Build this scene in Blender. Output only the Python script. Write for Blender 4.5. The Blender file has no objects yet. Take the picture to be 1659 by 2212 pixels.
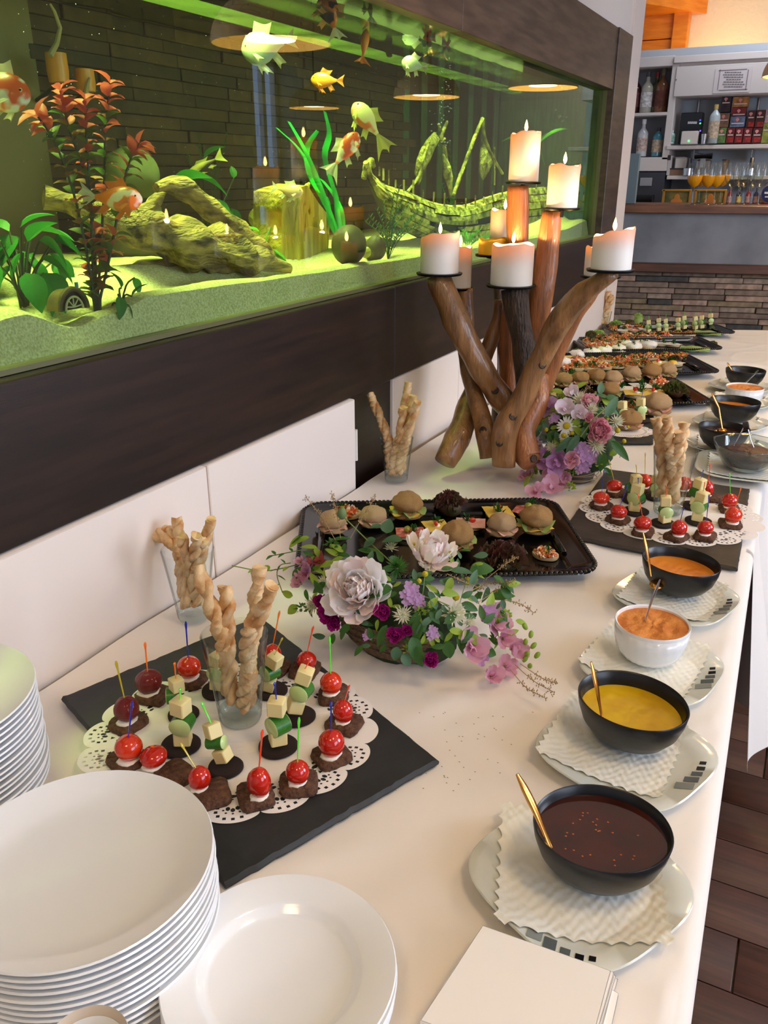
import bpy, bmesh, math, random
from math import pi, sin, cos, radians
from mathutils import Vector, Matrix, Euler, noise
random.seed(7)
SC = bpy.context.scene
COL = SC.collection
V3 = Vector
# ---------------------------------------------------------------- camera, world, light, exposure
PW, PH, FPX = 1659, 2212, 1780.0
CAMP = V3((0.977, 0.0, 1.47))
RT = V3((0.888944, 0.458016, 0.0)); FW = V3((-0.424513, 0.823919, -0.375427)).normalized(); UP = RT.cross(FW)
cam_d = bpy.data.cameras.new('camera'); cam = bpy.data.objects.new('camera', cam_d); COL.objects.link(cam)
cam_d.sensor_fit = 'VERTICAL'; cam_d.sensor_height = 36.0; cam_d.lens = FPX / PH * 36.0
cam_d.clip_start = 0.02
cam.matrix_world = Matrix(((RT.x, UP.x, -FW.x, CAMP.x), (RT.y, UP.y, -FW.y, CAMP.y), (RT.z, UP.z, -FW.z, CAMP.z), (0, 0, 0, 1)))
SC.camera = cam
SC.view_settings.view_transform = 'Standard'; SC.view_settings.look = 'None'
SC.view_settings.gamma = 1.0; SC.view_settings.use_curve_mapping = False
SC.view_settings.exposure = 0.0
SC.cycles.max_bounces = 8; SC.cycles.diffuse_bounces = 5; SC.cycles.glossy_bounces = 3; SC.cycles.transmission_bounces = 5
SC.cycles.transparent_max_bounces = 24; SC.cycles.caustics_reflective = False; SC.cycles.caustics_refractive = False
SC.cycles.sample_clamp_indirect = 4.0
wd = bpy.data.worlds.new('world'); SC.world = wd; wd.use_nodes = True
wd.node_tree.nodes['Background'].inputs[0].default_value = (0.78, 0.85, 1.0, 1); wd.node_tree.nodes['Background'].inputs[1].default_value = 0.45

def area(name, loc, tgt, sx, sy, col, power):
    l = bpy.data.lights.new(name, 'AREA'); l.shape = 'RECTANGLE'; l.size = sx; l.size_y = sy; l.color = col; l.energy = power
    o = bpy.data.objects.new(name, l); COL.objects.link(o); o.location = loc
    o.rotation_euler = (V3(tgt) - V3(loc)).to_track_quat('-Z', 'Y').to_euler(); return o
def point(name, loc, col, power, r=0.03):
    l = bpy.data.lights.new(name, 'POINT'); l.color = col; l.energy = power; l.shadow_soft_size = r
    o = bpy.data.objects.new(name, l); COL.objects.link(o); o.location = loc; return o
area('daylight_near', (3.9, 0.2, 1.75), (0.3, 0.9, 1.0), 2.2, 1.5, (0.80, 0.88, 1.0), 42)
area('daylight_middle', (3.9, 2.6, 1.75), (0.3, 2.4, 1.0), 1.5, 1.5, (0.80, 0.88, 1.0), 74)
tl = area('tank_light', (-0.19, 1.7, 1.825), (-0.19, 1.7, 1.0), 0.09, 4.6, (1.0, 0.94, 0.60), 44); tl.rotation_euler = (0, 0, 0); tl.data.spread = radians(52)
area('bar_uplight', (0.06, 7.2, 2.06), (0.06, 7.5, 2.7), 0.5, 0.12, (1.0, 0.66, 0.3), 5)
area('bar_shelf_light', (0.6, 6.2, 2.7), (0.45, 6.9, 1.6), 1.2, 0.4, (0.85, 0.9, 1.0), 9)

def ray(u, v): return RT * (u - PW / 2) + UP * (PH / 2 - v) + FW * FPX
def at(u, v, z=0.752): w = ray(u, v); return CAMP + w * ((z - CAMP.z) / w.z)
def atx(u, v, x=0.0): w = ray(u, v); return CAMP + w * ((x - CAMP.x) / w.x)
def atd(u, v, d): return CAMP + ray(u, v) * (d / FPX)
def aty(u, v, y): w = ray(u, v); return CAMP + w * ((y - CAMP.y) / w.y)
def pxm(P): return (V3(P) - CAMP).dot(FW) / FPX          # metres per pixel at P
ZT = 0.751
# ---------------------------------------------------------------- mesh builder
class MB:
    def __init__(s): s.v = []; s.f = []; s.m = []; s.cm = 0
    def add(s, v, f):
        o = len(s.v); s.v += [tuple(p) for p in v]
        for q in f: s.f.append([i + o for i in q]); s.m.append(s.cm)
        return s
    def mark(s): return len(s.v)
    def xf(s, a, M):
        for i in range(a, len(s.v)): s.v[i] = tuple(M @ V3(s.v[i]))
        return s
    def box(s, c, d, bev=0.0):
        x, y, z = d[0] / 2, d[1] / 2, d[2] / 2
        if bev <= 0:
            vs = [(c[0] + a * x, c[1] + b * y, c[2] + e * z) for e in (-1, 1) for a, b in ((-1, -1), (1, -1), (1, 1), (-1, 1))]
            return s.add(vs, [(3, 2, 1, 0), (4, 5, 6, 7), (0, 1, 5, 4), (1, 2, 6, 5), (2, 3, 7, 6), (3, 0, 4, 7)])
        b_ = bev; P = [(-x, -y), (x, -y), (x, y), (-x, y)]
        rings = [(-z, b_), (-z + b_, 0), (z - b_, 0), (z, b_)]; vs = []; n = 8
        for zz, ins in rings:
            X, Y = x - ins, y - ins; k = min(b_, X * .5, Y * .5)
            for q in ((-X + k, -Y), (X - k, -Y), (X, -Y + k), (X, Y - k), (X - k, Y), (-X + k, Y), (-X, Y - k), (-X, -Y + k)):
                vs.append((c[0] + q[0], c[1] + q[1], c[2] + zz))
        fs = [tuple(reversed(range(8))), tuple(range(24, 32))]
        for r in range(3):
            for i in range(n): j = (i + 1) % n; fs.append((r * n + i, r * n + j, r * n + n + j, r * n + n + i))
        return s.add(vs, fs)
    def lathe(s, prof, n=24, c=(0, 0, 0), sx=1, sy=1, fn=None):
        vs = []; fs = []
        for r, z in prof:
            for i in range(n):
                a = 2 * pi * i / n; k = fn(a, z) if fn else 1
                vs.append((c[0] + r * k * cos(a) * sx, c[1] + r * k * sin(a) * sy, c[2] + z))
        for j in range(len(prof) - 1):
            for i in range(n): k = (i + 1) % n; fs.append((j * n + i, j * n + k, j * n + n + k, j * n + n + i))
        return s.add(vs, fs)
    def tube(s, pts, rad, n=8, flat=1.0, twist=0.0, nz=0.0, nsc=20.0, cap=True):
        pts = [V3(p) for p in pts]; N = len(pts)
        if not hasattr(rad, '__len__'): rad = [rad] * N
        t0 = (pts[1] - pts[0]).normalized(); ref = V3((0, 0, 1)) if abs(t0.z) < .9 else V3((1, 0, 0))
        u = t0.cross(ref).normalized(); vs = []; fs = []
        for i, p in enumerate(pts):
            t = (pts[min(i + 1, N - 1)] - pts[max(i - 1, 0)]).normalized()
            u = (u - t * u.dot(t)).normalized(); w = t.cross(u)
            for k in range(n):
                a = 2 * pi * k / n; th = twist * i / max(1, N - 1)
                x, y = cos(a), sin(a) * flat; X = x * cos(th) - y * sin(th); Y = x * sin(th) + y * cos(th)
                d = u * X + w * Y; r = rad[i]
                if nz: r *= 1 + nz * noise.noise((p + d * rad[i]) * nsc)
                vs.append(p + d * r)
        for i in range(N - 1):
            for k in range(n): q = (k + 1) % n; fs.append((i * n + k, i * n + q, i * n + n + q, i * n + n + k))
        if cap: fs += [tuple(reversed(range(n))), tuple(range((N - 1) * n, N * n))]
        return s.add(vs, fs)
    def grid(s, fn, nu, nv, cu=False):
        vs = [fn(i / nu if cu else i / (nu - 1), j / (nv - 1)) for j in range(nv) for i in range(nu)]; fs = []
        for j in range(nv - 1):
            for i in range(nu if cu else nu - 1): k = (i + 1) % nu; fs.append((j * nu + i, j * nu + k, j * nu + nu + k, j * nu + nu + i))
        return s.add(vs, fs)
    def ball(s, c, r, nu=12, nv=8, nz=0.0, nsc=30.0, seed=0.0, fn=None):
        if not hasattr(r, '__len__'): r = (r, r, r)
        c = V3(c); vs = [c + V3((0, 0, -r[2]))]; fs = []
        for j in range(1, nv):
            ph = -pi / 2 + pi * j / nv
            for i in range(nu):
                a = 2 * pi * i / nu; d = V3((cos(ph) * cos(a), cos(ph) * sin(a), sin(ph)))
                k = 1 + (nz * noise.noise(V3((d.x * r[0], d.y * r[1], d.z * r[2])) * nsc + V3((seed, seed * 2, 0))) if nz else 0)
                if fn: k *= fn(d)
                vs.append(c + V3((d.x * r[0], d.y * r[1], d.z * r[2])) * k)
        vs.append(c + V3((0, 0, r[2]))); L = len(vs) - 1
        for i in range(nu): k = (i + 1) % nu; fs.append((0, 1 + k, 1 + i)); fs.append((L, L - nu + i, L - nu + k))
        for j in range(nv - 2):
            for i in range(nu): k = (i + 1) % nu; b = 1 + j * nu; fs.append((b + i, b + k, b + nu + k, b + nu + i))
        return s.add(vs, fs)
    def prism(s, poly, z0, z1):
        n = len(poly); vs = [(p[0], p[1], z0) for p in poly] + [(p[0], p[1], z1) for p in poly]
        fs = [tuple(reversed(range(n))), tuple(range(n, 2 * n))] + [(i, (i + 1) % n, n + (i + 1) % n, n + i) for i in range(n)]
        return s.add(vs, fs)
    def mesh(s, name, mats=(), smooth=True, ang=40):
        me = bpy.data.meshes.new(name); me.from_pydata(s.v, [], s.f)
        for m in (mats if isinstance(mats, (list, tuple)) else [mats]): me.materials.append(m)
        if any(s.m): me.polygons.foreach_set('material_index', s.m)
        if smooth:
            me.polygons.foreach_set('use_smooth', [True] * len(s.f)); me.set_sharp_from_angle(angle=radians(ang))
        me.update(); return me
def obj(name, mb, mats=None, parent=None, loc=(0, 0, 0), rot=None, scale=None, smooth=True, ang=40):
    me = mb.mesh(name, mats, smooth, ang) if isinstance(mb, MB) else mb
    o = bpy.data.objects.new(name, me); COL.objects.link(o); o.location = loc
    if rot is not None: o.rotation_euler = rot
    if scale is not None: o.scale = scale if hasattr(scale, '__len__') else (scale,) * 3
    if parent: o.parent = parent
    return o
def tag(o, label, cat, group=None, kind=None):
    if label: o['label'] = label
    if cat: o['category'] = cat
    if group: o['group'] = group
    if kind: o['kind'] = kind
    return o
def thing(name, label, cat, loc=(0, 0, 0), rz=0.0, group=None):
    o = bpy.data.objects.new(name, None); COL.objects.link(o); o.location = loc; o.rotation_euler = (0, 0, rz); o.empty_display_size = .02
    return tag(o, label, cat, group)
def struct(name, mb, mats, parent=None, **k):
    o = obj(name, mb, mats, parent, **k)
    if not parent: o['kind'] = 'structure'
    return o
KIDS = {}
def dup(root, label=None, loc=None, rot=None, scale=None):
    if root.name not in KIDS: KIDS[root.name] = [(c, [g for g in COL.objects if g.parent == c]) for c in COL.objects if c.parent == root]
    r = root.copy(); COL.objects.link(r)
    for c, gs in KIDS[root.name]:
        d = c.copy(); COL.objects.link(d); d.parent = r
        for g in gs: h = g.copy(); COL.objects.link(h); h.parent = d
    if label: r['label'] = label
    if loc is not None: r.location = loc
    if rot is not None: r.rotation_euler = rot
    if scale is not None: r.scale = scale if hasattr(scale, '__len__') else (scale,) * 3
    return r
def bez(pts, n=20):
    """Catmull-Rom through points"""
    P = [V3(p) for p in pts]; P = [P[0] * 2 - P[1]] + P + [P[-1] * 2 - P[-2]]; out = []; m = len(P) - 3
    for i in range(n + 1):
        t = m * i / n; k = min(int(t), m - 1); t -= k; a, b, c, d = P[k:k + 4]
        out.append(.5 * ((2 * b) + (c - a) * t + (2 * a - 5 * b + 4 * c - d) * t * t + (3 * b - a - 3 * c + d) * t ** 3))
    return out
def lerps(a, n):
    m = len(a) - 1; out = []
    for i in range(n + 1): t = m * i / n; k = min(int(t), m - 1); t -= k; out.append(a[k] * (1 - t) + a[k + 1] * t)
    return out
# ---------------------------------------------------------------- materials
MAT = {}
def lin(c): return tuple(((x / 255) / 12.92 if x / 255 <= .04045 else ((x / 255 + .055) / 1.055) ** 2.4) for x in c)
def mat(name, col, rough=.5, metal=0.0, spec=.5, var=None, vs=8.0, vd=3.0, stretch=None, ramp=(.35, .65), bump=None, sss=0.0, coat=0.0, emit=None, alpha=None, trans=0.0, vtex='noise', rnd=0.0, sheen=0.0):
    """col, var: sRGB 0-255. var = second colour mixed by noise of scale vs. bump = (scale, strength, distance)."""
    if name in MAT: return MAT[name]
    m = bpy.data.materials.new(name); m.use_nodes = True; nt = m.node_tree; N = nt.nodes; L = nt.links; b = N['Principled BSDF']; MAT[name] = m
    c = lin(col) + (1,)
    b.inputs['Base Color'].default_value = c; b.inputs['Roughness'].default_value = rough; b.inputs['Metallic'].default_value = metal
    b.inputs['Specular IOR Level'].default_value = spec; b.inputs['Coat Weight'].default_value = coat; b.inputs['Coat Roughness'].default_value = .08
    b.inputs['Sheen Weight'].default_value = sheen
    if sss: b.inputs['Subsurface Weight'].default_value = sss; b.inputs['Subsurface Scale'].default_value = .01; b.inputs['Subsurface Radius'].default_value = (1, .4, .25)
    if trans: b.inputs['Transmission Weight'].default_value = trans
    if emit: b.inputs['Emission Color'].default_value = lin(emit[0]) + (1,); b.inputs['Emission Strength'].default_value = emit[1]
    tc = N.new('ShaderNodeTexCoord'); src = tc.outputs['Object']
    if stretch:
        mp = N.new('ShaderNodeMapping'); mp.inputs['Scale'].default_value = stretch; L.new(src, mp.inputs[0]); src = mp.outputs[0]
    last = None
    if var:
        if vtex == 'noise': t = N.new('ShaderNodeTexNoise'); t.inputs['Scale'].default_value = vs; t.inputs['Detail'].default_value = vd
        elif vtex == 'voro': t = N.new('ShaderNodeTexVoronoi'); t.inputs['Scale'].default_value = vs
        else: t = N.new('ShaderNodeTexWave'); t.inputs['Scale'].default_value = vs; t.inputs['Distortion'].default_value = vd; t.inputs['Detail'].default_value = 3; t.inputs['Detail Scale'].default_value = 1.5
        L.new(src, t.inputs['Vector'])
        r = N.new('ShaderNodeValToRGB'); r.color_ramp.elements[0].position = ramp[0]; r.color_ramp.elements[1].position = ramp[1]
        r.color_ramp.elements[0].color = c; r.color_ramp.elements[1].color = lin(var) + (1,)
        L.new(t.outputs[0], r.inputs[0]); last = r.outputs[0]
    if rnd:
        oi = N.new('ShaderNodeObjectInfo'); hs = N.new('ShaderNodeHueSaturation'); mr = N.new('ShaderNodeMapRange')
        mr.inputs['To Min'].default_value = 1 - rnd; mr.inputs['To Max'].default_value = 1 + rnd; L.new(oi.outputs['Random'], mr.inputs[0]); L.new(mr.outputs[0], hs.inputs['Value'])
        if last: L.new(last, hs.inputs['Color'])
        else: hs.inputs['Color'].default_value = c
        last = hs.outputs[0]
    if last: L.new(last, b.inputs['Base Color'])
    if bump:
        t = N.new('ShaderNodeTexNoise'); t.inputs['Scale'].default_value = bump[0]; t.inputs['Detail'].default_value = 4; L.new(src, t.inputs['Vector'])
        bp = N.new('ShaderNodeBump'); bp.inputs['Strength'].default_value = bump[1]; bp.inputs['Distance'].default_value = bump[2] if len(bump) > 2 else .002
        L.new(t.outputs[0], bp.inputs['Height']); L.new(bp.outputs[0], b.inputs['Normal'])
    return m
def glassy(name, tint=(255, 255, 255), ior=1.45, rough=0.0, edge=None, base=0.0):
    """thin clear sheet: transparent tinted, reflecting by its angle"""
    if name in MAT: return MAT[name]
    m = bpy.data.materials.new(name); m.use_nodes = True; nt = m.node_tree; N = nt.nodes; L = nt.links; N.remove(N['Principled BSDF']); MAT[name] = m
    out = N['Material Output']; tr = N.new('ShaderNodeBsdfTransparent'); gl = N.new('ShaderNodeBsdfGlossy'); mx = N.new('ShaderNodeMixShader'); fr = N.new('ShaderNodeFresnel')
    gl.inputs['Roughness'].default_value = rough; tr.inputs[0].default_value = lin(tint) + (1,)
    ge = N.new('ShaderNodeNewGeometry'); mr = N.new('ShaderNodeMapRange'); mr.inputs['To Min'].default_value = ior; mr.inputs['To Max'].default_value = 1 / ior
    L.new(ge.outputs['Backfacing'], mr.inputs[0]); L.new(mr.outputs[0], fr.inputs[0])   # a thin sheet reflects alike from both sides
    if edge:
        lw = N.new('ShaderNodeLayerWeight'); lw.inputs[0].default_value = .35; r = N.new('ShaderNodeValToRGB')
        r.color_ramp.elements[0].color = lin(tint) + (1,); r.color_ramp.elements[1].color = lin(edge) + (1,); r.color_ramp.elements[0].position = .5; r.color_ramp.elements[1].position = .92
        L.new(lw.outputs['Facing'], r.inputs[0]); L.new(r.outputs[0], tr.inputs[0])
    f = fr.outputs[0]
    if base:
        ad = N.new('ShaderNodeMath'); ad.operation = 'ADD'; ad.use_clamp = True; ad.inputs[1].default_value = base; L.new(f, ad.inputs[0]); f = ad.outputs[0]
    L.new(f, mx.inputs[0]); L.new(tr.outputs[0], mx.inputs[1]); L.new(gl.outputs[0], mx.inputs[2]); L.new(mx.outputs[0], out.inputs[0])
    return m
def thin(name, col, tcol=None, amt=.45, rough=.55, var=None, vs=30.0):
    """petals, leaves, wax walls: diffuse with light passing through"""
    if name in MAT: return MAT[name]
    m = mat(name, col, rough, var=var, vs=vs); nt = m.node_tree; N = nt.nodes; L = nt.links; b = N['Principled BSDF']; out = N['Material Output']
    t = N.new('ShaderNodeBsdfTranslucent'); t.inputs[0].default_value = lin(tcol or col) + (1,); mx = N.new('ShaderNodeMixShader'); mx.inputs[0].default_value = amt
    L.new(b.outputs[0], mx.inputs[1]); L.new(t.outputs[0], mx.inputs[2]); L.new(mx.outputs[0], out.inputs[0]); return m
def waxm(name, col, tcol, lo, hi, top):
    m = thin(name, col, tcol, .3, .45); nt = m.node_tree; N = nt.nodes; tc = N.new('ShaderNodeTexCoord'); sp = N.new('ShaderNodeSeparateXYZ'); mr = N.new('ShaderNodeMapRange'); mr.interpolation_type = 'SMOOTHSTEP'
    mr.inputs['From Min'].default_value = lo; mr.inputs['From Max'].default_value = hi; mr.inputs['To Max'].default_value = top
    nt.links.new(tc.outputs['Generated'], sp.inputs[0]); nt.links.new(sp.outputs['Z'], mr.inputs[0])
    mx = [n for n in N if n.type == 'MIX_SHADER'][0]; nt.links.new(mr.outputs[0], mx.inputs[0]); return m      # thick solid wax below, thin rim above lets the flame through
def glow(name, col, strength):
    if name in MAT: return MAT[name]
    m = mat(name, col, .5, emit=(col, strength)); return m
CERAMIC = mat('white_ceramic', (238, 240, 242), .12, coat=.3)
BLACKC = mat('matt_black_ceramic', (22, 22, 24), .33, bump=(180, .08, .0004))
GLASS = glassy('clear_glass', (252, 254, 254), 1.5, edge=(150, 160, 162))
GLASSB = glassy('thick_glass', (236, 242, 242), 1.5, edge=(186, 196, 196), base=.03)
STEEL = mat('steel', (190, 190, 195), .22, 1.0)
GOLD = mat('gold_metal', (232, 160, 78), .2, 1.0)
BLACKP = mat('gloss_black_plastic', (8, 8, 9), .12, spec=.6)
# ================================================================ the room
WOODF = mat('dark_floor_wood', (58, 31, 23), .5, var=(78, 44, 33), vs=5, vd=5, stretch=(1.2, 14, 14), rnd=.12)
WHITEW = mat('white_wall_paint', (232, 222, 216), .7, bump=(60, .15, .001))
WPANEL = mat('white_panel', (240, 228, 220), .45)
CEILM = mat('ceiling_white', (225, 222, 216), .8)
DARKW = mat('dark_stained_wood', (46, 29, 22), .38, var=(30, 20, 16), vs=4, vd=5, stretch=(8, 1, 12), bump=(40, .1, .001))
GREYW = mat('weathered_brown_wood', (82, 65, 54), .42, var=(56, 43, 36), vs=5, vd=6, stretch=(6, 1.2, 10), bump=(60, .2, .001))
ORANGEW = mat('orange_pine_wood', (228, 140, 40), .4, var=(206, 114, 24), vs=4, vd=4, stretch=(1.5, 1.5, 9))
ROUGHW = mat('rough_plaster', (226, 208, 184), .85, bump=(28, .6, .01))
fl = struct('floor', MB().box((1.2, 3.5, -.03), (7.6, 14, .03)), WOODF)
pm = {}
for r in range(34):
    y = 0.55 + .14 * r; x = .45 - random.random() * .5
    while x < 2.9:
        Lp = random.choice((.9, 1.2, 1.5)); key = Lp
        if key not in pm: pm[key] = MB().box((Lp / 2, 0, 0), (Lp - .004, .137, .016), .0012).mesh('plank', WOODF)
        p = obj('plank', pm[key], None, fl, (x, y, -.008)); x += Lp
struct('wall_left', MB().box((-.05, 1.9, 2.45), (.1, 5.2, .76)), WHITEW)                      # above the aquarium
wl = struct('wall_left_lower', MB().box((-.06, 1.9, .49), (.06, 5.2, .97)), WHITEW)
struct('wall_left_end', MB().box((-.04, 4.475, 1.4), (.1, .22, 2.8)), mat('wall_end_paint', (236, 222, 214), .6))
for y0, y1, x in ((-.7, 1.139, .018), (1.143, 1.705, .018), (1.94, 2.402, .004), (2.406, 3.4, .004), (3.404, 4.36, .004)):
    obj('panel', MB().box((x / 2 - .012, (y0 + y1) / 2, .487), (x + .026, y1 - y0, .974), .002), WPANEL, wl)
obj('hinge', MB().box((.012, 1.712, .855), (.012, .012, .075), .002).tube([(.016, 1.712, .815), (.016, 1.712, .895)], .005), mat('white_enamel', (230, 226, 222), .3), wl)
obj('dark_board', MB().box((-.014, 1.822, .487), (.02, .24, .974)), DARKW, wl)
struct('ceiling', MB().box((1.2, 3.5, 2.84), (7.6, 14, .08)), CEILM)
wr = struct('wall_right', MB().box((4.06, 3.5, .5), (.12, 14, 1.0)).box((4.06, 3.5, 2.68), (.12, 14, .36)).box((4.06, 5.2, 1.75), (.12, 3.7, 1.5)).box((4.06, 9.0, 1.75), (.12, 3.0, 1.5)).box((4.06, -2.3, 1.75), (.12, 2.4, 1.5)).box((4.06, 1.6, 1.75), (.12, .5, 1.5)), WHITEW)
WINM = glow('daylit_pane', (176, 200, 255), 1.3)
for i, (y0, y1) in enumerate(((-1.1, 1.35), (1.85, 3.35), (7.05, 7.5))):
    w = struct('window_%d' % (i + 1), MB().box((4.02, (y0 + y1) / 2, 1.02), (.06, y1 - y0, .05)).box((4.02, (y0 + y1) / 2, 2.48), (.06, y1 - y0, .05)).box((4.02, y0 + .025, 1.75), (.06, .05, 1.5)).box((4.02, y1 - .025, 1.75), (.06, .05, 1.5)), WPANEL)
    obj('pane', MB().box((4.05, (y0 + y1) / 2, 1.75), (.01, y1 - y0 - .06, 1.44)), WINM, w)
    obj('mullion', MB().box((4.02, (y0 + y1) / 2, 1.75), (.05, .05, 1.44)), WPANEL, w)
wb = struct('wall_back', MB().box((1.2, 7.56, 1.4), (7.6, .1, 2.8)), ROUGHW)
# orange pine cladding left of the plaster, under the ceiling
for z0, z1 in ((1.9, 2.18), (2.18, 2.46), (2.46, 2.8)):
    a = aty(1457, 60, 7.42).x
    obj('cladding_board', MB().box(((a - 3) / 2, 7.43, (z0 + z1) / 2), (a + 3, .05, z1 - z0 - .006), .004), ORANGEW, wb)
a0, a1 = aty(1453, 60, 7.38).x, aty(1487, 60, 7.38).x
obj('wood_post', MB().box(((a0 + a1) / 2, 7.42, 2.3), (a1 - a0, .1, 1.0), .006), ORANGEW, wb)
p0, p1 = aty(1375, 22, 7.0), aty(1500, 8, 7.3)
struct('trim_1', MB().prism([(-1.2, 5.6), (a1 + .1, 7.5), (-1.2, 7.5)], p0.z + .02, 2.8), ORANGEW)

# ---------------------------------------------------------------- bar counter
bq = at(1500, 444, 1.327); brz = math.atan2(.222, .975)
bar = thing('bar_counter', 'bar with wooden top, grey concrete front and stone strip cladding below', 'bar counter', (bq.x, bq.y, 0), brz)
TOPW = mat('walnut_top', (128, 84, 58), .35, var=(98, 62, 42), vs=4, vd=4, stretch=(1.2, 10, 10))
CONC = mat('grey_concrete', (140, 142, 148), .6, var=(112, 114, 120), vs=4, vd=6, bump=(30, .2, .002))
obj('counter_top', MB().box((.35, .3, 1.306), (2.5, .62, .044), .004), TOPW, bar)
obj('concrete_front', MB().box((.35, .07, 1.14), (2.46, .04, .29)), CONC, bar)
obj('ledge', MB().box((.35, .035, .985), (2.48, .1, .05), .004), mat('dark_ledge_wood', (104, 66, 48), .4, var=(78, 48, 36), vs=4, stretch=(1.2, 10, 10)), bar)
obj('carcass', MB().box((.35, .32, .5), (2.46, .5, 1.0)), CONC, bar)
stone_cols = [(182, 158, 136), (154, 132, 112), (134, 114, 98), (84, 80, 76), (196, 162, 140), (146, 124, 106), (164, 140, 108), (168, 142, 124)]
SM = [mat('ledge_stone_%d' % i, c, .75, var=tuple(int(k * .78) for k in c), vs=25, bump=(70, .5, .004)) for i, c in enumerate(stone_cols)]
sme = {}
for r in range(16):
    z = .95 - .033 * r; x = -.55 - random.random() * .2
    while x < 1.1:
        l = random.choice((.14, .2, .26, .3)); k = random.choice((0, 0, 1, 1, 2, 2, 3, 4, 5, 5, 6, 7)); d = random.choice((.022, .03, .038))
        key = (l, k, d)
        if key not in sme: sme[key] = MB().box((l / 2, -d / 2, 0), (l - .003, d, .031), .003).mesh('stone', SM[k])
        obj('stone', sme[key], None, bar, (x, .07, z)); x += l
# ---------------------------------------------------------------- cabinets and shelves behind the bar
CABM = mat('pale_grey_laminate', (214, 206, 202), .5)
CABIN = mat('cabinet_inside', (150, 152, 158), .6)
YC = 6.5
def rb(mb, u0, v0, u1, v1, y=YC, d=.3, bev=.003):
    a, b = aty(u0, (v0 + v1) / 2, y), aty(u1, (v0 + v1) / 2, y); c, e = aty((u0 + u1) / 2, v0, y), aty((u0 + u1) / 2, v1, y)
    return mb.box(((a.x + b.x) / 2, y + d / 2, (c.z + e.z) / 2), (abs(b.x - a.x), d, abs(c.z - e.z)), bev)
cab = thing('bottle_cabinet', 'open pale grey cabinet with bottle shelves behind the bar', 'cabinet', aty(1400, 370, YC))
def sub(name, mb, m, th, **k):
    o = obj(name, mb, m, th, **k); o.location = -V3(th.location); return o
sub('side_panel', rb(MB(), 1300, 122, 1316, 372), CABM, cab); sub('side_panel', rb(MB(), 1441, 138, 1456, 345), CABM, cab)
sub('top_panel', rb(MB(), 1316, 124, 1456, 146), CABM, cab); sub('bottom_panel', rb(MB(), 1316, 340, 1441, 370), CABM, cab)
sub('shelf', rb(MB(), 1316, 244, 1441, 251), CABM, cab); sub('back_panel', rb(MB(), 1300, 140, 1455, 350, YC + .29, .02), CABIN, cab)
up = thing('wall_cupboard', 'pale grey closed wall cupboard with a paper notice on its door', 'cupboard', aty(1560, 205, YC))
sub('carcass', rb(MB(), 1457, 121, 1760, 204, YC + .01), CABM, up)
sub('door', rb(MB(), 1459, 136, 1760, 203, YC - .012, .02), CABM, up); sub('top_rail', rb(MB(), 1457, 112, 1760, 128, YC - .02, .3), CABM, up)
sub('keyhole', rb(MB(), 1459, 170, 1462, 174, YC - .016, .006), STEEL, up)
nt_ = thing('paper_notice', 'laminated paper notice taped to the cupboard door', 'notice', aty(1585, 172, YC - .02))
sub('sheet', rb(MB(), 1543, 146, 1622, 200, YC - .016, .002, 0), mat('laminated_paper', (214, 205, 205), .25), nt_)
fm = MB(); FRM = mat('print_grey', (120, 112, 116), .6)
for q in ((1553, 150, 1614, 151.4), (1553, 193, 1614, 194.4), (1552.5, 150, 1553.7, 194), (1613, 150, 1614.4, 194)): rb(fm, *q, YC - .018, .002, 0)
sub('printed_border', fm, FRM, nt_)
fm = MB()
for j, (wd_) in enumerate((36, 44, 40, 30, 42, 46, 40)):
    v = 155 + j * 5.2; u = 1584 - wd_ / 2
    while u < 1584 + wd_ / 2: l = random.uniform(2, 6); rb(fm, u, v, min(u + l, 1585 + wd_ / 2), v + 2.2, YC - .018, .002, 0); u += l + 1.2
sub('printed_lines', fm, FRM, nt_)['kind'] = 'stuff'
bpn = struct('wall_bar', rb(MB(), 1300, 100, 1760, 470, YC + .31, .03, 0), mat('bar_wall_paint', (176, 186, 196), .6))
for v, n, l in ((312, 'shelf', 'long pale shelf with tea boxes behind the bar'), (379, 'shelf', 'lower pale shelf behind the juice glasses')):
    s = thing('wall_shelf', l, 'shelf', aty(1540, v, YC)); sub('board', rb(MB(), 1440, v, 1760, v + 9, YC - .02, .3), CABM, s)
    for u in (1497, 1622): sub('bracket', rb(MB(), u, v + 10, u + 3, v + 34, YC + .05, .2), STEEL, s)
rl = rb(rb(MB(), 1503, 206, 1507, 312, YC + .295, .015), 1632, 206, 1636, 312, YC + .295, .015); obj('rail', rl, STEEL, bpn)
TEAL = thing('service_screen', 'blue grey flat panel standing at the wall end of the bar', 'panel', aty(1362, 440, 5.3))
sub('panel', rb(MB(), 1300, 332, 1377, 440, 5.3, .03), mat('blue_grey_panel', (118, 136, 142), .5), TEAL)
dk = thing('under_counter_machine', 'dark machine in the recess below the bottle cabinet', 'machine', aty(1400, 438, 6.4))
sub('housing', rb(MB(), 1330, 372, 1432, 470, 6.5, .3), mat('dark_grey_plastic', (58, 60, 68), .5), dk); sub('tray', rb(MB(), 1367, 421, 1408, 440, 6.3, .1), BLACKP, dk)
sub('paper', rb(MB(), 1382, 384, 1408, 402, 6.49, .01), CABIN, dk)

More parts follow.
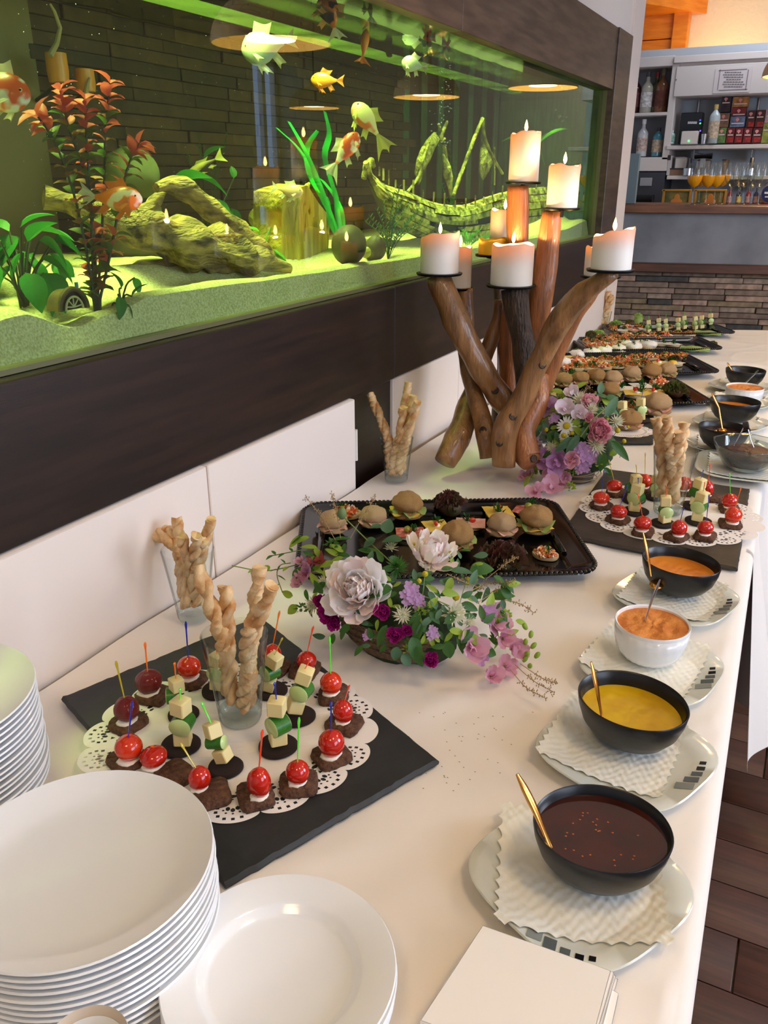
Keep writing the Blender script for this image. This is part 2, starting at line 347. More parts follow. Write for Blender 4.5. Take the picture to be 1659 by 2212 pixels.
def bottle(u, v0, v1, y, col, label, capc=(60, 50, 45), lab=(225, 220, 215), prof=0, w=None):
    """v0 top px, v1 base px"""
    b, t = aty(u, v1, y), aty(u, v0, y); h = t.z - b.z; r = (w or (v1 - v0) * .14) * pxm(b)
    th = thing('bottle', label, 'bottle', b)
    m = mat('bottle_glass_%d_%d_%d' % col, col, .1, spec=.7, coat=.5)
    sh = .6 if prof == 0 else .68
    obj('body', MB().lathe([(0, 0), (r * .9, 0), (r, h * .02), (r, h * sh), (r * .9, h * (sh + .06)), (r * .36, h * (sh + .17)), (r * .32, h * .9), (r * .34, h * .91), (0, h * .915)], 14), m, th)
    obj('cap', MB().lathe([(0, h * .88), (r * .4, h * .88), (r * .4, h), (0, h)], 10), mat('cap_%d_%d_%d' % capc, capc, .4), th)
    obj('label', MB().lathe([(r * 1.015, h * .14), (r * 1.015, h * (sh - .1))], 14), mat('label_%d_%d_%d' % lab, lab, .6, var=tuple(int(k * .72) for k in lab), vs=60), th)
bottle(1368, 158, 244, 6.62, (70, 28, 28), 'dark red liqueur bottle at the wall end of the upper cabinet shelf', (120, 105, 95), (120, 60, 60))
bottle(1393, 156, 244, 6.6, (168, 166, 150), 'clear bottle with round white label on the upper cabinet shelf', (70, 66, 72), (225, 222, 220))
bottle(1412, 157, 244, 6.64, (62, 70, 30), 'green bottle with red neck behind the amber one', (150, 30, 35), (90, 40, 28))
bottle(1425, 148, 244, 6.6, (112, 66, 30), 'amber bottle beside the cabinet edge on the upper shelf', (96, 84, 60), (110, 52, 34))
bottle(1350, 272, 340, 6.6, (30, 26, 28), 'black wine bottle half hidden by the wall on the lower cabinet shelf', (28, 24, 26), (60, 52, 50))
bottle(1384, 258, 338, 6.58, (196, 200, 204), 'clear spirit bottle with red and white label on the lower cabinet shelf', (232, 232, 232), (214, 190, 178))
bottle(1417, 276, 338, 6.58, (58, 122, 140), 'blue gin bottle on the lower cabinet shelf', (40, 44, 46), (206, 186, 160), 1, 11)
bottle(1537, 226, 310, 6.5, (178, 192, 196), 'clear vodka bottle with gold cap beside the tea boxes', (196, 166, 96), (216, 196, 170), 1, 11)
bottle(1450, 282, 311, 6.55, (150, 196, 186), 'small pale green tube on the end of the long shelf', (220, 220, 220), (150, 196, 186), 1, 6)
# network box, white box
rt = thing('network_box', 'black upright network box with tiny lights on the long shelf', 'electronic box', aty(1490, 311, 6.5))
sub('housing', rb(MB(), 1468, 243, 1515, 311, 6.55, .08, .004), BLACKP, rt)
mk = MB()
for k in range(8): rb(mk, 1486 + k * 2.5, 262.5, 1487.7 + k * 2.5, 267.5, 6.545, .004, 0)
sub('printed_name', mk, mat('print_white', (210, 216, 220), .5), rt)
for v, c in ((258, (60, 60, 255)), (265, (60, 230, 120)), (281, (90, 70, 240))): sub('indicator', rb(MB(), 1511, v, 1514, v + 3, 6.545, .004, 0), glow('led_%d' % v, c, 3), rt)
wbx = thing('white_box', 'small square white box in front of the network box', 'electronic box', aty(1490, 311, 6.45))
sub('housing', rb(MB(), 1471, 283, 1507, 312, 6.46, .05, .004), CABM, wbx); sub('indicator', rb(MB(), 1486, 303, 1489, 306, 6.455, .004, 0), glow('led_g', (80, 240, 120), 3), wbx)
cup = thing('metal_cup', 'small steel measuring cup beside the vodka bottle', 'cup', aty(1519, 311, 6.46)); obj('body', MB().lathe([(0, 0), (.014, 0), (.02, .062), (.018, .062), (.012, .004), (0, .004)], 12), STEEL, cup)
tea = [(1215, 905, 1310, 1060, (66, 48, 56), 'dark tea box standing on top of the brown box'), (1325, 915, 1475, 1012, (206, 140, 70), 'orange tea box topmost of its stack'),
       (1315, 1016, 1452, 1096, (150, 40, 46), 'red tea box between the orange and blue ones'), (1300, 1100, 1442, 1202, (120, 140, 176), 'blue tea box under the red one'),
       (1185, 1070, 1292, 1203, (150, 112, 88), 'plain brown tea box on the green one'), (1460, 1045, 1538, 1205, (84, 36, 40), 'dark red tea box on the upper row beside the blue box'),
       (1541, 1040, 1628, 1205, (78, 30, 34), 'dark red tea box on the upper row next to the pink box'), (1180, 1207, 1262, 1352, (110, 148, 84), 'green tea box at the bottle end of the shelf'),
       (1265, 1210, 1342, 1352, (120, 32, 40), 'red tea box on the bottom row beside the green box'), (1345, 1210, 1422, 1352, (116, 34, 42), 'red tea box on the bottom row, second after the green box'),
       (1425, 1210, 1506, 1352, (122, 34, 40), 'red tea box on the bottom row, third after the green box'), (1510, 1210, 1600, 1352, (96, 34, 40), 'red tea box on the bottom row beside the fruit box'),
       (1632, 1030, 1740, 1160, (206, 176, 186), 'pale pink tea box above the fruit box'), (1604, 1163, 1740, 1352, (150, 160, 70), 'tea box printed with green fruit')]
for x0, y0, x1, y1, c, l in tea:
    f = lambda x, y: (1280 + x / 4.378, y / 4.378)
    (u0, v0), (u1, v1) = f(x0, y0), f(x1, y1)
    th = thing('tea_box', l, 'box', aty((u0 + u1) / 2, v1, 6.6), group=None)
    sub('carton', rb(MB(), u0 + .4, v0, u1 - .4, v1, 6.6, .07, .001), mat('carton_%d_%d_%d' % c, c, .5, var=tuple(int(k * .7) for k in c), vs=30), th)
    cu = (u0 + u1) / 2; a = aty(cu, v0 + 7, 6.598); s = 4 * pxm(a)
    sub('emblem', MB().add([(a.x - s, 6.598, a.z), (a.x, 6.598, a.z - s * 1.3), (a.x + s, 6.598, a.z), (a.x + s * .5, 6.598, a.z + s * .7), (a.x - s * .5, 6.598, a.z + s * .7)], [(0, 1, 2, 3, 4)]), mat('emblem_pink', (232, 150, 150), .5), th)
    sub('printed_band', rb(MB(), u0 + 3, v0 + 14, u1 - 3, v0 + 16.5, 6.597, .003, 0), mat('print_pale', (222, 200, 196), .5), th)
    if c[0] > 70 and c[1] < 40: sub('picture', rb(MB(), u0 + 3, v1 - 12, u1 - 3, v1 - 2, 6.597, .003, 0), mat('print_red', (190, 40, 40), .5, var=(120, 20, 24), vs=50), th)
# things on the lower shelf
mach = thing('tamping_press', 'steel coffee tamper press with black handle behind the juice glasses', 'coffee tool', aty(1520, 379, 6.45))
sub('body', rb(MB(), 1503, 344, 1533, 379, 6.46, .1, .01), STEEL, mach); sub('window', rb(MB(), 1512, 343, 1523, 362, 6.45, .01, 0), CABIN, mach)
a, b = aty(1501, 337, 6.45), aty(1539, 337, 6.45); sub('handle', MB().tube([a, (a + b) / 2, b], [.02, .016, .02], 10), BLACKP, mach)
for u0, v0, u1, v1, c, l in ((1441, 336, 1450, 379, (190, 186, 186), 'tall white carton with dark top on the lower shelf'), (1458, 340, 1482, 366, (196, 190, 186), 'white square carton on the brown tray'), (1446, 364, 1482, 379, (134, 104, 84), 'flat brown tray on the lower shelf'), (1559, 345, 1570, 379, (110, 88, 60), 'small green and gold tin on the lower shelf')):
    th = thing('carton', l, 'box', aty((u0 + u1) / 2, v1, 6.5)); sub('body', rb(MB(), u0, v0, u1, v1, 6.5, .1, .003), mat('ct_%d_%d' % (u0, v0), c, .55), th)
    sub('top_flap', rb(MB(), u0 + 1, v0 - 1, u1 - 1, v0 + (10 if u0 == 1441 else 2), 6.498, .06, .001), mat('ctt_%d' % u0, (52, 46, 48) if u0 != 1458 else (150, 146, 146), .5), th)
for u, l in ((1486, 'black portafilter handle beside the brown tray'), (1621, 'black portafilter handle behind the water glasses')):
    th = thing('portafilter', l, 'coffee tool', aty(u, 379, 6.45)); c = aty(u, 372, 6.45)
    sub('handle', MB().tube([c + V3((0, 0, .02)), c + V3((0, 0, .09))], [.02, .012], 8), BLACKP, th); sub('basket', MB().lathe([(0, -.02), (.035, -.02), (.035, .025), (0, .025)], 12, c), STEEL, th)
# gold framed pictures at the back of the counter
for u0, u1, l in ((1430, 1492, 'gold framed green picture behind the first juice glasses'), (1499, 1568, 'gold framed picture with an orange figure behind the last juice glasses')):
    th = thing('framed_picture', l, 'picture', aty((u0 + u1) / 2, 443, 6.0))
    sub('frame', rb(rb(rb(rb(MB(), u0, 409, u1, 414, 6.0, .03), u0, 441, u1, 446, 6.0, .03), u0, 409, u0 + 5, 446, 6.0, .03), u1 - 5, 409, u1, 446, 6.0, .03), mat('gold_frame', (190, 142, 60), .4, .3), th)
    sub('canvas', rb(MB(), u0 + 4, 412, u1 - 4, 443, 6.012, .01, 0), mat('painted_green', (70, 88, 60), .6, var=(150, 130, 70), vs=14, vd=4), th)
    c = aty((u0 + u1) / 2, 436, 6.009); sub('painted_figure', MB().lathe([(0, -.03), (.04, -.03), (.035, .01), (.018, .02), (.016, .04), (0, .05)], 10, c, 1, .05), mat('painted_orange', (200, 132, 60), .6), th)
# wine glasses on the bar
JUICE = mat('orange_juice', (244, 166, 14), .25, spec=.4, sss=.2)
def wine(u, fill, label, v1=441, y=None, hpx=83):
    b = at(u, v1, 1.329); s = hpx * pxm(b); th = thing('wine_glass', label, 'wine glass', b)
    pr = [(0, .004), (.17, .0), (.16, .012), (.03, .03), (.022, .12), (.02, .36), (.03, .4), (.12, .47), (.185, .58), (.2, .7), (.185, .85), (.165, 1.0)]
    obj('glass', MB().lathe([(r * s, z * s) for r, z in pr], 18), GLASS, th)
    if fill: obj(fill, MB().lathe([(0, .405 * s), (.1 * s, .465 * s), (.172 * s, .58 * s), (.188 * s, .68 * s), (.187 * s, .70 * s), (0, .70 * s)], 16), JUICE if fill == 'orange_juice' else glassy('sparkling_water', (244, 246, 242), 1.33, edge=(190, 196, 190)), th)
for i, (u, v) in enumerate(((1494, 442), (1508, 440), (1523, 442), (1541, 442), (1554, 440))):
    wine(u, 'orange_juice', ('orange juice glass nearest the wall, first of the row on the bar', 'orange juice glass on the bar, second of the row', 'orange juice glass on the bar, middle of the row', 'orange juice glass on the bar, fourth of the row', 'orange juice glass on the bar beside the water glasses')[i], v)
for i, (u, v) in enumerate(((1575, 442), (1592, 440), (1603, 441), (1622, 442), (1636, 441))):
    wine(u, 'water', ('wine glass of water on the bar beside the juice', 'wine glass of water on the bar, second after the juice', 'wine glass of water on the bar, third after the juice', 'wine glass of water on the bar, fourth after the juice', 'wine glass of water on the bar beside the beer tap badge')[i], v)
for u, c in ((1573, (120, 30, 36)), (1593, (36, 32, 36)), (1613, (130, 32, 40)), (1630, (40, 44, 90)), (1644, (40, 60, 130))):
    bottle(u, 405, 443, 5.75, c, 'small bottle capped behind the water glasses, ' + {1573: 'dark red, beside the picture', 1593: 'black with yellow label', 1613: 'bright red', 1630: 'dark violet', 1644: 'blue, beside the tap badge'}[u], (90, 90, 90), (200, 180, 90) if u == 1593 else (180, 150, 150))
tp = at(1662, 440, 1.329); tap = thing('beer_tap', 'steel beer tap with round blue badge on the bar', 'beer tap', tp); k = pxm(tp)
obj('column', MB().tube([(0, 0, 0), (0, 0, 50 * k)], .018, 10), STEEL, tap)
bd = MB(); m0 = bd.mark(); bd.lathe([(0, 0), (21 * k, 0), (22 * k, .006), (19 * k, .012), (0, .012)], 24); bd.xf(m0, Matrix.Translation((0, -.03, 20 * k)) @ Euler((pi / 2, 0, 0)).to_matrix().to_4x4()); obj('badge_rim', bd, STEEL, tap)
bd = MB(); m0 = bd.mark(); bd.lathe([(0, 0), (18 * k, 0), (18 * k, .003), (0, .003)], 24); bd.xf(m0, Matrix.Translation((0, -.043, 20 * k)) @ Euler((pi / 2, 0, 0)).to_matrix().to_4x4()); obj('badge', bd, mat('badge_blue', (24, 40, 96), .3), tap)
bd = MB().box((-5 * k, -.048, 22 * k), (14 * k, .003, 4 * k)).box((-5 * k, -.048, 14 * k), (10 * k, .003, 2.5 * k)); obj('badge_print', bd, mat('print_white', (210, 216, 220), .5), tap)

# ---------------------------------------------------------------- pendant lamps
LAMPO = mat('cream_lamp_shade', (214, 176, 138), .45); LAMPI = mat('lamp_inside', (250, 226, 170), .5, emit=((255, 205, 110), .35)); BULB = glow('lamp_bulb', (255, 226, 160), 8)  # lining has a weak glow of its own, standing in for bulb light
def pendant(loc, dia, label, power, wide=.8):
    r = dia / 2; th = thing('pendant_lamp', label, 'pendant lamp', loc); N_ = 14
    pr = [(r * cos(a) if a < pi / 2 - .01 else .02, r * .78 * sin(a)) for a in [pi / 2 * i / N_ for i in range(N_)]] + [(.03, r * .79), (.03, r * .79 + .06), (0, r * .79 + .06)]
    obj('shade', MB().lathe(pr, 36), LAMPO, th)
    obj('shade_lining', MB().lathe([(x * .98, z * .97 + .001) for x, z in pr[:N_]] + [(0, r * .75)], 36), LAMPI, th)
    obj('diffuser', MB().lathe([(0, .02), (r * .42, .02), (r * .44, .05), (0, .06)], 24), BULB, th)
    obj('cord', MB().tube([(0, 0, r * .79 + .05), (0, 0, 2.8 - loc[2])], .005, 6), BLACKP, th)
    la = area('pendant_light', (loc[0], loc[1], loc[2] + .014), (loc[0], loc[1] + .0001, 0), r * wide, r * wide, (1.0, .76, .46), power); la.data.shape = 'DISK'; point('pendant_bulb_light', (loc[0], loc[1], loc[2] + .1), (1.0, .78, .42), 1.6, .02)
pendant((1.5, .5, 2.4), .5, 'added unseen pendant lamp over the near end of the buffet', 5.2, 1.7)  # unseen lamp added as warm fill for the near table
pendant((.8, -.5, 2.4), .5, 'added unseen pendant lamp behind the plate stacks', 4, 1.7)  # also added out of view, fill light from behind the camera
pendant((1.8, 2.3, 2.4), .5, 'added unseen pendant lamp beside the middle of the buffet', 5.4, 1.7)  # out of view too, added to fill the middle of the table
pendant((1.16, 3.25, 1.985), .5, 'cream pendant lamp over the far end of the buffet', 2.2)
pendant((1.37, 5.26, 1.94), .42, 'cream pendant lamp over the bar stools', 2)
pendant((.70, 5.52, 1.985), .43, 'cream pendant lamp hanging over the bar beside the tap', 2)
pendant((2.9, 6.4, 2.0), .42, 'cream pendant lamp over the dining tables by the window', 1.5)
# ================================================================ aquarium
aq = thing('aquarium', 'long built-in aquarium framed in dark wood, lit green', 'aquarium', (0, 1.8, 1.2))
def aqp(name, mb, m, **k):
    o = obj(name, mb, m, aq, **k); o.location = -V3(aq.location); return o
def aqsub(name, mb, m, par, **k):
    return obj(name, mb, m, par, **k)
YW = atx(90, 250, -.5).y
Y0, Y1, ZB, ZTOP, XB = -.75, 4.085, 1.214, 1.832, -.5
aqp('frame_board', MB().box((-.008, (Y0 + 1.935) / 2, 1.095), (.04, 1.935 - Y0, .236), .002), DARKW)
aqp('frame_board', MB().box((-.010, (1.939 + 4.36) / 2, 1.095), (.04, 4.36 - 1.939, .236), .002), DARKW)
aqp('frame_board', MB().box((-.008, (Y0 + 2.33) / 2, 1.952), (.04, 2.33 - Y0, .24), .002), GREYW)
aqp('frame_board', MB().box((-.010, (2.334 + 4.17) / 2, 1.952), (.04, 4.17 - 2.334, .24), .002), GREYW)
aqp('frame_post', MB().box((-.006, 4.225, 1.643), (.044, .27, .862), .002), GREYW)
aqp('front_glass', MB().box((-.0315, (Y0 + Y1) / 2, 1.523), (.0015, Y1 - Y0, .64)), glassy('aquarium_glass', (232, 244, 232), 1.5, base=.012))
aqp('glass_edge_trim', MB().box((-.03, (Y0 + Y1) / 2, ZB + .004), (.03, Y1 - Y0, .008)).box((-.03, Y1 + .005, 1.523), (.03, .012, .64)), mat('sealant_grey', (96, 96, 62), .4))
aqp('floor_pane', MB().box((-.27, (Y0 + Y1) / 2, 1.196), (.5, Y1 - Y0, .02)), BLACKP)
aqp('hood', MB().box((-.27, (Y0 + Y1) / 2, 1.86), (.5, Y1 - Y0, .02)), BLACKP)
bk = aqp('back_panel', MB().box((XB - .02, (YW + Y1) / 2, 1.53), (.02, Y1 - YW, .66)), mat('back_panel_dark', (40, 34, 26), .8))
aqp('side_panel', MB().box((XB - .02, (Y0 + YW) / 2, 1.53), (.05, YW - Y0, .66)), mat('tan_panel', (122, 104, 70), .7))
aqp('end_pane', MB().box((-.27, Y1 + .02, 1.53), (.5, .01, .66)), mat('end_green', (96, 138, 104), .5, var=(70, 104, 80), vs=9, stretch=(9, 9, 1)))
TS = [mat('tank_stone_%d' % i, c, .85, var=tuple(int(k * .75) for k in c), vs=30, bump=(60, .5, .004)) for i, c in enumerate(((92, 68, 48), (80, 60, 44), (104, 78, 54), (70, 54, 42)))]
tme = {}
for r in range(22):
    z = 1.222 + .0275 * r + .014; y = YW - .005 - (r % 3) * .004
    while y < 3.0:
        l = random.choice((.1, .14, .18, .22)); k = random.choice((0, 0, 1, 1, 2, 3)); d = random.choice((.012, .015, .019)); key = (l, k, d)
        if key not in tme: tme[key] = MB().box((d / 2, l / 2, 0), (d, l - .001, .027), .0015).mesh('stone', TS[k])
        s = obj('stone', tme[key], None, bk, (XB - .012, y, z)); y += l
WATER = bpy.data.materials.new('tank_water'); WATER.use_nodes = True
_n = WATER.node_tree.nodes; _l = WATER.node_tree.links; _n.remove(_n['Principled BSDF']); _t = _n.new('ShaderNodeBsdfTransparent'); _a = _n.new('ShaderNodeVolumeAbsorption')
_a.inputs['Color'].default_value = (.94, 1.0, .64, 1); _a.inputs['Density'].default_value = .45
_l.new(_t.outputs[0], _n['Material Output'].inputs['Surface']); _l.new(_a.outputs[0], _n['Material Output'].inputs['Volume'])
aqp('water', MB().box((-.27, (Y0 + Y1) / 2 - .01, 1.503), (.455, Y1 - Y0 - .03, .588)), WATER)
SURF = glassy('water_surface', (214, 240, 170), 1.33, base=.35, rough=.03)
def wavez(y, x): return 1.802 + .0035 * noise.noise(V3((y * 9, x * 22, 0))) + .002 * noise.noise(V3((y * 30, x * 40, 4)))
aqp('water_surface', MB().grid(lambda a, b: (-.045 - .45 * a, Y0 + .02 + (Y1 - Y0 - .04) * b, wavez(Y0 + 4.8 * b, a * .45)), 14, 170), SURF)
lt = aqp('light_tube', MB().tube([(-.36, .3, 1.822), (-.36, 3.9, 1.822)], .014, 8), glow('tube_glow', (214, 246, 120), 2.2))
for y in (1.0, 2.6): aqsub('tube_clip', MB().box((-.36, y, 1.835), (.04, .03, .03), .003), BLACKP, lt)
# sand bed: its front edge follows the pane, humps seen in the photograph
front = [(-.75, .075), (.62, .08), (.74, .088), (.84, .1), (.94, .055), (1.02, .07), (1.12, .094), (1.3, .09), (1.5, .082), (1.8, .076), (2.2, .07), (2.8, .06), (3.3, .055), (3.7, .07), (4.08, .10)]
def fz(y):
    for (a, p), (b, q) in zip(front, front[1:]):
        if y <= b: t = max(0, (y - a) / (b - a)); t = t * t * (3 - 2 * t); return p + (q - p) * t
    return front[-1][1]
def sandz(x, y):
    d = min(1, max(0, -x - .042) / .42); f = fz(y) * (.72 + .28 * min(1, d / .16) ** .8)
    return ZB + f + .0 * d + .018 * noise.noise(V3((x * 9, y * 5, 2))) * min(1, d * 4) + (-.035 * math.exp(-((d - .18) / .1) ** 2)) + .02 * d
SANDM = mat('pale_sand', (224, 214, 176), .95, var=(180, 170, 128), vs=260, vd=2, bump=(420, .6, .003))
aqp('sand', MB().grid(lambda a, b: (-.040 if a == 0 else -.04 - .45 * a, Y0 + .01 + (Y1 - Y0 - .02) * b, ZB + .004 if a == 0 else sandz(-.04 - .45 * (a - .03), Y0 + (Y1 - Y0) * b) + .0015 * noise.noise(V3((a * 60, b * 400, 1)))), 34, 330), SANDM)['kind'] = 'stuff'
rs = random.Random(3); sp = MB()
for i in range(520):
    p = atx(rs.uniform(20, 1250), rs.uniform(5, 560), -rs.uniform(.05, .4)); r = rs.choice((.0005, .0006, .0008))
    if 1.3 < p.z < 1.79: sp.add([p + V3((r, 0, 0)), p + V3((-r, 0, 0)), p + V3((0, r, 0)), p + V3((0, -r, 0)), p + V3((0, 0, r)), p + V3((0, 0, -r))], [(0, 2, 4), (2, 1, 4), (1, 3, 4), (3, 0, 4), (2, 0, 5), (1, 2, 5), (3, 1, 5), (0, 3, 5)])
aqp('floating_specks', sp, mat('speck', (250, 250, 235), .5))['kind'] = 'stuff'
bb = MB()
for i in range(110):
    t = rs.random(); p = atx(958 + rs.gauss(0, 9) + 8 * math.sin(t * 9), 135 + 240 * t, -.2 - rs.random() * .04); bb.ball(p, rs.choice((.0012, .0018, .0025)), 6, 4)
tag(obj('air_bubbles', bb, glassy('bubble', (255, 255, 255), 1.33, base=.25)), 'column of rising air bubbles above the shipwreck', 'bubbles', kind='stuff')
# ---- pieces of equipment at the far end
PIPEM = mat('dark_pipe', (22, 30, 34), .35)
for u, x, r, l in ((1192, -.4, .010, 'thin dark filter pipe behind the candle column'), (1238, -.3, .014, 'thick dark filter pipe by the white fish'), (1270, -.25, .006, 'thin cable hanging at the aquarium end'), (1298, -.08, .012, 'dark heater tube in the aquarium corner')):
    a, b = atx(u, 190, x), atx(u - 6, 440, x); th = thing('filter_pipe', l, 'pipe', (x, a.y, 1.3))
    zb = 1.36 if 'heater' not in l else 1.42
    sub('tube', MB().tube([(x, a.y, 1.851), (x, a.y - .01, zb)], r, 10), PIPEM, th)
    if r > .01: sub('collar', MB().tube([(x, a.y - .01, zb + .005), (x, a.y - .01, zb - .1)], r * 1.9, 10), BLACKP, th)
    else: sub('clip', MB().box((x, a.y, 1.7), (.03, .03, .012), .002), BLACKP, th)
for i in range(7):
    y = 3.05 + i * .16; obj('grooved_strip', MB().box((XB - .005, y, 1.53), (.012, .05, .62), .003), mat('strip_green', (70, 96, 70), .6, rnd=.35), bk)
# ================================================================ leaf and petal helpers
LM = {}
def leafmesh(name, mats, L=1.0, W=.4, bend=.3, cup=.15, nu=5, nv=7, shape='ovate', ruf=0.0, key=None, tooth=0.0):
    k = (name, str(key), getattr(mats, 'name', ''), L, W, bend, cup, shape, ruf)
    if k in LM: return LM[k]
    def wid(t):
        if shape == 'ovate': return (math.sin(pi * min(1, t ** .75)) ** .8) if 0 < t < 1 else .02
        if shape == 'strap': return min(1, t * 8 + .3) * (1 - max(0, t - .7) / .3) ** .5 if t < 1 else .02
        if shape == 'petal': return max(.12, math.sin(pi * min(1, .12 + t * .72)) ** .6) if t < 1 else .55
        if shape == 'round': return max(.05, math.sqrt(max(0, 1 - (2 * t - 1) ** 2)))
        return 1
    def f(a, b):
        w = W * .5 * wid(b) * (1 + tooth * math.sin(b * 40)); x = (a * 2 - 1) * w; ang = bend * b
        y = L * (math.sin(ang) / bend if abs(bend) > 1e-3 else b); z = -L * ((1 - math.cos(ang)) / bend if abs(bend) > 1e-3 else 0) + cup * abs(x) * 2 + ruf * math.sin(b * 9 + a * 7) * abs(a * 2 - 1) + ruf * math.sin(a * 13) * b * .7
        return (x, y, z)
    me = MB().grid(f, nu, nv).mesh(name, mats); LM[k] = me; return me
def aim(d, roll=0.0, up=(0, 0, 1)):
    d = V3(d).normalized(); n = V3(up); n = n - d * n.dot(d)
    if n.length < 1e-4: n = V3((1, 0, 0)) - d * d.x
    n.normalize(); x = d.cross(n)
    return (Matrix((x, d, n)).transposed() @ Euler((0, roll, 0)).to_matrix()).to_euler()
def put(name, me, parent, base, pos, d, roll=0.0, s=1.0, up=(0, 0, 1)):
    """a piece of mesh me (its length along local Y) at world pos, pointing along d; parent root stands at base"""
    o = bpy.data.objects.new(name, me); COL.objects.link(o); o.parent = parent; o.location = V3(pos) - V3(base); o.rotation_euler = aim(d, roll, up)
    o.scale = s if hasattr(s, '__len__') else (s, s, s); return o
# ================================================================ fish
def fm_(n, c, v=None, sc=40, ramp=(.42, .52)): return mat('fish_' + n, c, .35, var=v, vs=sc, vd=1.5, ramp=ramp, sss=0.0, coat=.2)
FINO = thin('fin_orange', (236, 130, 40), amt=.5); FINW = thin('fin_white', (232, 226, 206), amt=.5); FINY = thin('fin_yellow', (214, 206, 120), amt=.5); FINP = thin('fin_pale_orange', (240, 180, 110), amt=.5)
EYEM = mat('fish_eye', (8, 8, 8), .1); EYER = mat('fish_eye_ring', (222, 206, 130), .3)
def fish(label, head, tail, x, hr, body, fin, tailfin, tailm, up=1, wr=.55, yaw=0.0, veil=1.0, name='goldfish', fins=True, tdrop=0.0):
    D = (atx((head[0] + tail[0]) / 2, (head[1] + tail[1]) / 2, x) - CAMP).dot(FW); Hh, Tt = atd(*head, D), atd(*tail, D); L = (Hh - Tt).length; X = (Hh - Tt) / L; Z = FW.cross(X)
    if Z.dot(UP) * up < 0: Z = -Z
    Y = Z.cross(X); R = Matrix((X, Y, Z)).transposed() @ Euler((0, 0, yaw)).to_matrix()
    th = thing(name, label, 'fish', (Hh + Tt) / 2); th.rotation_euler = R.to_euler()
    pr = [(0, .2), (.1, .3), (.25, .58), (.42, .88), (.58, 1), (.72, .97), (.84, .8), (.93, .52), (.985, .22), (1.0, .04)]; b = MB(); n = 16; vs = []; fs = []
    for t, k in pr:
        h = hr * L * .5 * k; w = h * wr * (1 if t > .3 else .4 + 2 * t)
        for i in range(n): a = 2 * pi * i / n; vs.append(((t - .5) * L, w * cos(a), h * (sin(a) * (1.06 if sin(a) < 0 else .96))))
    for j in range(len(pr) - 1):
        for i in range(n): k = (i + 1) % n; fs.append((j * n + i, j * n + k, j * n + n + k, j * n + n + i))
    fs += [tuple(reversed(range(n))), tuple(range((len(pr) - 1) * n, len(pr) * n))]; b.add(vs, fs)
    obj('body', b, body, th)
    H = hr * L * .5
    def sheet(nm, r0, r1, t0, t1, m, yo=0.0, wav=.03, ny=6):
        def f(a, c):
            p = V3((r0[0] * (1 - a) + r1[0] * a, 0, r0[1] * (1 - a) + r1[1] * a)); q = V3((t0[0] * (1 - a) + t1[0] * a, 0, t0[1] * (1 - a) + t1[1] * a)); k = 1 - .22 * math.sin(pi * a) * c
            w = p.lerp(q, c * k); return (w.x, yo * c + wav * L * math.sin(a * 9 + c * 2) * c * .5, w.z)
        return obj(nm, MB().grid(f, 7, ny), m, th)
    e = -.49 * L
    if tailfin == 'fork':
        sheet('tail_fin', (e, -.02 * L), (e, .02 * L), (e - .32 * L, -.26 * L), (e - .32 * L, .26 * L), tailm)
    else:
        v = veil
        sheet('tail_fin', (e, -.03 * L), (e, .02 * L), (e - .55 * L * v, -.34 * L - tdrop), (e - .42 * L * v, .05 * L - tdrop), tailm, .05 * L, .05)
        sheet('tail_fin', (e, 0), (e, .03 * L), (e - .5 * L * v, .02 * L - tdrop * .6), (e - .45 * L * v, .3 * L - tdrop * .5), tailm, -.05 * L, .05)
    if fins:
        sheet('dorsal_fin', (-.22 * L, H * .62), (.16 * L, H * .9), (-.34 * L, H * 1.25), (.05 * L, H * 1.62), fin)
        sheet('ventral_fin', (.05 * L, -H * .95), (.17 * L, -H * .95), (-.12 * L, -H * 1.75), (.03 * L, -H * 1.7), fin, .03 * L)
        sheet('anal_fin', (-.3 * L, -H * .5), (-.16 * L, -H * .75), (-.46 * L, -H * 1.25), (-.3 * L, -H * 1.5), fin, -.01 * L)
        for s in (-1, 1):
            pf = sheet('pectoral_fin', (.2 * L, -H * .45), (.26 * L, -H * .45), (.02 * L, -H * 1.1), (.16 * L, -H * 1.2), fin, s * .14 * L); pf.location = (0, s * H * wr * .8, 0)
    for s in (-1, 1):
        ey = obj('eye', MB().ball((0, 0, 0), (.032 * L, .012 * L, .032 * L), 10, 6), EYER, th, (.375 * L, s * H * wr * .66, H * .14))
        obj('pupil', MB().ball((0, s * .008 * L, 0), (.02 * L, .008 * L, .02 * L), 8, 6), EYEM, ey)
    return th
KOI = fm_('koi', (238, 228, 212), (228, 84, 20), 45); KOIY = fm_('cream_koi', (232, 222, 170), (232, 120, 40), 30, (.56, .62)); ORG = fm_('orange', (236, 116, 22), (246, 160, 60), 30, (.4, .7)); ORW = fm_('orange_pale', (240, 120, 24), (244, 220, 190), 36, (.55, .6))
SIL = fm_('silver', (208, 216, 200), (180, 192, 170), 20, (.3, .7)); GLD = fm_('gold', (232, 160, 40), (214, 130, 30), 20); PALE = fm_('pale', (224, 206, 140), (232, 190, 150), 20); BLK = fm_('calico', (238, 120, 30), (40, 26, 20), 50, (.5, .56)); STR = fm_('stripe', (206, 190, 110), (40, 36, 20), 14)
fish('white and orange fish with black eye entering at the aquarium end wall', (66, 213), (-70, 175), -.1, .6, KOI, FINW, 'fork', FINW)
fish('orange goldfish with white trailing tail in front of the driftwood', (308, 432), (205, 425), -.055, .55, ORW, FINO, 'veil', FINW, veil=.75)
fish('big silver white fish beside the lamp reflection, facing the end wall', (522, 112), (612, 90), -.16, .8, SIL, FINW, 'fork', FINW, wr=.42, name='silver_fish')
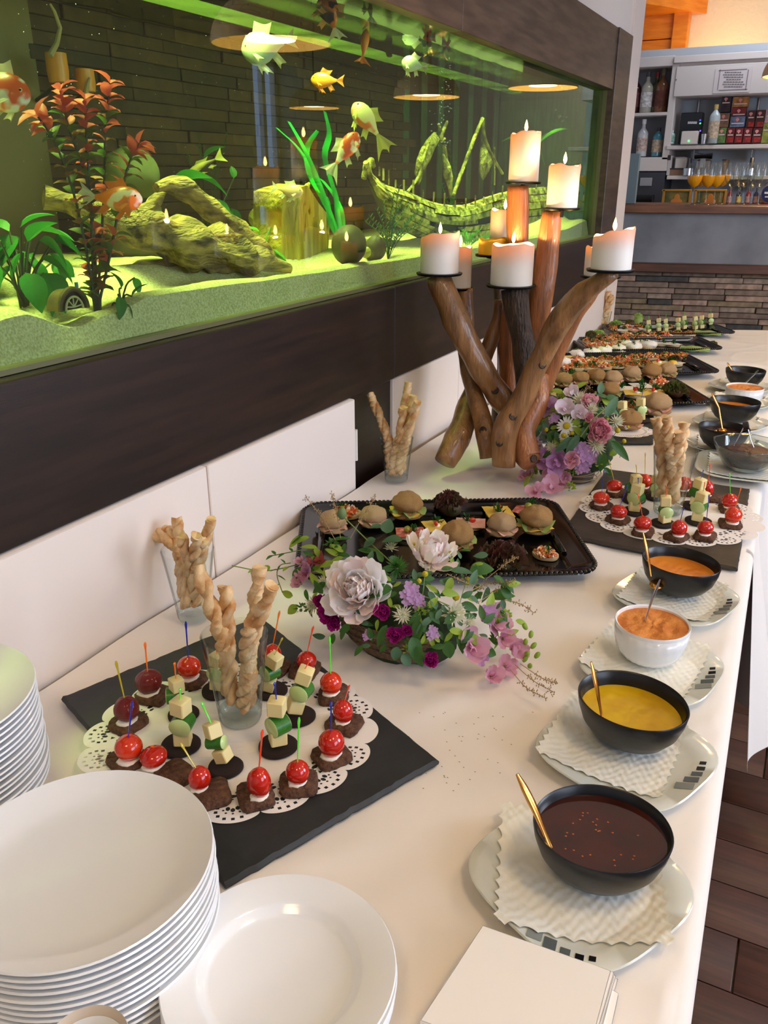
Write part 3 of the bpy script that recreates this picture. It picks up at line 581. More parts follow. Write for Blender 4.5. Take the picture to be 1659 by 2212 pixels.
fish('plain golden cichlid below the big silver fish', (671, 172), (727, 174), -.2, .62, GLD, FINO, 'fork', FINO, wr=.4, name='cichlid')
fish('pale yellow fish over the petrified wood block', (655, 416), (602, 407), -.17, .55, PALE, FINW, 'fork', FINW, name='pale_fish')
fish('yellow fish with a black stripe diving behind the driftwood', (404, 378), (465, 344), -.3, .3, STR, FINY, 'fork', FINY, name='striped_fish')
fish('cream goldfish with orange bars and long flowing tail', (765, 222), (815, 290), -.12, .52, KOIY, FINY, 'veil', FINY, veil=1.15, tdrop=.008)
fish('orange and white goldfish pointing up at the cream one', (772, 286), (727, 352), -.11, .5, KOI, FINW, 'veil', FINW, veil=.9)
fish('black speckled orange goldfish at the water surface', (700, -12), (722, 60), -.1, .62, BLK, FINP, 'veil', FINW, veil=.8)
fish('white goldfish rising at the surface beside the speckled one', (795, -30), (801, 35), -.12, .4, SIL, FINW, 'veil', FINW, veil=.9)
fish('slim orange goldfish hanging upright under the surface', (791, 62), (784, 122), -.12, .3, ORG, FINO, 'veil', FINO, veil=.6, fins=False)
fish('round white fish under the surface near the bubbles', (868, 132), (912, 145), -.15, .75, SIL, FINW, 'veil', FINW, veil=.6)
fish('orange and white goldfish with head up above the round white fish', (918, 48), (930, 105), -.17, .4, KOI, FINP, 'veil', FINP, veil=.55)
fish('pale orange goldfish nearest the upper board by the bubbles', (972, 62), (956, 112), -.18, .42, KOI, FINP, 'veil', FINP, veil=.5)
fish('small silver angelfish at the far end of the aquarium', (1238, 250), (1210, 236), -.2, .9, SIL, FINW, 'fork', FINW, wr=.3, name='angelfish')
fish('small orange goldfish swimming down beside the near candle', (1003, 520), (992, 480), -.2, .34, ORG, FINO, 'veil', FINO, veil=.5, fins=False)
fish('tiny orange fish by the heater tube', (1279, 313), (1276, 290), -.18, .4, ORG, FINO, 'fork', FINO, fins=False)
# ================================================================ plants and ornaments in the aquarium
STEMG = mat('dark_plant_stem', (40, 44, 24), .6)
def sandy(u, v, x):
    p = atx(u, v, x); return V3((p.x, p.y, max(ZB + .02, sandz(p.x, p.y) - .012)))
rr = random.Random(11)
RL = [thin('red_leaf', (224, 104, 98), amt=.35, var=(176, 70, 60), vs=60), thin('brown_leaf', (120, 96, 50), amt=.35, var=(156, 72, 54), vs=50), thin('olive_leaf', (72, 116, 52), amt=.35, var=(112, 92, 50), vs=50)]
b0 = sandy(205, 660, -.10); rp = thing('red_water_plant', 'tall red and green leaved water plant behind the wheel ornament', 'plant', b0)
for st, x in (([(205, 665), (190, 560), (160, 420), (120, 310), (82, 252)], -.10), ([(208, 665), (205, 540), (190, 400), (150, 280), (130, 195)], -.12), ([(210, 665), (218, 540), (225, 400), (228, 280), (238, 180)], -.13), ([(205, 665), (200, 560), (196, 440), (188, 320), (184, 215)], -.11), ([(212, 665), (240, 540), (262, 420), (280, 350), (300, 310)], -.09)):
    P = bez([atx(u, v, x) for u, v in st], 26); P[0].z = b0.z
    obj('stem', MB().tube([p - b0 for p in P], lerps([.0026, .0016], 26), 5), STEMG, rp)
    for i in range(1, 27):
        t = i / 26; T = (P[i] - P[i - 1]).normalized(); a0 = i * 1.57
        for s in (0, pi):
            if i % 2 and s and t < .8: continue
            a = a0 + s + rr.uniform(-.4, .4); k = rr.random(); m = RL[0] if t > .84 or (k < .3) else RL[1] if k < .55 else RL[2]
            d = (T.cross(V3((cos(a), sin(a), .2))).normalized() * .9 + T * .75)
            put('leaf', leafmesh('leaf', m, 1, .5, .8, .25, 4, 5), rp, b0, P[i], d, rr.uniform(-.5, .5), rr.uniform(.026, .038))
GL = thin('broad_green_leaf', (46, 128, 46), amt=.3, var=(30, 92, 34), vs=40); GL2 = thin('bright_green_leaf', (104, 190, 60), amt=.4); GRIB = thin('ribbon_green', (24, 196, 74), amt=.45, var=(16, 150, 60), vs=25)
def leafplant(label, base, leaves, x, m, name='water_plant', ls=.045, stem=.0016, W=.5):
    b = sandy(*base, x); th = thing(name, label, 'plant', b)
    for (u, v, dx, dy, s) in leaves:
        p = atx(u, v, x + rr.uniform(-.05, .04)); d = (RT * dx - UP * dy); d = V3((d.x * .6 + rr.uniform(-.2, .5), d.y, d.z))
        mid = b.lerp(p, .5) + V3((0, 0, .015)); lf = put('leaf', leafmesh('leaf', m, 1, W, .7, .2, 5, 8), th, b, p, d, rr.uniform(-.7, .7), ls * s)
        obj('leaf_stalk', MB().tube([q - b for q in bez([b + V3((0, rr.uniform(-.01, .01), 0)), mid, p], 6)], stem, 5), GL2 if m is GL2 else STEMG, th)
    return th
lv = [(40, 512, -.3, .2, 1.3), (70, 500, .9, -.1, 1.4), (20, 530, -.8, .3, 1.2), (85, 520, .9, .4, 1.3), (50, 545, -.5, .6, 1.2), (10, 555, -.9, .2, 1.1), (105, 545, .8, .7, 1.2), (65, 560, .6, .6, 1.2), (30, 575, -.7, .5, 1.1), (95, 590, .7, .8, 1.4), (0, 520, -.9, .0, 1.2), (60, 522, .2, -.5, 1.2), (115, 520, .9, .2, 1.2), (20, 500, -.6, -.3, 1.2), (45, 490, .5, -.4, 1.1), (80, 610, .6, .8, 1.2), (10, 600, -.6, .7, 1.2), (55, 590, .4, .9, 1.3), (35, 540, .5, .3, 1.4), (75, 545, -.4, .5, 1.4), (90, 560, .9, .3, 1.3), (0, 575, -.5, .6, 1.3), (120, 560, .6, .9, 1.1)]
leafplant('low broad leaved green plant at the near end of the aquarium', (50, 640), lv, -.2, GL, ls=.052, W=.62)
leafplant('small green seedling plant on the sand beside the wheel', (255, 650), [(258, 640, -.2, .6, .9), (270, 655, .6, .5, .8), (285, 640, .3, -.8, .8), (240, 670, -.6, .5, .8), (290, 600, .2, .9, .7), (262, 622, -.3, -.6, .8)], -.07, GL)
leafplant('large leaved green plant growing over the driftwood top', (440, 520), [(375, 395, .9, -.4, 1.7), (430, 385, .8, .2, 1.6), (470, 430, .7, .5, 1.4), (500, 450, .6, .8, 1.2), (505, 385, -.2, -.9, .7), (480, 455, .9, .6, 1.0), (440, 345, .6, -.7, 1.2)], -.3, GL, ls=.05)
leafplant('leafy green shoot between the driftwood and petrified wood', (560, 560), [(560, 500, -.6, -.2, 1.3), (590, 510, .7, .3, 1.2), (595, 480, .5, -.8, .9), (550, 520, -.8, .5, 1.3), (580, 540, .8, .2, 1.2)], -.24, GL2)
leafplant('bright green broad leaf plant above the candles at the far end', (1190, 520), [(1165, 310, .5, -.8, 3.0), (1185, 265, .7, .5, 1.6), (1150, 350, -.6, .6, 1.5), (1200, 330, .7, .6, 1.4), (1120, 300, -.8, -.1, 1.6), (1175, 440, .8, -.3, 1.3), (1140, 500, -.6, .5, 1.4)], -.3, GL2, ls=.05)
b0 = sandy(735, 520, -.2); rb_ = thing('ribbon_plant', 'bright green ribbon grass plant between petrified wood and shipwreck', 'plant', b0)
for st in ([(735, 515), (700, 430), (650, 330), (595, 275)], [(732, 515), (690, 400), (655, 320), (622, 262)], [(738, 515), (722, 420), (700, 340), (710, 290), (700, 240)], [(736, 515), (700, 440), (668, 380), (662, 320), (685, 282)], [(730, 515), (715, 470), (690, 420), (668, 350)], [(742, 515), (735, 450), (700, 395), (680, 380)], [(738, 515), (728, 470), (724, 420), (705, 370)], [(728, 520), (712, 480), (705, 430), (690, 415)]):
    P = bez([atx(u, v, -.2 + rr.uniform(-.02, .02)) for u, v in st], 14); P[0].z = b0.z; W = [.006 * (.5 + math.sin(pi * (.12 + .8 * i / 14))) for i in range(15)]
    obj('blade', MB().grid(lambda a, b: P[min(14, int(b * 14 + .5))] - b0 + V3((.35, 1, -.45)) * (a * 2 - 1) * W[min(14, int(b * 14 + .5))] + V3((abs(a - .5) * .004, 0, 0)), 3, 15), GRIB, rb_)
def bush(label, base, x, tops, m, n=9, name='water_plant'):
    b = sandy(*base, x); th = thing(name, label, 'plant', b)
    for u, v in tops:
        p = atx(u, v, x + rr.uniform(-.03, .05)); P = bez([b, b.lerp(p, .5) + V3((0, (b.y - p.y) * .15, .01)), p], 12); f = MB().tube([q - b for q in P], .0011, 4)
        for i in range(3, 13):
            for s in (-1, 1):
                d = V3((rr.uniform(-.4, .4), s, .7)).normalized() * rr.uniform(.012, .022); q = P[i] - b; f.tube([q, q + d * .5 + V3((0, 0, .001)), q + d], [.0012, .0014, .0003], 4)
        obj('frond', f, m, th)
    return th
FR = mat('dark_frond', (36, 80, 26), .6)
bush('dark feathery plant in front of the shipwreck bow', (838, 530), -.14, [(790, 480), (800, 470), (815, 455), (828, 440), (850, 420), (862, 405), (870, 430), (885, 440), (895, 470), (902, 455), (820, 490), (880, 495), (912, 480), (845, 460)], FR)
bush('feathery green plant rising behind the shipwreck', (975, 520), -.4, [(960, 330), (968, 360), (980, 390), (955, 400), (985, 340), (972, 310)], GRIB)
bush('faint tall plant by the stone strips over the driftwood', (450, 530), -.42, [(430, 300), (470, 330), (490, 290), (410, 340)], FR)
bush('green moss tufts at the shipwreck keel', (1010, 545), -.15, [(985, 505), (1000, 500), (1020, 510), (1035, 500), (1050, 515), (970, 520), (1065, 510)], GL2)
LOGM = mat('driftwood_bark', (172, 142, 84), .7, var=(56, 40, 20), vs=17, vd=7, ramp=(.4, .66), stretch=(3, .7, 3), bump=(50, 1.0, .014))
def tubepx(mb, st, x, rad, n=14, nz=.5, nsc=18, N=30, base=V3((0, 0, 0)), dx=None):
    X = lerps(dx, len(st) - 1) if dx else [x] * len(st)
    P = bez([atx(u, v, X[i]) for i, (u, v) in enumerate(st)], N); s = pxm(P[N // 2]); return mb.tube([p - base for p in P], [r * s for r in lerps(rad, N)], n, nz=nz, nsc=nsc)
b0 = sandy(430, 590, -.2); lg = thing('driftwood_log', 'large gnarled driftwood log lying on the sand', 'driftwood', b0)
obj('trunk', tubepx(MB(), [(95, 428), (160, 440), (250, 478), (350, 505), (450, 535), (540, 560), (622, 580)], -.2, [20, 26, 32, 42, 52, 40, 12], 18, .65, 22, 44, b0, [-.3, -.27, -.2, -.16, -.15, -.15, -.15]), LOGM, lg)
obj('root', tubepx(MB(), [(335, 405), (375, 398), (420, 425), (470, 470), (530, 515), (600, 570)], -.22, [10, 20, 24, 26, 28, 14], 14, .6, 26, 34, b0), LOGM, lg)
obj('root', tubepx(MB(), [(262, 585), (330, 575), (410, 580), (470, 585)], -.2, [8, 14, 16, 10], 10, .5, 26, 20, b0), LOGM, lg)
obj('broken_stub', tubepx(MB(), [(290, 460), (330, 440), (355, 415)], -.24, [16, 14, 9], 10, .6, 30, 12, b0), LOGM, lg)
def rock(label, u, v, ru, rv, x, m, nz=.12, name='rock'):
    c = atx(u, v, x); s = pxm(c); th = thing(name, label, 'rock', (c.x, c.y, c.z - rv * s)); obj('stone', MB().ball((0, 0, rv * s), (rv * s * .9, ru * s, rv * s), 22, 14, nz, 9, u), m, th, ang=180)
    return th
GRK = mat('olive_boulder', (122, 128, 84), .8, var=(96, 104, 66), vs=14, vd=5, bump=(60, .3, .004)); DRK = mat('grey_rock', (96, 88, 76), .6, var=(60, 54, 48), vs=14, bump=(40, .4, .006)); YRK = mat('yellow_rock', (206, 196, 96), .8, var=(150, 140, 60), vs=26, bump=(70, .8, .008))
tk = rock('smooth olive boulder resting on the driftwood', 288, 378, 66, 56, -.34, GRK, .08)
obj('stone_support', MB().ball((-.02, .0, -.05), (.06, .08, .1), 14, 8, .1, 9), DRK, tk, ang=180)
rock('dark rounded rock on the sand beside the petrified wood', 752, 530, 38, 42, -.1, DRK); rock('small brown rock beside the dark feathery plant', 812, 535, 22, 26, -.13, DRK)
rock('pale small rocks in front of the shipwreck bow', 790, 545, 14, 12, -.12, YRK)
tk = rock('yellow mushroom shaped rock behind the petrified wood', 578, 470, 52, 26, -.34, YRK, .25); obj('stalk', MB().lathe([(.03, -.09), (.022, -.03), (.03, .0), (0, .01)], 14, (0, .0, .005), fn=lambda a, z: 1 + .2 * sin(3 * a)), YRK, tk)
# petrified wood block
PW_ = mat('petrified_wood', (228, 206, 84), .75, var=(160, 138, 44), vs=5, vd=5, stretch=(2, 9, .8), bump=(40, .8, .01))
top = [(610, 418), (628, 410), (648, 405), (664, 400), (672, 412), (688, 438), (704, 458), (714, 466)]; bot = [(606, 574), (622, 576), (638, 578), (655, 576), (672, 572), (688, 568), (700, 562), (708, 556)]
bq_ = atx(660, 575, -.2); pb = thing('petrified_wood', 'upright yellow block of petrified wood on the sand', 'rock', bq_)
def pf(a, b):
    t = a * 7; i = min(6, int(t)); t -= i; u = (top[i][0] * (1 - t) + top[i + 1][0] * t) * b + (bot[i][0] * (1 - t) + bot[i + 1][0] * t) * (1 - b); v = (top[i][1] * (1 - t) + top[i + 1][1] * t) * b + (bot[i][1] * (1 - t) + bot[i + 1][1] * t) * (1 - b)
    x = -.2 + .02 * math.sin(pi * a) + .007 * noise.noise(V3((a * 16, b * 2, 3))) + (.005 if b > .74 + .05 * sin(a * 7) else 0); return atx(u, v, x) - bq_
b_ = MB(); F, Bk, G = [], [], 22
b_.grid(pf, 30, G); b_.grid(lambda a, b: V3(pf(a, b)) + V3((-.09, .01, .004)), 30, G)
for i in range(29): b_.f.append([(G - 1) * 30 + i, (G - 1) * 30 + i + 1, 30 * G + (G - 1) * 30 + i + 1, 30 * G + (G - 1) * 30 + i]); b_.m.append(0)
for j in range(G - 1):
    for c in (0, 29): b_.f.append([j * 30 + c, j * 30 + 30 + c, 30 * G + j * 30 + 30 + c, 30 * G + j * 30 + c]); b_.m.append(0)
obj('block', b_, PW_, pb, ang=60)
b2 = MB().tube([atx(660, 415, -.24) - bq_, atx(664, 400, -.24) - bq_, atx(668, 396, -.24) - bq_], [.012, .008, .004], 8, nz=.4); obj('splinter', b2, PW_, pb)
# wheel ornament
c = atx(158, 655, -.07); s = pxm(c); wo = thing('wheel_ornament', 'half buried round ornament with a spoked wheel front', 'ornament', (c.x, c.y, c.z - .01)); WD = mat('ornament_brown', (104, 84, 44), .7, var=(58, 46, 24), vs=40, bump=(90, .6, .004)); WDL = mat('ornament_pale', (190, 182, 140), .7)
arc = lambda r, x: [V3((x, r * cos(a), r * 1.15 * sin(a))) for a in [pi * i / 16 for i in range(17)]]
obj('barrel', MB().grid(lambda a, b: (-.028 * b, 40 * s * cos(pi * a), 46 * s * sin(pi * a) * (1 - .1 * b)), 17, 4), WD, wo)
obj('rim', MB().tube(arc(38 * s, .0), 6 * s, 8, nz=.2, nsc=60), WD, wo); obj('inner_rim', MB().tube(arc(24 * s, .002), 2.5 * s, 6), WDL, wo)
obj('face', MB().add([V3((-.004, 36 * s * cos(pi * i / 16), 41 * s * sin(pi * i / 16))) for i in range(17)], [tuple(range(17))]), mat('ornament_dark', (26, 22, 14), .8), wo)
for k in range(5): a = pi * (k + .5) / 5; obj('spoke', MB().tube([V3((.001, 0, .004)), V3((.001, 24 * s * cos(a), 27 * s * sin(a)))], 1.6 * s, 5), WDL, wo)
obj('blue_peg', MB().tube([V3((0, 16 * s, 44 * s)), V3((0, 16 * s, 56 * s))], 4 * s, 8), mat('blue_peg', (80, 140, 170), .5), wo)
# ---- shipwreck
SHM = mat('wreck_plank', (196, 188, 100), .8, var=(72, 66, 26), vs=26, vd=6, ramp=(.4, .64), bump=(60, 1.0, .012), rnd=.25); SHD = mat('wreck_dark', (70, 66, 34), .85)
b0 = sandy(950, 545, -.26); sw = thing('shipwreck', 'broken yellow green shipwreck ornament with masts and torn sails', 'ornament', b0)
tops = [(788, 352), (800, 378), (830, 402), (880, 418), (940, 442), (1000, 446), (1050, 428), (1110, 412), (1180, 402)]; bots = [(806, 404), (824, 444), (850, 478), (890, 505), (950, 530), (1010, 545), (1070, 548), (1130, 545), (1200, 540)]
TP, BP = bez([V3((u, v, 0)) for u, v in tops], 40), bez([V3((u, v, 0)) for u, v in bots], 40)
def hull(t, k):
    i = t * 40; j = min(39, int(i)); i -= j; q = TP[j].lerp(TP[j + 1], i).lerp(BP[j].lerp(BP[j + 1], i), k)
    return atx(q.x, q.y, -.27 + .06 * math.sin(pi * min(1, .25 + .7 * k)) + .03 * math.sin(pi * t)) - b0
NS = 9
for k in range(NS):
    t = 0.0 if k % 2 else -.06
    while t < 1:
        t2 = min(1, t + rr.uniform(.1, .17)); a = max(0, t)
        if rr.random() < .93:
            k0, k1 = (k + .06) / NS, (k + .94) / NS; off = V3((.004 + rr.uniform(0, .006), 0, 0)); sag = rr.uniform(-.006, .006); vs = []
            for d in (V3((-.006, 0, 0)), off):
                for w in (a + .004, (a + t2) / 2, t2 - .004):
                    for kk in (k0, k1): vs.append(hull(w, kk) + d + V3((0, 0, sag * (w - a) / .15)))
            fs = [(6, 7, 9, 8), (8, 9, 11, 10), (0, 2, 8, 6), (2, 4, 10, 8), (1, 7, 9, 3), (3, 9, 11, 5), (0, 6, 7, 1), (4, 5, 11, 10)]
            obj('plank', MB().add(vs, fs), SHM, sw, smooth=False)
        t = t2
obj('hull_core', MB().grid(lambda a, b: hull(a, b) + V3((-.012, 0, 0)), 30, 10), SHD, sw)
def rail(st, r, x=-.24, nm='rail', n=14): obj(nm, tubepx(MB(), st, x, r, 8, .35, 60, n, b0), SHM, sw)
rail([(790, 350), (802, 380), (832, 403), (880, 418), (940, 442), (1000, 446), (1060, 426), (1120, 410)], [6, 5, 4, 4, 4, 4, 4, 4], -.215, n=40); rail([(786, 385), (792, 365), (800, 348), (808, 360)], [6, 9, 8, 4], -.22, 'stern_post')
for i in range(18):
    t = .12 + i * .048; p = hull(t, 0); obj('baluster', MB().tube([p + V3((.03, 0, -.004)), p + V3((.03, 0, .02 + .008 * (i % 3)))], .0028, 6, nz=.3, nsc=90), SHM, sw)
rail([(948, 268), (958, 310), (966, 360), (975, 420)], [3, 4, 5, 5], -.27, 'mast'); rail([(966, 262), (952, 300), (960, 300)], [3, 5, 3], -.265, 'mast_top'); rail([(1042, 256), (1020, 310), (998, 370), (980, 420)], [4, 4, 4, 4], -.25, 'mast'); rail([(1042, 256), (1046, 290), (1060, 330), (1085, 375)], [4, 3, 3, 3], -.25, 'yard'); rail([(1068, 318), (1068, 400)], [2, 2], -.25, 'mast')
rail([(930, 300), (915, 340), (905, 380), (880, 415)], [3, 3, 3, 3], -.25, 'rope')
def sail(pts, x):
    P = [atx(u, v, x) - b0 for u, v in pts]; c = sum(P, V3()) / len(P); n = len(P); vs = [c + V3((.012, 0, 0))] + [c.lerp(p, .55) + V3((.009, 0, 0)) for p in P] + P
    fs = [(0, 1 + i, 1 + (i + 1) % n) for i in range(n)] + [(1 + i, 1 + n + i, 1 + n + (i + 1) % n, 1 + (i + 1) % n) for i in range(n)]
    vs2 = [v + V3((-.004, 0, 0)) for v in vs]; obj('torn_sail', MB().add(vs, fs).add(vs2, fs), SHM, sw)
sail([(940, 285), (950, 300), (940, 320), (930, 345), (915, 370), (905, 400), (898, 375), (902, 345), (912, 320), (925, 300)], -.262); sail([(1042, 300), (1058, 325), (1066, 350), (1055, 372), (1044, 390), (1036, 372), (1038, 340)], -.256); sail([(958, 330), (970, 350), (978, 390), (972, 410), (960, 380)], -.268)
for u, v in ((875, 455), (905, 470), (935, 485), (1000, 490), (1030, 480)): p = atx(u, v, -.19); obj('porthole', MB().box(p - b0, (.02, .011, .011), .002), mat('hole_dark', (14, 14, 8), .9), sw)
# amber ghost reflections modelled as solid horn tipped drums against the stone strips
AMB = mat('amber_ghost_tone', (230, 150, 62), .35, sss=.3)
for u, v0, v1, w, l, tw in ((128, 122, 178, 23, 'amber ghost reflection built as a drum with a tall curved horn, against the stone strips', [(108, 120), (122, 95), (130, 60), (118, 25), (108, 8)]), (187, 155, 198, 21, 'smaller amber ghost reflection built as a drum beside the horned one', [(185, 205), (188, 185), (194, 168)])):
    c = atx(u, v1, -.42); s = pxm(c); th = thing('amber_ghost', l, 'ornament', c)
    obj('drum', MB().lathe([(0, 0), (w * s * .9, 0), (w * s, (v1 - v0) * s * .4), (w * s * .95, (v1 - v0) * s), (0, (v1 - v0) * s)], 18), AMB, th)
    obj('horn', MB().tube([atx(a, b, -.4) - c for a, b in tw], lerps([.006, .002], len(tw) - 1), 8), mat('horn_pale', (176, 150, 112), .5), th)
    obj('ghost_mount', MB().tube([V3((0, 0, -.002)), V3((-.07, 0, -.03))], .004, 6), PIPEM, th)
# ================================================================ tables and cloths
CLOTH = mat('white_tablecloth', (240, 233, 226), .85, bump=(700, .12, .001), sheen=.15)
def wrink(x, y):
    f = noise.noise(V3((x * 3.2 + y * 1.1, y * 2.4 - x * .8, 0))) * .6 + noise.noise(V3((x * 8 + y * 3, y * 5, 5))) * .35 + .9 * max(0, 1 - abs(noise.noise(V3((x * 2.2 - y * 1.6, y * 1.7 + x, 9)))) * 7) * .5
    g = max(0, 1 - abs(noise.noise(V3((x * 1.9 + y * .7, y * 1.5 - x * .9, 21)))) * 13) + .7 * max(0, 1 - abs(noise.noise(V3((x * 3.1 - y * 1.8, y * 2.1 + x, 33)))) * 15)
    return -.0068 + .0045 * max(-.9, min(1, f * 1.3)) + .0026 * min(1, g)
def edge(y): return .990 - .0335 * (y - .55) if y < 2.2 else .935 - .02 * (y - 2.2)
wood = mat('table_wood', (150, 112, 80), .5)
for y0, y1, l in ((-.55, 1.72, 'near buffet table under the white cloth'), (1.74, 4.55, 'far buffet table under the white cloth')):
    t = thing('buffet_table', l, 'table', (.48, (y0 + y1) / 2, 0)); cy = (y0 + y1) / 2
    obj('tabletop', MB().box((0, 0, .705), (.88, y1 - y0, .03), .003), wood, t)
    for sx in (-.38, .38):
        for sy in (y0 + .1 - cy, y1 - .1 - cy): obj('leg', MB().box((sx, sy, .345), (.05, .05, .69)), wood, t)
NX = 150
def cloth(name, label, y0, y1, hang, flare, far=None):
    L_ = y1 - y0
    def f(a, b):
        y = y0 + L_ * b; e = edge(y)
        if a <= .72:
            t = a / .72; x = .026 + (e - .02 - .026) * t; z = ZT + wrink(x, y) + (-.012 * math.exp(-((y - 3.735) / .022) ** 2) if hang > .3 else 0)
            z += .0 if x > .06 else (.06 - x) * .12 * (.5 + noise.noise(V3((y * 4, 0, 0))))
            if far: y += max(0, x - .5) * .42 * max(0, (b - .93) / .07)
            return (x, y, z)
        t = (a - .72) / .28; r = .02
        if t < .2: q = t / .2 * pi / 2; return (e - r + r * sin(q), y, ZT - .0068 - r + r * cos(q))
        d = (t - .2) / .8; w = flare * d * (.6 + .5 * math.sin(y * 11) + .3 * math.sin(y * 23 + 1)) ; return (e + w, y, ZT - .0268 - d * hang)
    c = obj(name, MB().grid(f, NX, int(L_ / .011)), CLOTH, ang=180); return tag(c, label, 'tablecloth')
cloth('tablecloth', 'white cloth over the near buffet table under plates and slate', -.55, 1.76, .55, .0)
cloth('tablecloth', 'white cloth over the far table, its side hanging over the dark floor', 1.742, 4.6, .52, .10, True)
# ================================================================ crockery
def plate_mesh(r, kind):
    if kind == 'coupe': pr = [(0, .002), (r * .55, .001), (r * .58, 0), (r * .6, .002), (r * .8, .008), (r * .985, .0195), (r, .0215), (r * .99, .0232), (r * .8, .0118), (r * .62, .0062), (0, .0052)]
    else: pr = [(0, .002), (r * .55, .001), (r * .58, 0), (r * .61, .002), (r * .68, .009), (r * .985, .0165), (r, .018), (r * .99, .0196), (r * .72, .0145), (r * .685, .0125), (r * .64, .0065), (r * .6, .005), (0, .0045)]
    return MB().lathe(pr, 80).mesh('plate_' + kind, CERAMIC, ang=60)
ORD = 'second third fourth fifth sixth seventh eighth ninth tenth eleventh twelfth thirteenth fourteenth fifteenth sixteenth seventeenth'.split()
def stack(me, c, n, step, labels, group):
    for i in range(n):
        j = rr.uniform(-1, 1) * .0012 if i < n - 1 else 0
        k = n - 1 - i; lab = labels[1] if k == 0 else '%s %s' % (ORD[k - 1], labels[0])
        o = obj('dinner_plate', me, None, None, (c[0] + j, c[1] + rr.uniform(-1, 1) * .001, ZT + i * step)); tag(o, lab, 'plate', group)
big = plate_mesh(.126, 'coupe'); small = plate_mesh(.1085, 'rim')
tb, bb_ = at(220, 1672, .868), at(110, 2092, .868); bc = (tb + bb_) / 2; rimr = at(477, 1820, .868)
stack(big, (bc.x, bc.y), 13, .0079, ('large coupe plate from the top of the stack at the slate corner', 'large white coupe plate topmost of the stack at the slate corner'), 'large plates stacked near the slate')
lc = at(38, 1540, .90); stack(big, (lc.x - .128, lc.y - .03), 17, .0079, ('plate from the top of the stack against the white wall panel', 'topmost white plate of the stack against the white wall panel'), 'plates stacked by the wall')
l_, r_ = at(365, 2110, .795), at(862, 2060, .795); sc_ = (l_ + r_) / 2; ts = at(612, 1895, .795)
stack(small, (ts.x + .055, ts.y - .089), 4, .0085, ('rimmed plate from the top of the low stack beside the napkins', 'white rimmed plate on top of the low stack beside the napkins'), 'rimmed plates in the low stack')
STONEW = mat('beige_stoneware', (206, 190, 170), .3)
for i in range(5):
    zt = .80 + i * .026; rk = at(186, 2262, .904); rs_ = 92 * pxm(rk)
    t = thing('ramekin', ('lowest', 'second lowest', 'middle', 'second', 'topmost')[i] + ' beige rimmed bowl of the small stack before the large plates', 'bowl', (rk.x, rk.y, zt - .049), 0, 'stacked beige bowls')
    obj('body', MB().lathe([(0, 0), (rs_ * .7, 0), (rs_ * .95, .03), (rs_, .05), (rs_ * .97, .053), (rs_ * .88, .046), (rs_ * .75, .02), (0, .016)], 48), STONEW, t)
    obj('glaze', MB().lathe([(0, .018), (rs_ * .74, .022), (rs_ * .87, .0455)], 40), CERAMIC, t)
# paper napkins
PAPER = mat('white_paper', (244, 240, 234), .9, bump=(90, .1, .002))
def napkin(q, z, label, grp, t=.0035):
    P = [at(u, v, z) for u, v in q]; c = sum(P, V3()) / 4; th = thing('paper_napkin', label, 'napkin', (c.x, c.y, z - t / 2), 0, grp)
    def lay(k, s): return MB().grid(lambda a, b: tuple(V3(((P[0].lerp(P[1], a)).lerp(P[3].lerp(P[2], a), b) - c) * s) * 1 + V3((0, 0, k + .0008 * noise.noise(V3((a * 4, b * 4, z * 90)))))), 9, 9)
    for i in range(3): obj('fold', lay(t * i / 3, 1 - .004 * i).xf(0, Matrix()), PAPER, th)
    e = MB(); pp = [(p - c) for p in P]
    for i in range(4): a, b = pp[i], pp[(i + 1) % 4]; e.add([a, b, b + V3((0, 0, t * .66)), a + V3((0, 0, t * .66))], [(0, 1, 2, 3)])
    obj('folded_edge', e, PAPER, th)
base_q = [(1045, 2000), (1322, 2098), (1258, 2330), (905, 2205)]
for i in range(6):
    q = [(u + rr.uniform(-3, 3) + (5 - i) * 2.2, v + (5 - i) * 3.5) for u, v in base_q]
    napkin(q, ZT + .004 + i * .0042, 'topmost folded white paper napkin beside the dark sauce' if i == 5 else ORD[4 - i] + ' folded paper napkin from the top of the pile beside the dark sauce', 'paper napkins in the pile')
for i in range(3): napkin([(1262, 2108 - i * 3), (1336, 2152 - i * 3), (1290, 2360), (1180, 2300)], ZT + .003 + i * .002 if i < 1 else ZT + .003 + i * .002, ('lowest', 'middle', 'upper')[i] + ' folded white napkin of the second pile half under the first', 'paper napkins of the second pile', .002)
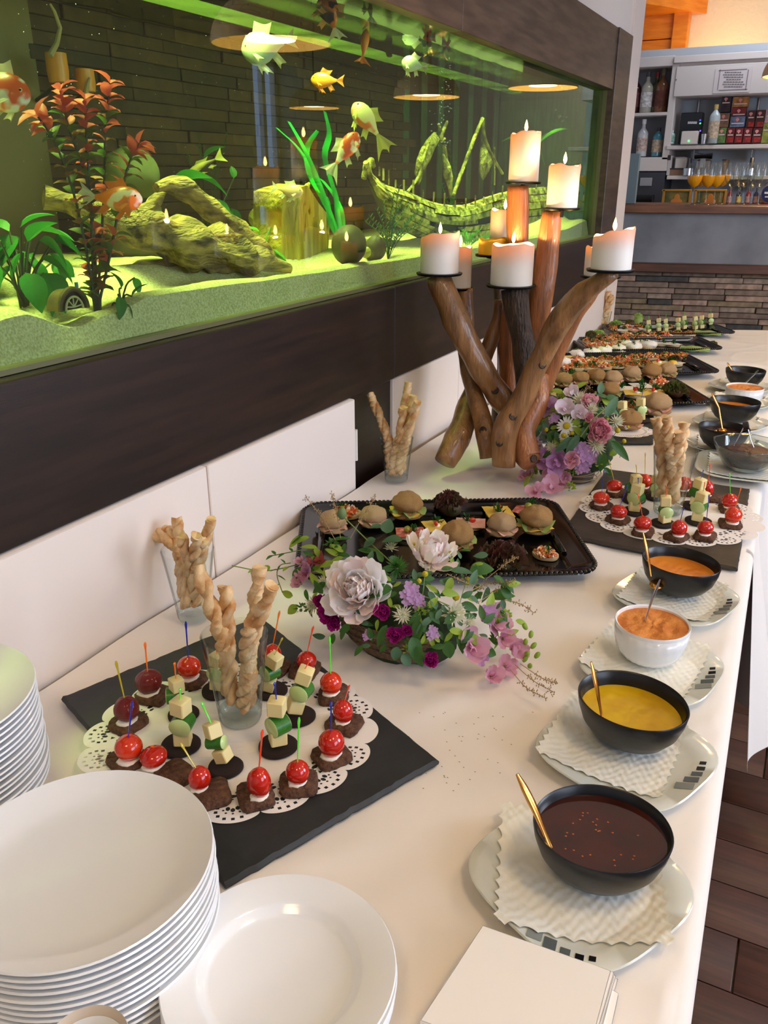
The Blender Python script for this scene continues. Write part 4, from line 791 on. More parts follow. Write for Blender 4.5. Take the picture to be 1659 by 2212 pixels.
# ================================================================ sauces along the table edge
SPL = mat('grey_white_porcelain', (214, 217, 208), .12, coat=.3); DECO = [mat('deco_black', (24, 24, 26), .2), mat('deco_grey', (92, 98, 98), .2), mat('deco_light', (140, 146, 142), .2)]
def sq(a, p=3.2): return 1 / (abs(cos(a)) ** p + abs(sin(a)) ** p) ** (1 / p)
NAPK = mat('embossed_paper', (236, 234, 222), .9, bump=(150, .25, .002))
def dishz(q): return .0055 if q < .66 else .006 + (.0085 - .006) * (q - .66) / .08 if q < .74 else .0085 + .0085 * (q - .74) / .245 if q < .985 else .017
def sauce_plate(c, hs, rz, label, deco_px, nap, naprz, naplabel, deco=5):
    th = thing('saucer_plate', label, 'plate', (c[0], c[1], ZT), rz); h = hs
    pr = [(0, .002), (h * .6, .001), (h * .64, 0), (h * .68, .003), (h * .97, .0135), (h, .0155), (h * .985, .017), (h * .74, .0085), (h * .66, .006), (0, .0055)]
    obj('dish', MB().lathe(pr, 64, fn=lambda a, z: sq(a)), SPL, th, ang=60)
    tw = (.0034, .0042, .005, .0064, .0076); rw = (.004, .005, .0066, .0088, .0112); off = -.028
    dp = at(deco_px[0], deco_px[1], ZT + .012); deco_ang = math.atan2(dp.y - c[1], dp.x - c[0]) - rz
    for k in range(deco):
        off += tw[k]; a = deco_ang - off / (h * .9); off += tw[k] + .0042; r = h * .84 * sq(a); p = V3((r * cos(a), r * sin(a), .0125))
        t = V3((-sin(deco_ang), cos(deco_ang), 0)); n = V3((cos(deco_ang), sin(deco_ang), 0)); sl = V3((0, 0, .27))
        vs = []
        for i, j in ((-1, -1), (1, -1), (1, 1), (-1, 1)):
            q = p + t * tw[k] * i + n * rw[k] * j; rho = (abs(q.x) ** 3.2 + abs(q.y) ** 3.2) ** (1 / 3.2) / h; q.z = dishz(rho) + .0007; vs.append(q)
        obj('printed_square', MB().add(vs, [(0, 1, 2, 3)]), DECO[0 if k < 2 else 1 if k < 4 else 2], th)
    if nap:
        o = thing('paper_doily_napkin', naplabel, 'napkin', (nap[0], nap[1], ZT), naprz); w = nap[2]; M_ = 40
        def f(a, b):
            x, y = (a * 2 - 1), (b * 2 - 1); sx = 1 - .055 * abs(cos(pi * 5 * (y + 1))) * max(0, (abs(x) - .75) / .25); sy = 1 - .055 * abs(cos(pi * 5 * (x + 1))) * max(0, (abs(y) - .75) / .25)
            r = max(abs(x), abs(y)); z = .0016 * sin(x * 40) * sin(y * 34 + (round(x * 7) % 2) * 1.5) + .002 * max(0, r - .8) * 5 + .001 * noise.noise(V3((x * 3, y * 3, w)))
            X_, Y_ = x * w * sx, y * w * sy; ga = naprz - rz; gx = nap[0] - c[0]; gy = nap[1] - c[1]; lx = gx * cos(rz) + gy * sin(rz) + X_ * cos(ga) - Y_ * sin(ga); ly = -gx * sin(rz) + gy * cos(rz) + X_ * sin(ga) + Y_ * cos(ga)
            rho = (abs(lx) ** 3.2 + abs(ly) ** 3.2) ** (1 / 3.2) / h; return (X_, Y_, dishz(rho) + .0022 + z * .35)
        obj('sheet', MB().grid(f, 81, 81), NAPK, o, ang=180)
    return th
def bowl(c, z0, r, hgt, label, mtl, ov=1.0, rz=0.0, sauce=None, lvl=.6, saucename='sauce', ribs=False, name='sauce_bowl', noisez=.0012, egg=.0, straight=False):
    th = thing(name, label, 'bowl', (c[0], c[1], z0), rz); fe = (lambda a, z: 1 + egg * cos(a)) if egg else None
    if straight: prof = [(.0, .0), (.62, 0), (.74, .08), (.9, .3), (.97, .6), (1.0, .97)]
    else: prof = [(.0, .02), (.38, .0), (.5, .03), (.72, .2), (.88, .45), (.97, .75), (1.0, .97)]
    out = [(r * a, hgt * b) for a, b in prof]; w = .0035
    ins = [(max(0, r * a - w), max(w, hgt * b)) for a, b in reversed(prof[1:])]
    if ribs:
        obj('shell', MB().lathe(out[:-1] + [(r * .995, hgt * .9), (r * .93, hgt * .87), (0, w * 1.5)], 96, fn=lambda a, z: (fe(a, z) if fe else 1) + .012 * math.sin(24 * a + z * 900 * (1 if int(z * 120) % 2 else -1) * .2) * (1 if z < hgt * .85 and z > .004 else 0), sy=ov), mtl, th, ang=180)
        obj('lip', MB().lathe([(r * .99, hgt * .88), (r, hgt * .97), (r * .985, hgt), (r - w, hgt * .97)] + ins + [(0, w)], 64, sy=ov), mtl, th, ang=60)
    else: obj('shell', MB().lathe(out + [(r * .985, hgt)] + ins + [(0, w)], 64, sy=ov, fn=fe), mtl, th, ang=60)
    if sauce:
        k = 0
        for (a, b), (a2, b2) in zip(prof, prof[1:]):
            if b <= lvl <= b2: k = a + (a2 - a) * (lvl - b) / max(1e-6, b2 - b)
        R = r * k - w * .7
        def f(a, b): t = 2 * pi * a; q = R * b * (1 + egg * cos(t)); x, y = q * cos(t), q * sin(t) * ov; return (x, y, hgt * lvl + noisez * (noise.noise(V3((x * 60, y * 30, c[0] * 9))) + .8 * noise.noise(V3((x * 140, y * 90, 3)))) * (1 - b ** 4) + .0012 * b ** 6)
        obj(saucename, MB().grid(f, 48, 18, True), sauce, th, ang=180)
    return th
def spoon(top, tip, cen, z1, label, m, w=.0048, name='spoon', y=None, blade=None):
    """top, tip: pixels; tip lies at height z1; the handle top stands above"""
    p = at(*tip, z1); q = aty(*top, p.y + (y or .012)); th = thing(name, label, 'spoon', p); d = q - p
    P = bez([V3((0, 0, 0)), d * .5 + V3((0, 0, .004)), d], 14)
    obj('handle', MB().tube(P, lerps([w * .75, w * .7, w * .95, w * 1.15, w * 1.05, w * .5], 14), 12, flat=.5), m, th)
    e = V3((cen[0] - p.x, cen[1] - p.y, 0)).normalized() * .018 + V3((0, 0, -.022)); obj('bowl', MB().ball(e, (.013, .017, .006), 14, 8), m, th)
    if blade: obj('blade', MB().tube([V3((0, 0, 0)), at(*blade, z1 - .012) - p], [w * .8, w], 10, flat=.35), m, th)
    return th
DARKS = mat('dark_chili_sauce', (66, 20, 8), .06, spec=.6, var=(46, 12, 6), vs=25, coat=.6)
YEL = mat('yellow_curry_sauce', (222, 180, 16), .22, var=(206, 158, 12), vs=18, coat=.3); ORA = mat('orange_cocktail_sauce', (238, 148, 48), .22, var=(226, 128, 36), vs=20, coat=.3); PAST = mat('orange_spread', (226, 146, 66), .55, var=(200, 112, 40), vs=45, bump=(260, .6, .003))
c = at(1258, 1905, .765); sauce_plate((.853, .703), .105, -.47, 'grey white plate with black squares under the dark sauce bowl', (1222, 2056), (.851, .713, .0905), .31, 'white embossed napkin under the dark sauce bowl')
b1 = bowl((.866, .722), ZT + .014, .0735, .062, 'black bowl of dark red brown chili sauce', BLACKC, .90, .35, DARKS, .78, 'chili_sauce', noisez=.0003, egg=.03)
for k in range(26): a = rr.uniform(0, 6.28); q = .05 * math.sqrt(rr.random()); obj('chili_seed', MB().ball((q * cos(a), q * sin(a) * .9, .062 * .78), (.0014, .001, .0007), 6, 4), mat('seed', (176, 92, 40), .4), b1)
spoon((1117, 1672), (1190, 1832), (.866, .722), ZT + .014 + .05, 'golden spoon standing in the dark chili sauce', GOLD)
sauce_plate((.852, .945), .104, -.36, 'grey white plate with black squares under the yellow sauce bowl', (1506, 1672), (.832, .958, .084), -.05, 'white embossed napkin under the yellow sauce bowl')
bowl((.846, .972), ZT + .014, .074, .064, 'black bowl of yellow curry sauce', BLACKC, .88, -.35, YEL, .66, 'curry_sauce', egg=.04)
spoon((1277, 1430), (1301, 1555), (.846, .972), ZT + .014 + .044, 'golden spoon standing in the yellow curry sauce', GOLD)
sauce_plate((.842, 1.175), .100, -.2, 'grey white plate with grey squares under the white spread bowl', (1524, 1460), (.830, 1.195, .085), -.12, 'white embossed napkin under the white bowl of orange spread')
w3 = bowl((.833, 1.198), ZT + .014, .0575, .062, 'white ribbed bowl of orange spread beside the flower trailing end', CERAMIC, 1, 0, PAST, .9, 'spread', ribs=True, noisez=.004, straight=True)
spoon((1426, 1252), (1393, 1340), (.833, 1.198), ZT + .014 + .057, 'steel spoon standing in the near white bowl of orange spread', STEEL, .004)
sauce_plate((.838, 1.43), .1, -.3, 'grey white plate with black squares under the orange cocktail sauce', (1576, 1310), (.832, 1.44, .083), -.1, 'white embossed napkin under the orange cocktail sauce')
bowl((.834, 1.452), ZT + .014, .071, .062, 'black bowl of orange cocktail sauce beside the second slate', BLACKC, .86, -.4, ORA, .66, 'cocktail_sauce', egg=.04)
spoon((1389, 1150), (1407, 1244), (.834, 1.452), ZT + .014 + .05, 'golden spoon standing in the orange cocktail sauce', GOLD)
# farther group beyond the second slate
def far_sauce(bu, bv, wpx, plate, kind, label, sauce, lvl, pl, nl, zt=None, ov=.9, sn='sauce', hk=.44):
    p = at(bu, bv, ZT + .02); r = wpx / 2 * pxm(p); pc = at(*plate, ZT + .012)
    sauce_plate((pc.x, pc.y), .105, -.35, pl, (plate[0] + 50, plate[1] - 18), (pc.x - .005, pc.y + .006, .08), rr.uniform(-.3, .3), nl)
    return bowl((p.x, p.y), ZT + .014, r, r * 2 * hk, label, kind, ov, -.2, sauce, lvl, sn, ribs=kind is CERAMIC, straight=kind is CERAMIC, noisez=.004 if kind is CERAMIC else .0012)
JAM = mat('dark_berry_jam', (56, 22, 18), .08, spec=.6, var=(40, 14, 12), vs=30, coat=.6, bump=(60, .4, .006))
far_sauce(1558, 962, 106, (1572, 962), BLACKC, 'black bowl of dark jam next to the glass bowl', JAM, .72, 'white plate under the dark jam bowl', 'white embossed napkin under the dark jam bowl', sn='jam')
far_sauce(1582, 905, 104, (1580, 912), BLACKC, 'black bowl of orange sauce, third black bowl from the far end', ORA, .66, 'white plate under the far orange sauce bowl', 'white embossed napkin under the far orange sauce bowl')
far_sauce(1604, 868, 78, (1600, 866), CERAMIC, 'small white bowl of orange spread in the far sauce group', PAST, .9, 'white plate under the far white spread bowl', 'white embossed napkin under the far white spread bowl', ov=1, sn='spread', hk=.48)
far_sauce(1606, 830, 82, (1602, 834), BLACKC, 'black sauce bowl farthest along the table', ORA, .4, 'white plate under the farthest sauce bowl', 'white embossed napkin under the farthest sauce bowl')
def knife(a, b, c, y0, label, m):
    p, q, s = aty(*a, y0), aty(*b, y0), aty(*c, y0 - .01); th = thing('spoon', label, 'spoon', s); obj('handle', MB().tube(bez([p - s, q - s], 8), [.005, .0062, .0065, .0065, .006, .006, .0055, .005, .004], 10, flat=.45), m, th)
    obj('shaft', MB().tube([q - s, s - s], [.0042, .0055], 10, flat=.5), m, th); obj('bowl', MB().ball((0, .004, -.006), (.014, .018, .006), 12, 7), m, th)
knife((1538, 849), (1553, 880), (1560, 926), at(1558, 940, ZT + .05).y, 'golden spoon with bent neck standing in the dark jam', GOLD)
knife((1571, 784), (1580, 797), (1591, 814), at(1600, 815, ZT + .05).y, 'golden spoon standing in the farthest black bowl', GOLD)
knife((1638, 800), (1622, 816), (1605, 832), at(1604, 835, ZT + .05).y, 'dark steel spoon standing in the far white bowl', STEEL)
# cut glass bowl with chocolate spread and sugar tongs
gp = at(1602, 1022, ZT + .014); r = 74 * pxm(gp); pc = at(1610, 1010, ZT + .01)
sauce_plate((pc.x, pc.y), .128, 0.1, 'large white plate under the cut glass bowl', (1659, 960), (pc.x, pc.y, .095), .1, 'white embossed napkin under the cut glass bowl')
g = thing('glass_bowl', 'cut glass bowl of chocolate spread on a white plate', 'bowl', (gp.x + .004, gp.y + .05, ZT + .014))
obj('shell', MB().lathe([(0, .0), (r * .5, 0), (r * .66, .012), (r * .86, .04), (r * .98, .062), (r, .068), (r * .96, .062), (r * .83, .04), (r * .62, .015), (0, .006)], 60, fn=lambda a, z: 1 + (.03 * math.sin(9 * a) if z > .05 else .012 * math.sin(30 * a + z * 160))), GLASSB, g, ang=180)
CHOC = mat('chocolate_spread', (92, 46, 30), .3, var=(54, 24, 16), vs=30, bump=(70, .7, .008))
obj('chocolate_spread', MB().lathe([(0, .008), (r * .58, .012), (r * .76, .034), (r * .78, .042), (r * .55, .052), (r * .3, .058), (0, .06)], 40, fn=lambda a, z: 1 + .07 * noise.noise(V3((cos(a) * 2, sin(a) * 2, z * 60)))), CHOC, g, ang=180)
yb = gp.y + .05; tz = thing('tongs', 'steel sugar tongs with dark grip standing in the chocolate spread', 'tongs', aty(1570, 995, yb)); o_ = V3(tz.location)
for pts in ([(1610, 918), (1590, 955), (1572, 992)], [(1614, 918), (1622, 950), (1636, 985)]): obj('arm', MB().tube([aty(u, v, yb) - o_ for u, v in pts], [.004, .003, .0035], 8, flat=.5), STEEL, tz)
obj('grip', MB().tube([aty(1606, 921, yb) - o_, aty(1617, 919, yb) - o_], .011, 12), mat('brown_grip', (50, 34, 30), .3), tz)
# ================================================================ slates and doilies
SLATE = mat('black_slate', (44, 45, 46), .55, var=(32, 33, 34), vs=12, vd=6, bump=(45, .35, .003)); SLATE2 = mat('brown_slate', (62, 55, 48), .5, var=(48, 42, 37), vs=12, vd=6, bump=(45, .35, .003))
def slate(q, m, label):
    P = [at(u, v, ZT + .004) for u, v in q]; c = sum(P, V3()) / 4; th = thing('slate_board', label, 'serving board', (c.x, c.y, ZT)); poly = []
    for i in range(4):
        a, b = P[i] - c, P[(i + 1) % 4] - c
        for k in range(40): p = a.lerp(b, k / 40); e = .0012 * noise.noise(p * 160 + V3((i, 0, 0))) + .0012 * noise.noise(p * 60); n = V3((b.y - a.y, a.x - b.x, 0)).normalized(); poly.append((p + n * e, n))
    n = len(poly); mb = MB(); vs = []
    for z, ins in ((0, .0), (.0035, -.001), (.0062, .0012), (.008, .003)):
        for p, nn in poly: k = ins * (1 + .6 * noise.noise(p * 130)); vs.append((p.x - nn.x * k, p.y - nn.y * k, z))
    fs = [(r * n + i, r * n + (i + 1) % n, (r + 1) * n + (i + 1) % n, (r + 1) * n + i) for r in range(3) for i in range(n)] + [tuple(range(3 * n, 4 * n)), tuple(reversed(range(n)))]
    obj('board', mb.add(vs, fs), m, th, ang=25); return th
slate([(133, 1510), (487, 1915), (948, 1645), (561, 1332)], SLATE, 'black slate board in front, with doily and bites by the large plates')
slate([(1209, 1156), (1593, 1231), (1619, 1059), (1311, 1015)], SLATE2, 'dark slate board beside the black tray and the orange sauce')
slate([(1150, 952), (1410, 958), (1412, 898), (1165, 893)], SLATE, 'dark slate board with rolls behind the second flower arrangement')
LACE = mat('white_doily_paper', (243, 238, 234), .9)
def doily(c, rx, ry, rz, label, z):
    cu = bpy.data.curves.new('doily', 'CURVE'); cu.dimensions = '2D'; cu.fill_mode = 'FRONT'; cu.extrude = 0
    def spl(pts):
        s = cu.splines.new('POLY'); s.points.add(len(pts) - 1); s.use_cyclic_u = True
        for p, q in zip(s.points, pts): p.co = (q[0], q[1], 0, 1)
    n = 18
    def edge_r(a): k = abs(sin(n * a / 2)); return 1 - .075 + .075 * k ** .55
    spl([(rx * edge_r(2 * pi * i / 720) * cos(2 * pi * i / 720), ry * edge_r(2 * pi * i / 720) * sin(2 * pi * i / 720)) for i in range(720)])
    def hole(r, a, hr, ha, k=6, rot=0):
        pts = []
        for i in range(k): t = -2 * pi * i / k + rot; rr_ = r + 1.25 * hr * cos(t); aa = a + 1.25 * ha * sin(t) / max(.2, r); pts.append((rx * rr_ * cos(aa), ry * rr_ * sin(aa)))
        spl(pts)
    for i in range(n):
        a0 = 2 * pi * (i + .5) / n
        if i % 5 == 2: continue                                 # plain solid lobes between the lace ones
        for j in range(9): t = pi * (j / 8 - .5) * 1.25; hole(.875 + .085 * cos(t), a0 + .115 * sin(t), .013, .012, 4, pi / 4)
        for j in range(5): t = pi * (j / 4 - .5) * 1.0; hole(.868 + .040 * cos(t), a0 + .065 * sin(t), .007, .007, 5)
        for j in (-1, 0, 1): hole(.868 - (.012 if j else -.005), a0 + j * .034, .017, .012, 6)
        hole(.80, a0 - .06, .016, .014, 3); hole(.80, a0 + .06, .016, .014, 3, pi)
    for i in range(56): a = 2 * pi * i / 56; hole(.735, a, .014, .022, 6)
    for i in range(84): a = 2 * pi * i / 84; hole(.765, a, .006, .007, 4)
    for i in range(64): a = 2 * pi * (i + .5) / 64; hole(.70, a, .010, .018, 5)
    o_ = bpy.data.objects.new('doily_tmp', cu); COL.objects.link(o_); dg = bpy.context.evaluated_depsgraph_get(); me = bpy.data.meshes.new_from_object(o_.evaluated_get(dg)); bpy.data.objects.remove(o_)
    me.materials.clear(); me.materials.append(LACE); me.name = 'doily'
    for v in me.vertices: r = math.hypot(v.co.x / rx, v.co.y / ry); v.co.z = .0004 + .0018 * max(0, r - .8) * (1 + sin(6 * math.atan2(v.co.y, v.co.x)))
    o = obj('lace_doily', me, None, None, (c[0], c[1], z), (0, 0, rz)); return tag(o, label, 'doily')
doily((.359, .741), .203, .176, .65, 'white lace paper doily on the black front slate', ZT + .0082)
doily((.757, 1.855), .203, .186, .16, 'white lace paper doily on the slate beside the orange sauce', ZT + .0082)
ZD = ZT + .009
# ================================================================ tomato and cheese bites
BREAD = mat('dark_rye_bread', (74, 46, 32), .9, var=(112, 76, 52), vs=140, vd=4, bump=(240, 1.0, .004)); PUMP = mat('pumpernickel', (50, 30, 22), .85, var=(36, 20, 15), vs=90, bump=(220, .6, .002))
TOM = [mat('tomato_red', (206, 36, 14), .12, var=(190, 24, 10), vs=30, coat=.6), mat('tomato_orange_red', (226, 62, 14), .12, var=(206, 34, 12), vs=25, coat=.6), mat('tomato_dark', (160, 20, 20), .28, var=(128, 12, 16), vs=60, bump=(90, .8, .004), coat=.3)]
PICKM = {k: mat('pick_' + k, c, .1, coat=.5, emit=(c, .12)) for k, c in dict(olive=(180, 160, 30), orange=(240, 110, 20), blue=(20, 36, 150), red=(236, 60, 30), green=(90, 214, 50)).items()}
CHEESE = mat('pale_cheese', (240, 226, 168), .4, sss=.15, var=(232, 214, 146), vs=40); CREAM = mat('cream_cheese', (246, 240, 228), .5); CUCS = mat('cucumber_skin', (34, 96, 26), .3, var=(64, 130, 40), vs=40, stretch=(1, 1, .2)); CUCF = mat('cucumber_flesh', (186, 214, 128), .25, var=(214, 232, 166), vs=120, coat=.3)
def breadslab(w, d, h, seed):
    b = MB(); n = 22; vs = []
    for z, k in ((0, .96), (h * .5, 1.03), (h, .97)):
        for i in range(n):
            a = 2 * pi * i / n; s = sq(a, 6); j = 1 + .1 * noise.noise(V3((cos(a) * 3, sin(a) * 3, z * 200 + seed))); vs.append((w / 2 * s * cos(a) * k * j, d / 2 * s * sin(a) * k * j, z + .0012 * noise.noise(V3((i * .9, z * 300, seed)))))
    fs = [(r * n + i, r * n + (i + 1) % n, (r + 1) * n + (i + 1) % n, (r + 1) * n + i) for r in range(2) for i in range(n)] + [tuple(reversed(range(n)))]; b.add(vs, fs)
    m = b.mark(); b.add([(0, 0, h * 1.06)], []); b.f += [[2 * n + i, 2 * n + (i + 1) % n, m] for i in range(n)]; b.m += [0] * n; return b.mesh('rye_slab', BREAD, ang=180)
SLABS = [breadslab(.047, .043, .0105, i * 3.1) for i in range(4)]
TOMS = [[MB().ball((0, 0, 0), (1, 1, 1.0), 20, 14, fn=(lambda d, j=j: (1 - .10 * max(0, d.z) ** 2 * (j % 2)) * (1 + (.03 * sin(5 * math.atan2(d.y, d.x)) if j == 2 else .012 * sin(3 * math.atan2(d.y, d.x)))))).mesh('tomato', t, ang=180) for t in TOM] for j in range(3)]
def pickmesh(th, p, q, colr):
    P = [p.lerp(q, t) for t in (0, .2, .5, .8, .88, .94, 1)]; return obj('pick', MB().tube(P, [.0009, .0011, .0014, .0015, .0022, .0026, .0014], 8, flat=.6), PICKM[colr], th)
def tomato_bite(br, tm, pk, colr, size, tk, label, grp, shape=0, rzb=None):
    p = at(br[0], br[1], ZD + .006); s = pxm(p); th = thing('tomato_bite', label, 'canape', (p.x, p.y, ZD), 0, grp); o_ = V3(th.location)
    obj('rye_bread', SLABS[rr.randrange(4)], None, th, (0, 0, 0), (0, 0, rr.uniform(0, 3) if rzb is None else rzb))
    w, h = size[0] * s / 2, size[1] * s / 2; t = aty(tm[0], tm[1], p.y) - o_; t.z = max(.0095 + h * .88, min(t.z, .0095 + h * 1.05))
    obj('cream_cheese', MB().ball((t.x, t.y - .002, .0105), (w * .8, w * .85, .004), 14, 6, .3, 200), CREAM, th, ang=180)
    obj('tomato', TOMS[shape][tk], None, th, t, (rr.uniform(-.15, .15), rr.uniform(-.15, .15), rr.uniform(0, 6)), (w, w, h))
    q = aty(pk[0], pk[1], p.y + rr.uniform(-.004, .004)) - o_; pickmesh(th, V3((t.x, t.y, t.z + h * .5)), q, colr); return th
G1, G2 = 'tomato bites on the front slate', 'tomato bites on the slate by the orange sauce'
for a in (((277, 1560), (273, 1531), (250, 1428), 'olive', (54, 56), 2, 'wrinkled dark red tomato on rye with olive pick', 2), ((332, 1500), (321, 1472), (313, 1388), 'orange', (58, 52), 2, 'wrinkled dark tomato bite with orange pick', 2),
          ((410, 1466), (408, 1438), (401, 1343), 'blue', (52, 50), 1, 'pear shaped orange red tomato bite with blue pick next to the tall glass', 1), ((592, 1440), (588, 1410), (604, 1320), 'orange', (40, 48), 0, 'red tomato bite with orange pick behind the bread stick glass', 0),
          ((658, 1446), (662, 1428), (677, 1353), 'red', (44, 42), 0, 'small red tomato bite with red pick at the slate edge facing the flowers', 0), ((720, 1500), (715, 1478), (712, 1375), 'green', (48, 50), 1, 'bright round tomato bite with tall green pick', 0),
          ((744, 1562), (741, 1541), (755, 1480), 'red', (44, 56), 0, 'tomato bite leaning with a red orange pick next to the green picked one', 1), ((716, 1632), (716, 1606), (715, 1515), 'blue', (58, 62), 0, 'big red tomato bite with blue pick at the open slate side', 0),
          ((645, 1692), (643, 1668), (646, 1550), 'green', (52, 54), 0, 'tomato bite with green pick and a dab of cream on its side', 0), ((552, 1718), (560, 1696), (567, 1577), 'red', (52, 78), 0, 'long upright plum tomato bite with red pick', 1),
          ((458, 1714), (433, 1704), (390, 1605), 'olive', (50, 54), 0, 'tomato bite with slanting olive pick beside the big plate', 0), ((378, 1672), (336, 1668), (328, 1610), 'orange', (60, 46), 0, 'tomato bite half hidden by the big plate, orange pick', 1),
          ((275, 1640), (277, 1608), (286, 1515), 'blue', (60, 56), 1, 'glossy orange red tomato bite with blue pick at the wall corner of the doily', 0)):
    tomato_bite(*a[:6], a[6], G1, a[7])
for a in (((1334, 1064), (1327, 1049), (1315, 993), 'olive', (34, 26), 0, 'tomato bite with olive pick next to the flower vase', 1), ((1299, 1091), (1299, 1074), (1305, 1014), 'blue', (36, 26), 1, 'orange red tomato bite with blue pick at the flower corner of the slate', 1),
          ((1335, 1121), (1336, 1109), (1356, 1047), 'blue', (36, 30), 0, 'tomato bite with blue pick slanting, facing the black tray', 2), ((1389, 1148), (1388, 1130), (1379, 1067), 'red', (38, 34), 0, 'tomato bite with red pick above the golden spoon', 1),
          ((1461, 1158), (1466, 1146), (1477, 1096), 'blue', (34, 36), 0, 'dark tomato bite with cream speck and blue pick, front row', 0), ((1523, 1157), (1524, 1140), (1532, 1068), 'blue', (34, 32), 0, 'tomato bite with blue pick at the near table edge corner', 0),
          ((1577, 1131), (1584, 1113), (1601, 1053), 'orange', (36, 36), 1, 'tomato bite with orange pick on the doily rim over the table edge', 2), ((1575, 1098), (1576, 1086), (1576, 1022), 'green', (34, 32), 0, 'tomato bite with green pick near the table edge', 0),
          ((1538, 1075), (1528, 1060), (1534, 1002), 'red', (26, 36), 0, 'tomato bite with red pick half hidden by a cheese skewer', 0), ((1481, 1062), (1478, 1048), (1474, 1020), 'red', (30, 32), 0, 'tomato bite hidden behind the glass of bread sticks', 0),
          ((1400, 1057), (1392, 1040), (1394, 978), 'olive', (30, 32), 1, 'tomato bite with long olive green pick at the back of the slate', 0)):
    tomato_bite(*a[:6], a[6], G2, a[7])
CUBE = MB().box((0, 0, 0), (1, 1, 1), .06).mesh('cheese_cube', CHEESE)
_c = MB(); _c.lathe([(0, -.5), (.84, -.5), (.9, -.46)], 20); _c.cm = 1; _c.lathe([(.9, -.46), (.9, .46)], 20); _c.cm = 0; _c.lathe([(.9, .46), (.84, .5), (0, .5)], 20)
_m0 = MB(); CUC = _c.mesh('cucumber_slice', [CUCF, CUCS], ang=50)
DISC = MB().lathe([(0, 0), (.9, 0), (1, .12), (1, .3), (.9, .4), (0, .4)], 32, fn=lambda a, z: 1 + .03 * sin(3 * a)).mesh('pumpernickel_round', PUMP)
def skewer(base, pts, pk, colr, wpx, label, grp, yaw=.3, hid=False, z=None, disc=True, dw=None):
    """pts: pixels of lower cheese, cucumber, upper cheese"""
    zz = ZD if z is None else z; p = at(base[0], base[1], zz + .003); s = pxm(p); th = thing('cheese_skewer', label, 'canape', (p.x, p.y, zz), 0, grp); o_ = V3(th.location); R = (dw or wpx * 1.15) * s
    if disc: obj('pumpernickel_round', DISC, None, th, (0, 0, 0), None, (R, R, .018))
    y = p.y - .004; c0, c1, c2 = [aty(u, v, y) - o_ for u, v in pts]; w = wpx * s
    lo = (.0075 if disc else 0) + w * .42; dz = max(0, lo - c0.z); 
    for c in (c0, c1, c2): c.z += dz
    tilt = math.atan2(c2.x - c0.x, c2.z - c0.z); rot = rr.uniform(-.5, .5)
    obj('cheese_cube', CUBE, None, th, c0, (0, tilt, rot + .5), (w * .95, w * .9, w * .88)); obj('cheese_cube', CUBE, None, th, c2, (0, tilt, rot), (w * .95, w * .9, w * .98))
    obj('cucumber_slice', CUC, None, th, c1, (pi / 2, 0, yaw), (w * .72, w * .66, w * 1.05)) if not hid else obj('cucumber_slice', CUC, None, th, c1, (pi / 2 - .2, .3, yaw + 1.25), (w * .55, w * .5, w * 1.2))
    q = aty(pk[0], pk[1], y) - o_; pickmesh(th, c2 + V3((0, 0, w * .4)), q + V3((0, 0, dz)), colr); return th
S1, S2 = 'cheese skewers on the front slate', 'cheese skewers on the slate by the orange sauce'
for a in (((487, 1658), ((481, 1630), (467, 1603), (459, 1577)), (435, 1517), 'green', 33, 'leaning cheese skewer with green pick nearest the big plate', S1, .5, True), ((390, 1610), ((395, 1590), (394, 1562), (390, 1526)), (389, 1487), 'green', 37, 'upright cheese skewer with green pick toward the wall', S1, .35),
          ((396, 1543), ((386, 1520), (375, 1502), (381, 1478)), (377, 1431), 'orange', 29, 'cheese skewer with orange pick behind the green picked one', S1, -.9), ((600, 1612), ((600, 1590), (601, 1566), (598, 1526)), (593, 1474), 'blue', 37, 'cheese skewer with blue pick and a thick cucumber slice', S1, -.35),
          ((642, 1547), ((638, 1523), (652, 1491), (658, 1459)), (673, 1420), 'red', 34, 'cheese skewer with red pick beside the tall glass', S1, .1), ((586, 1492), ((580, 1477), (583, 1451), (593, 1427)), (610, 1378), 'olive', 30, 'cheese skewer with olive pick behind the tall glass', S1, -.3),
          ((470, 1492), ((470, 1474), (470, 1450), (470, 1425)), (466, 1390), 'red', 30, 'cheese skewer hidden behind the tall glass of bread sticks', S1, .2)): skewer(*a)
for a in (((1432, 1131), ((1436, 1118), (1438, 1104), (1438, 1082)), (1438, 1047), 'red', 22, 'cheese skewer with red pick in front of the bread stick glass', S2, .35), ((1508, 1126), ((1507, 1114), (1511, 1094), (1517, 1074)), (1523, 1041), 'orange', 24, 'cheese skewer with orange pick, toward the table edge', S2, -.25),
          ((1496, 1093), ((1503, 1080), (1506, 1064), (1512, 1044)), (1520, 1014), 'blue', 22, 'cheese skewer with blue pick behind the orange picked one', S2, 1.0), ((1373, 1105), ((1370, 1097), (1374, 1080), (1377, 1061)), (1378, 1037), 'blue', 24, 'cheese skewer with blue pick by the glass foot', S2, -.4),
          ((1368, 1080), ((1370, 1070), (1367, 1056), (1374, 1038)), (1374, 1005), 'olive', 22, 'cheese skewer with olive pick behind a blue picked one', S2, .9), ((1416, 1074), ((1418, 1064), (1418, 1052), (1420, 1036)), (1424, 1010), 'green', 20, 'cheese skewer behind the glass on the second slate', S2, .2)): skewer(*a)
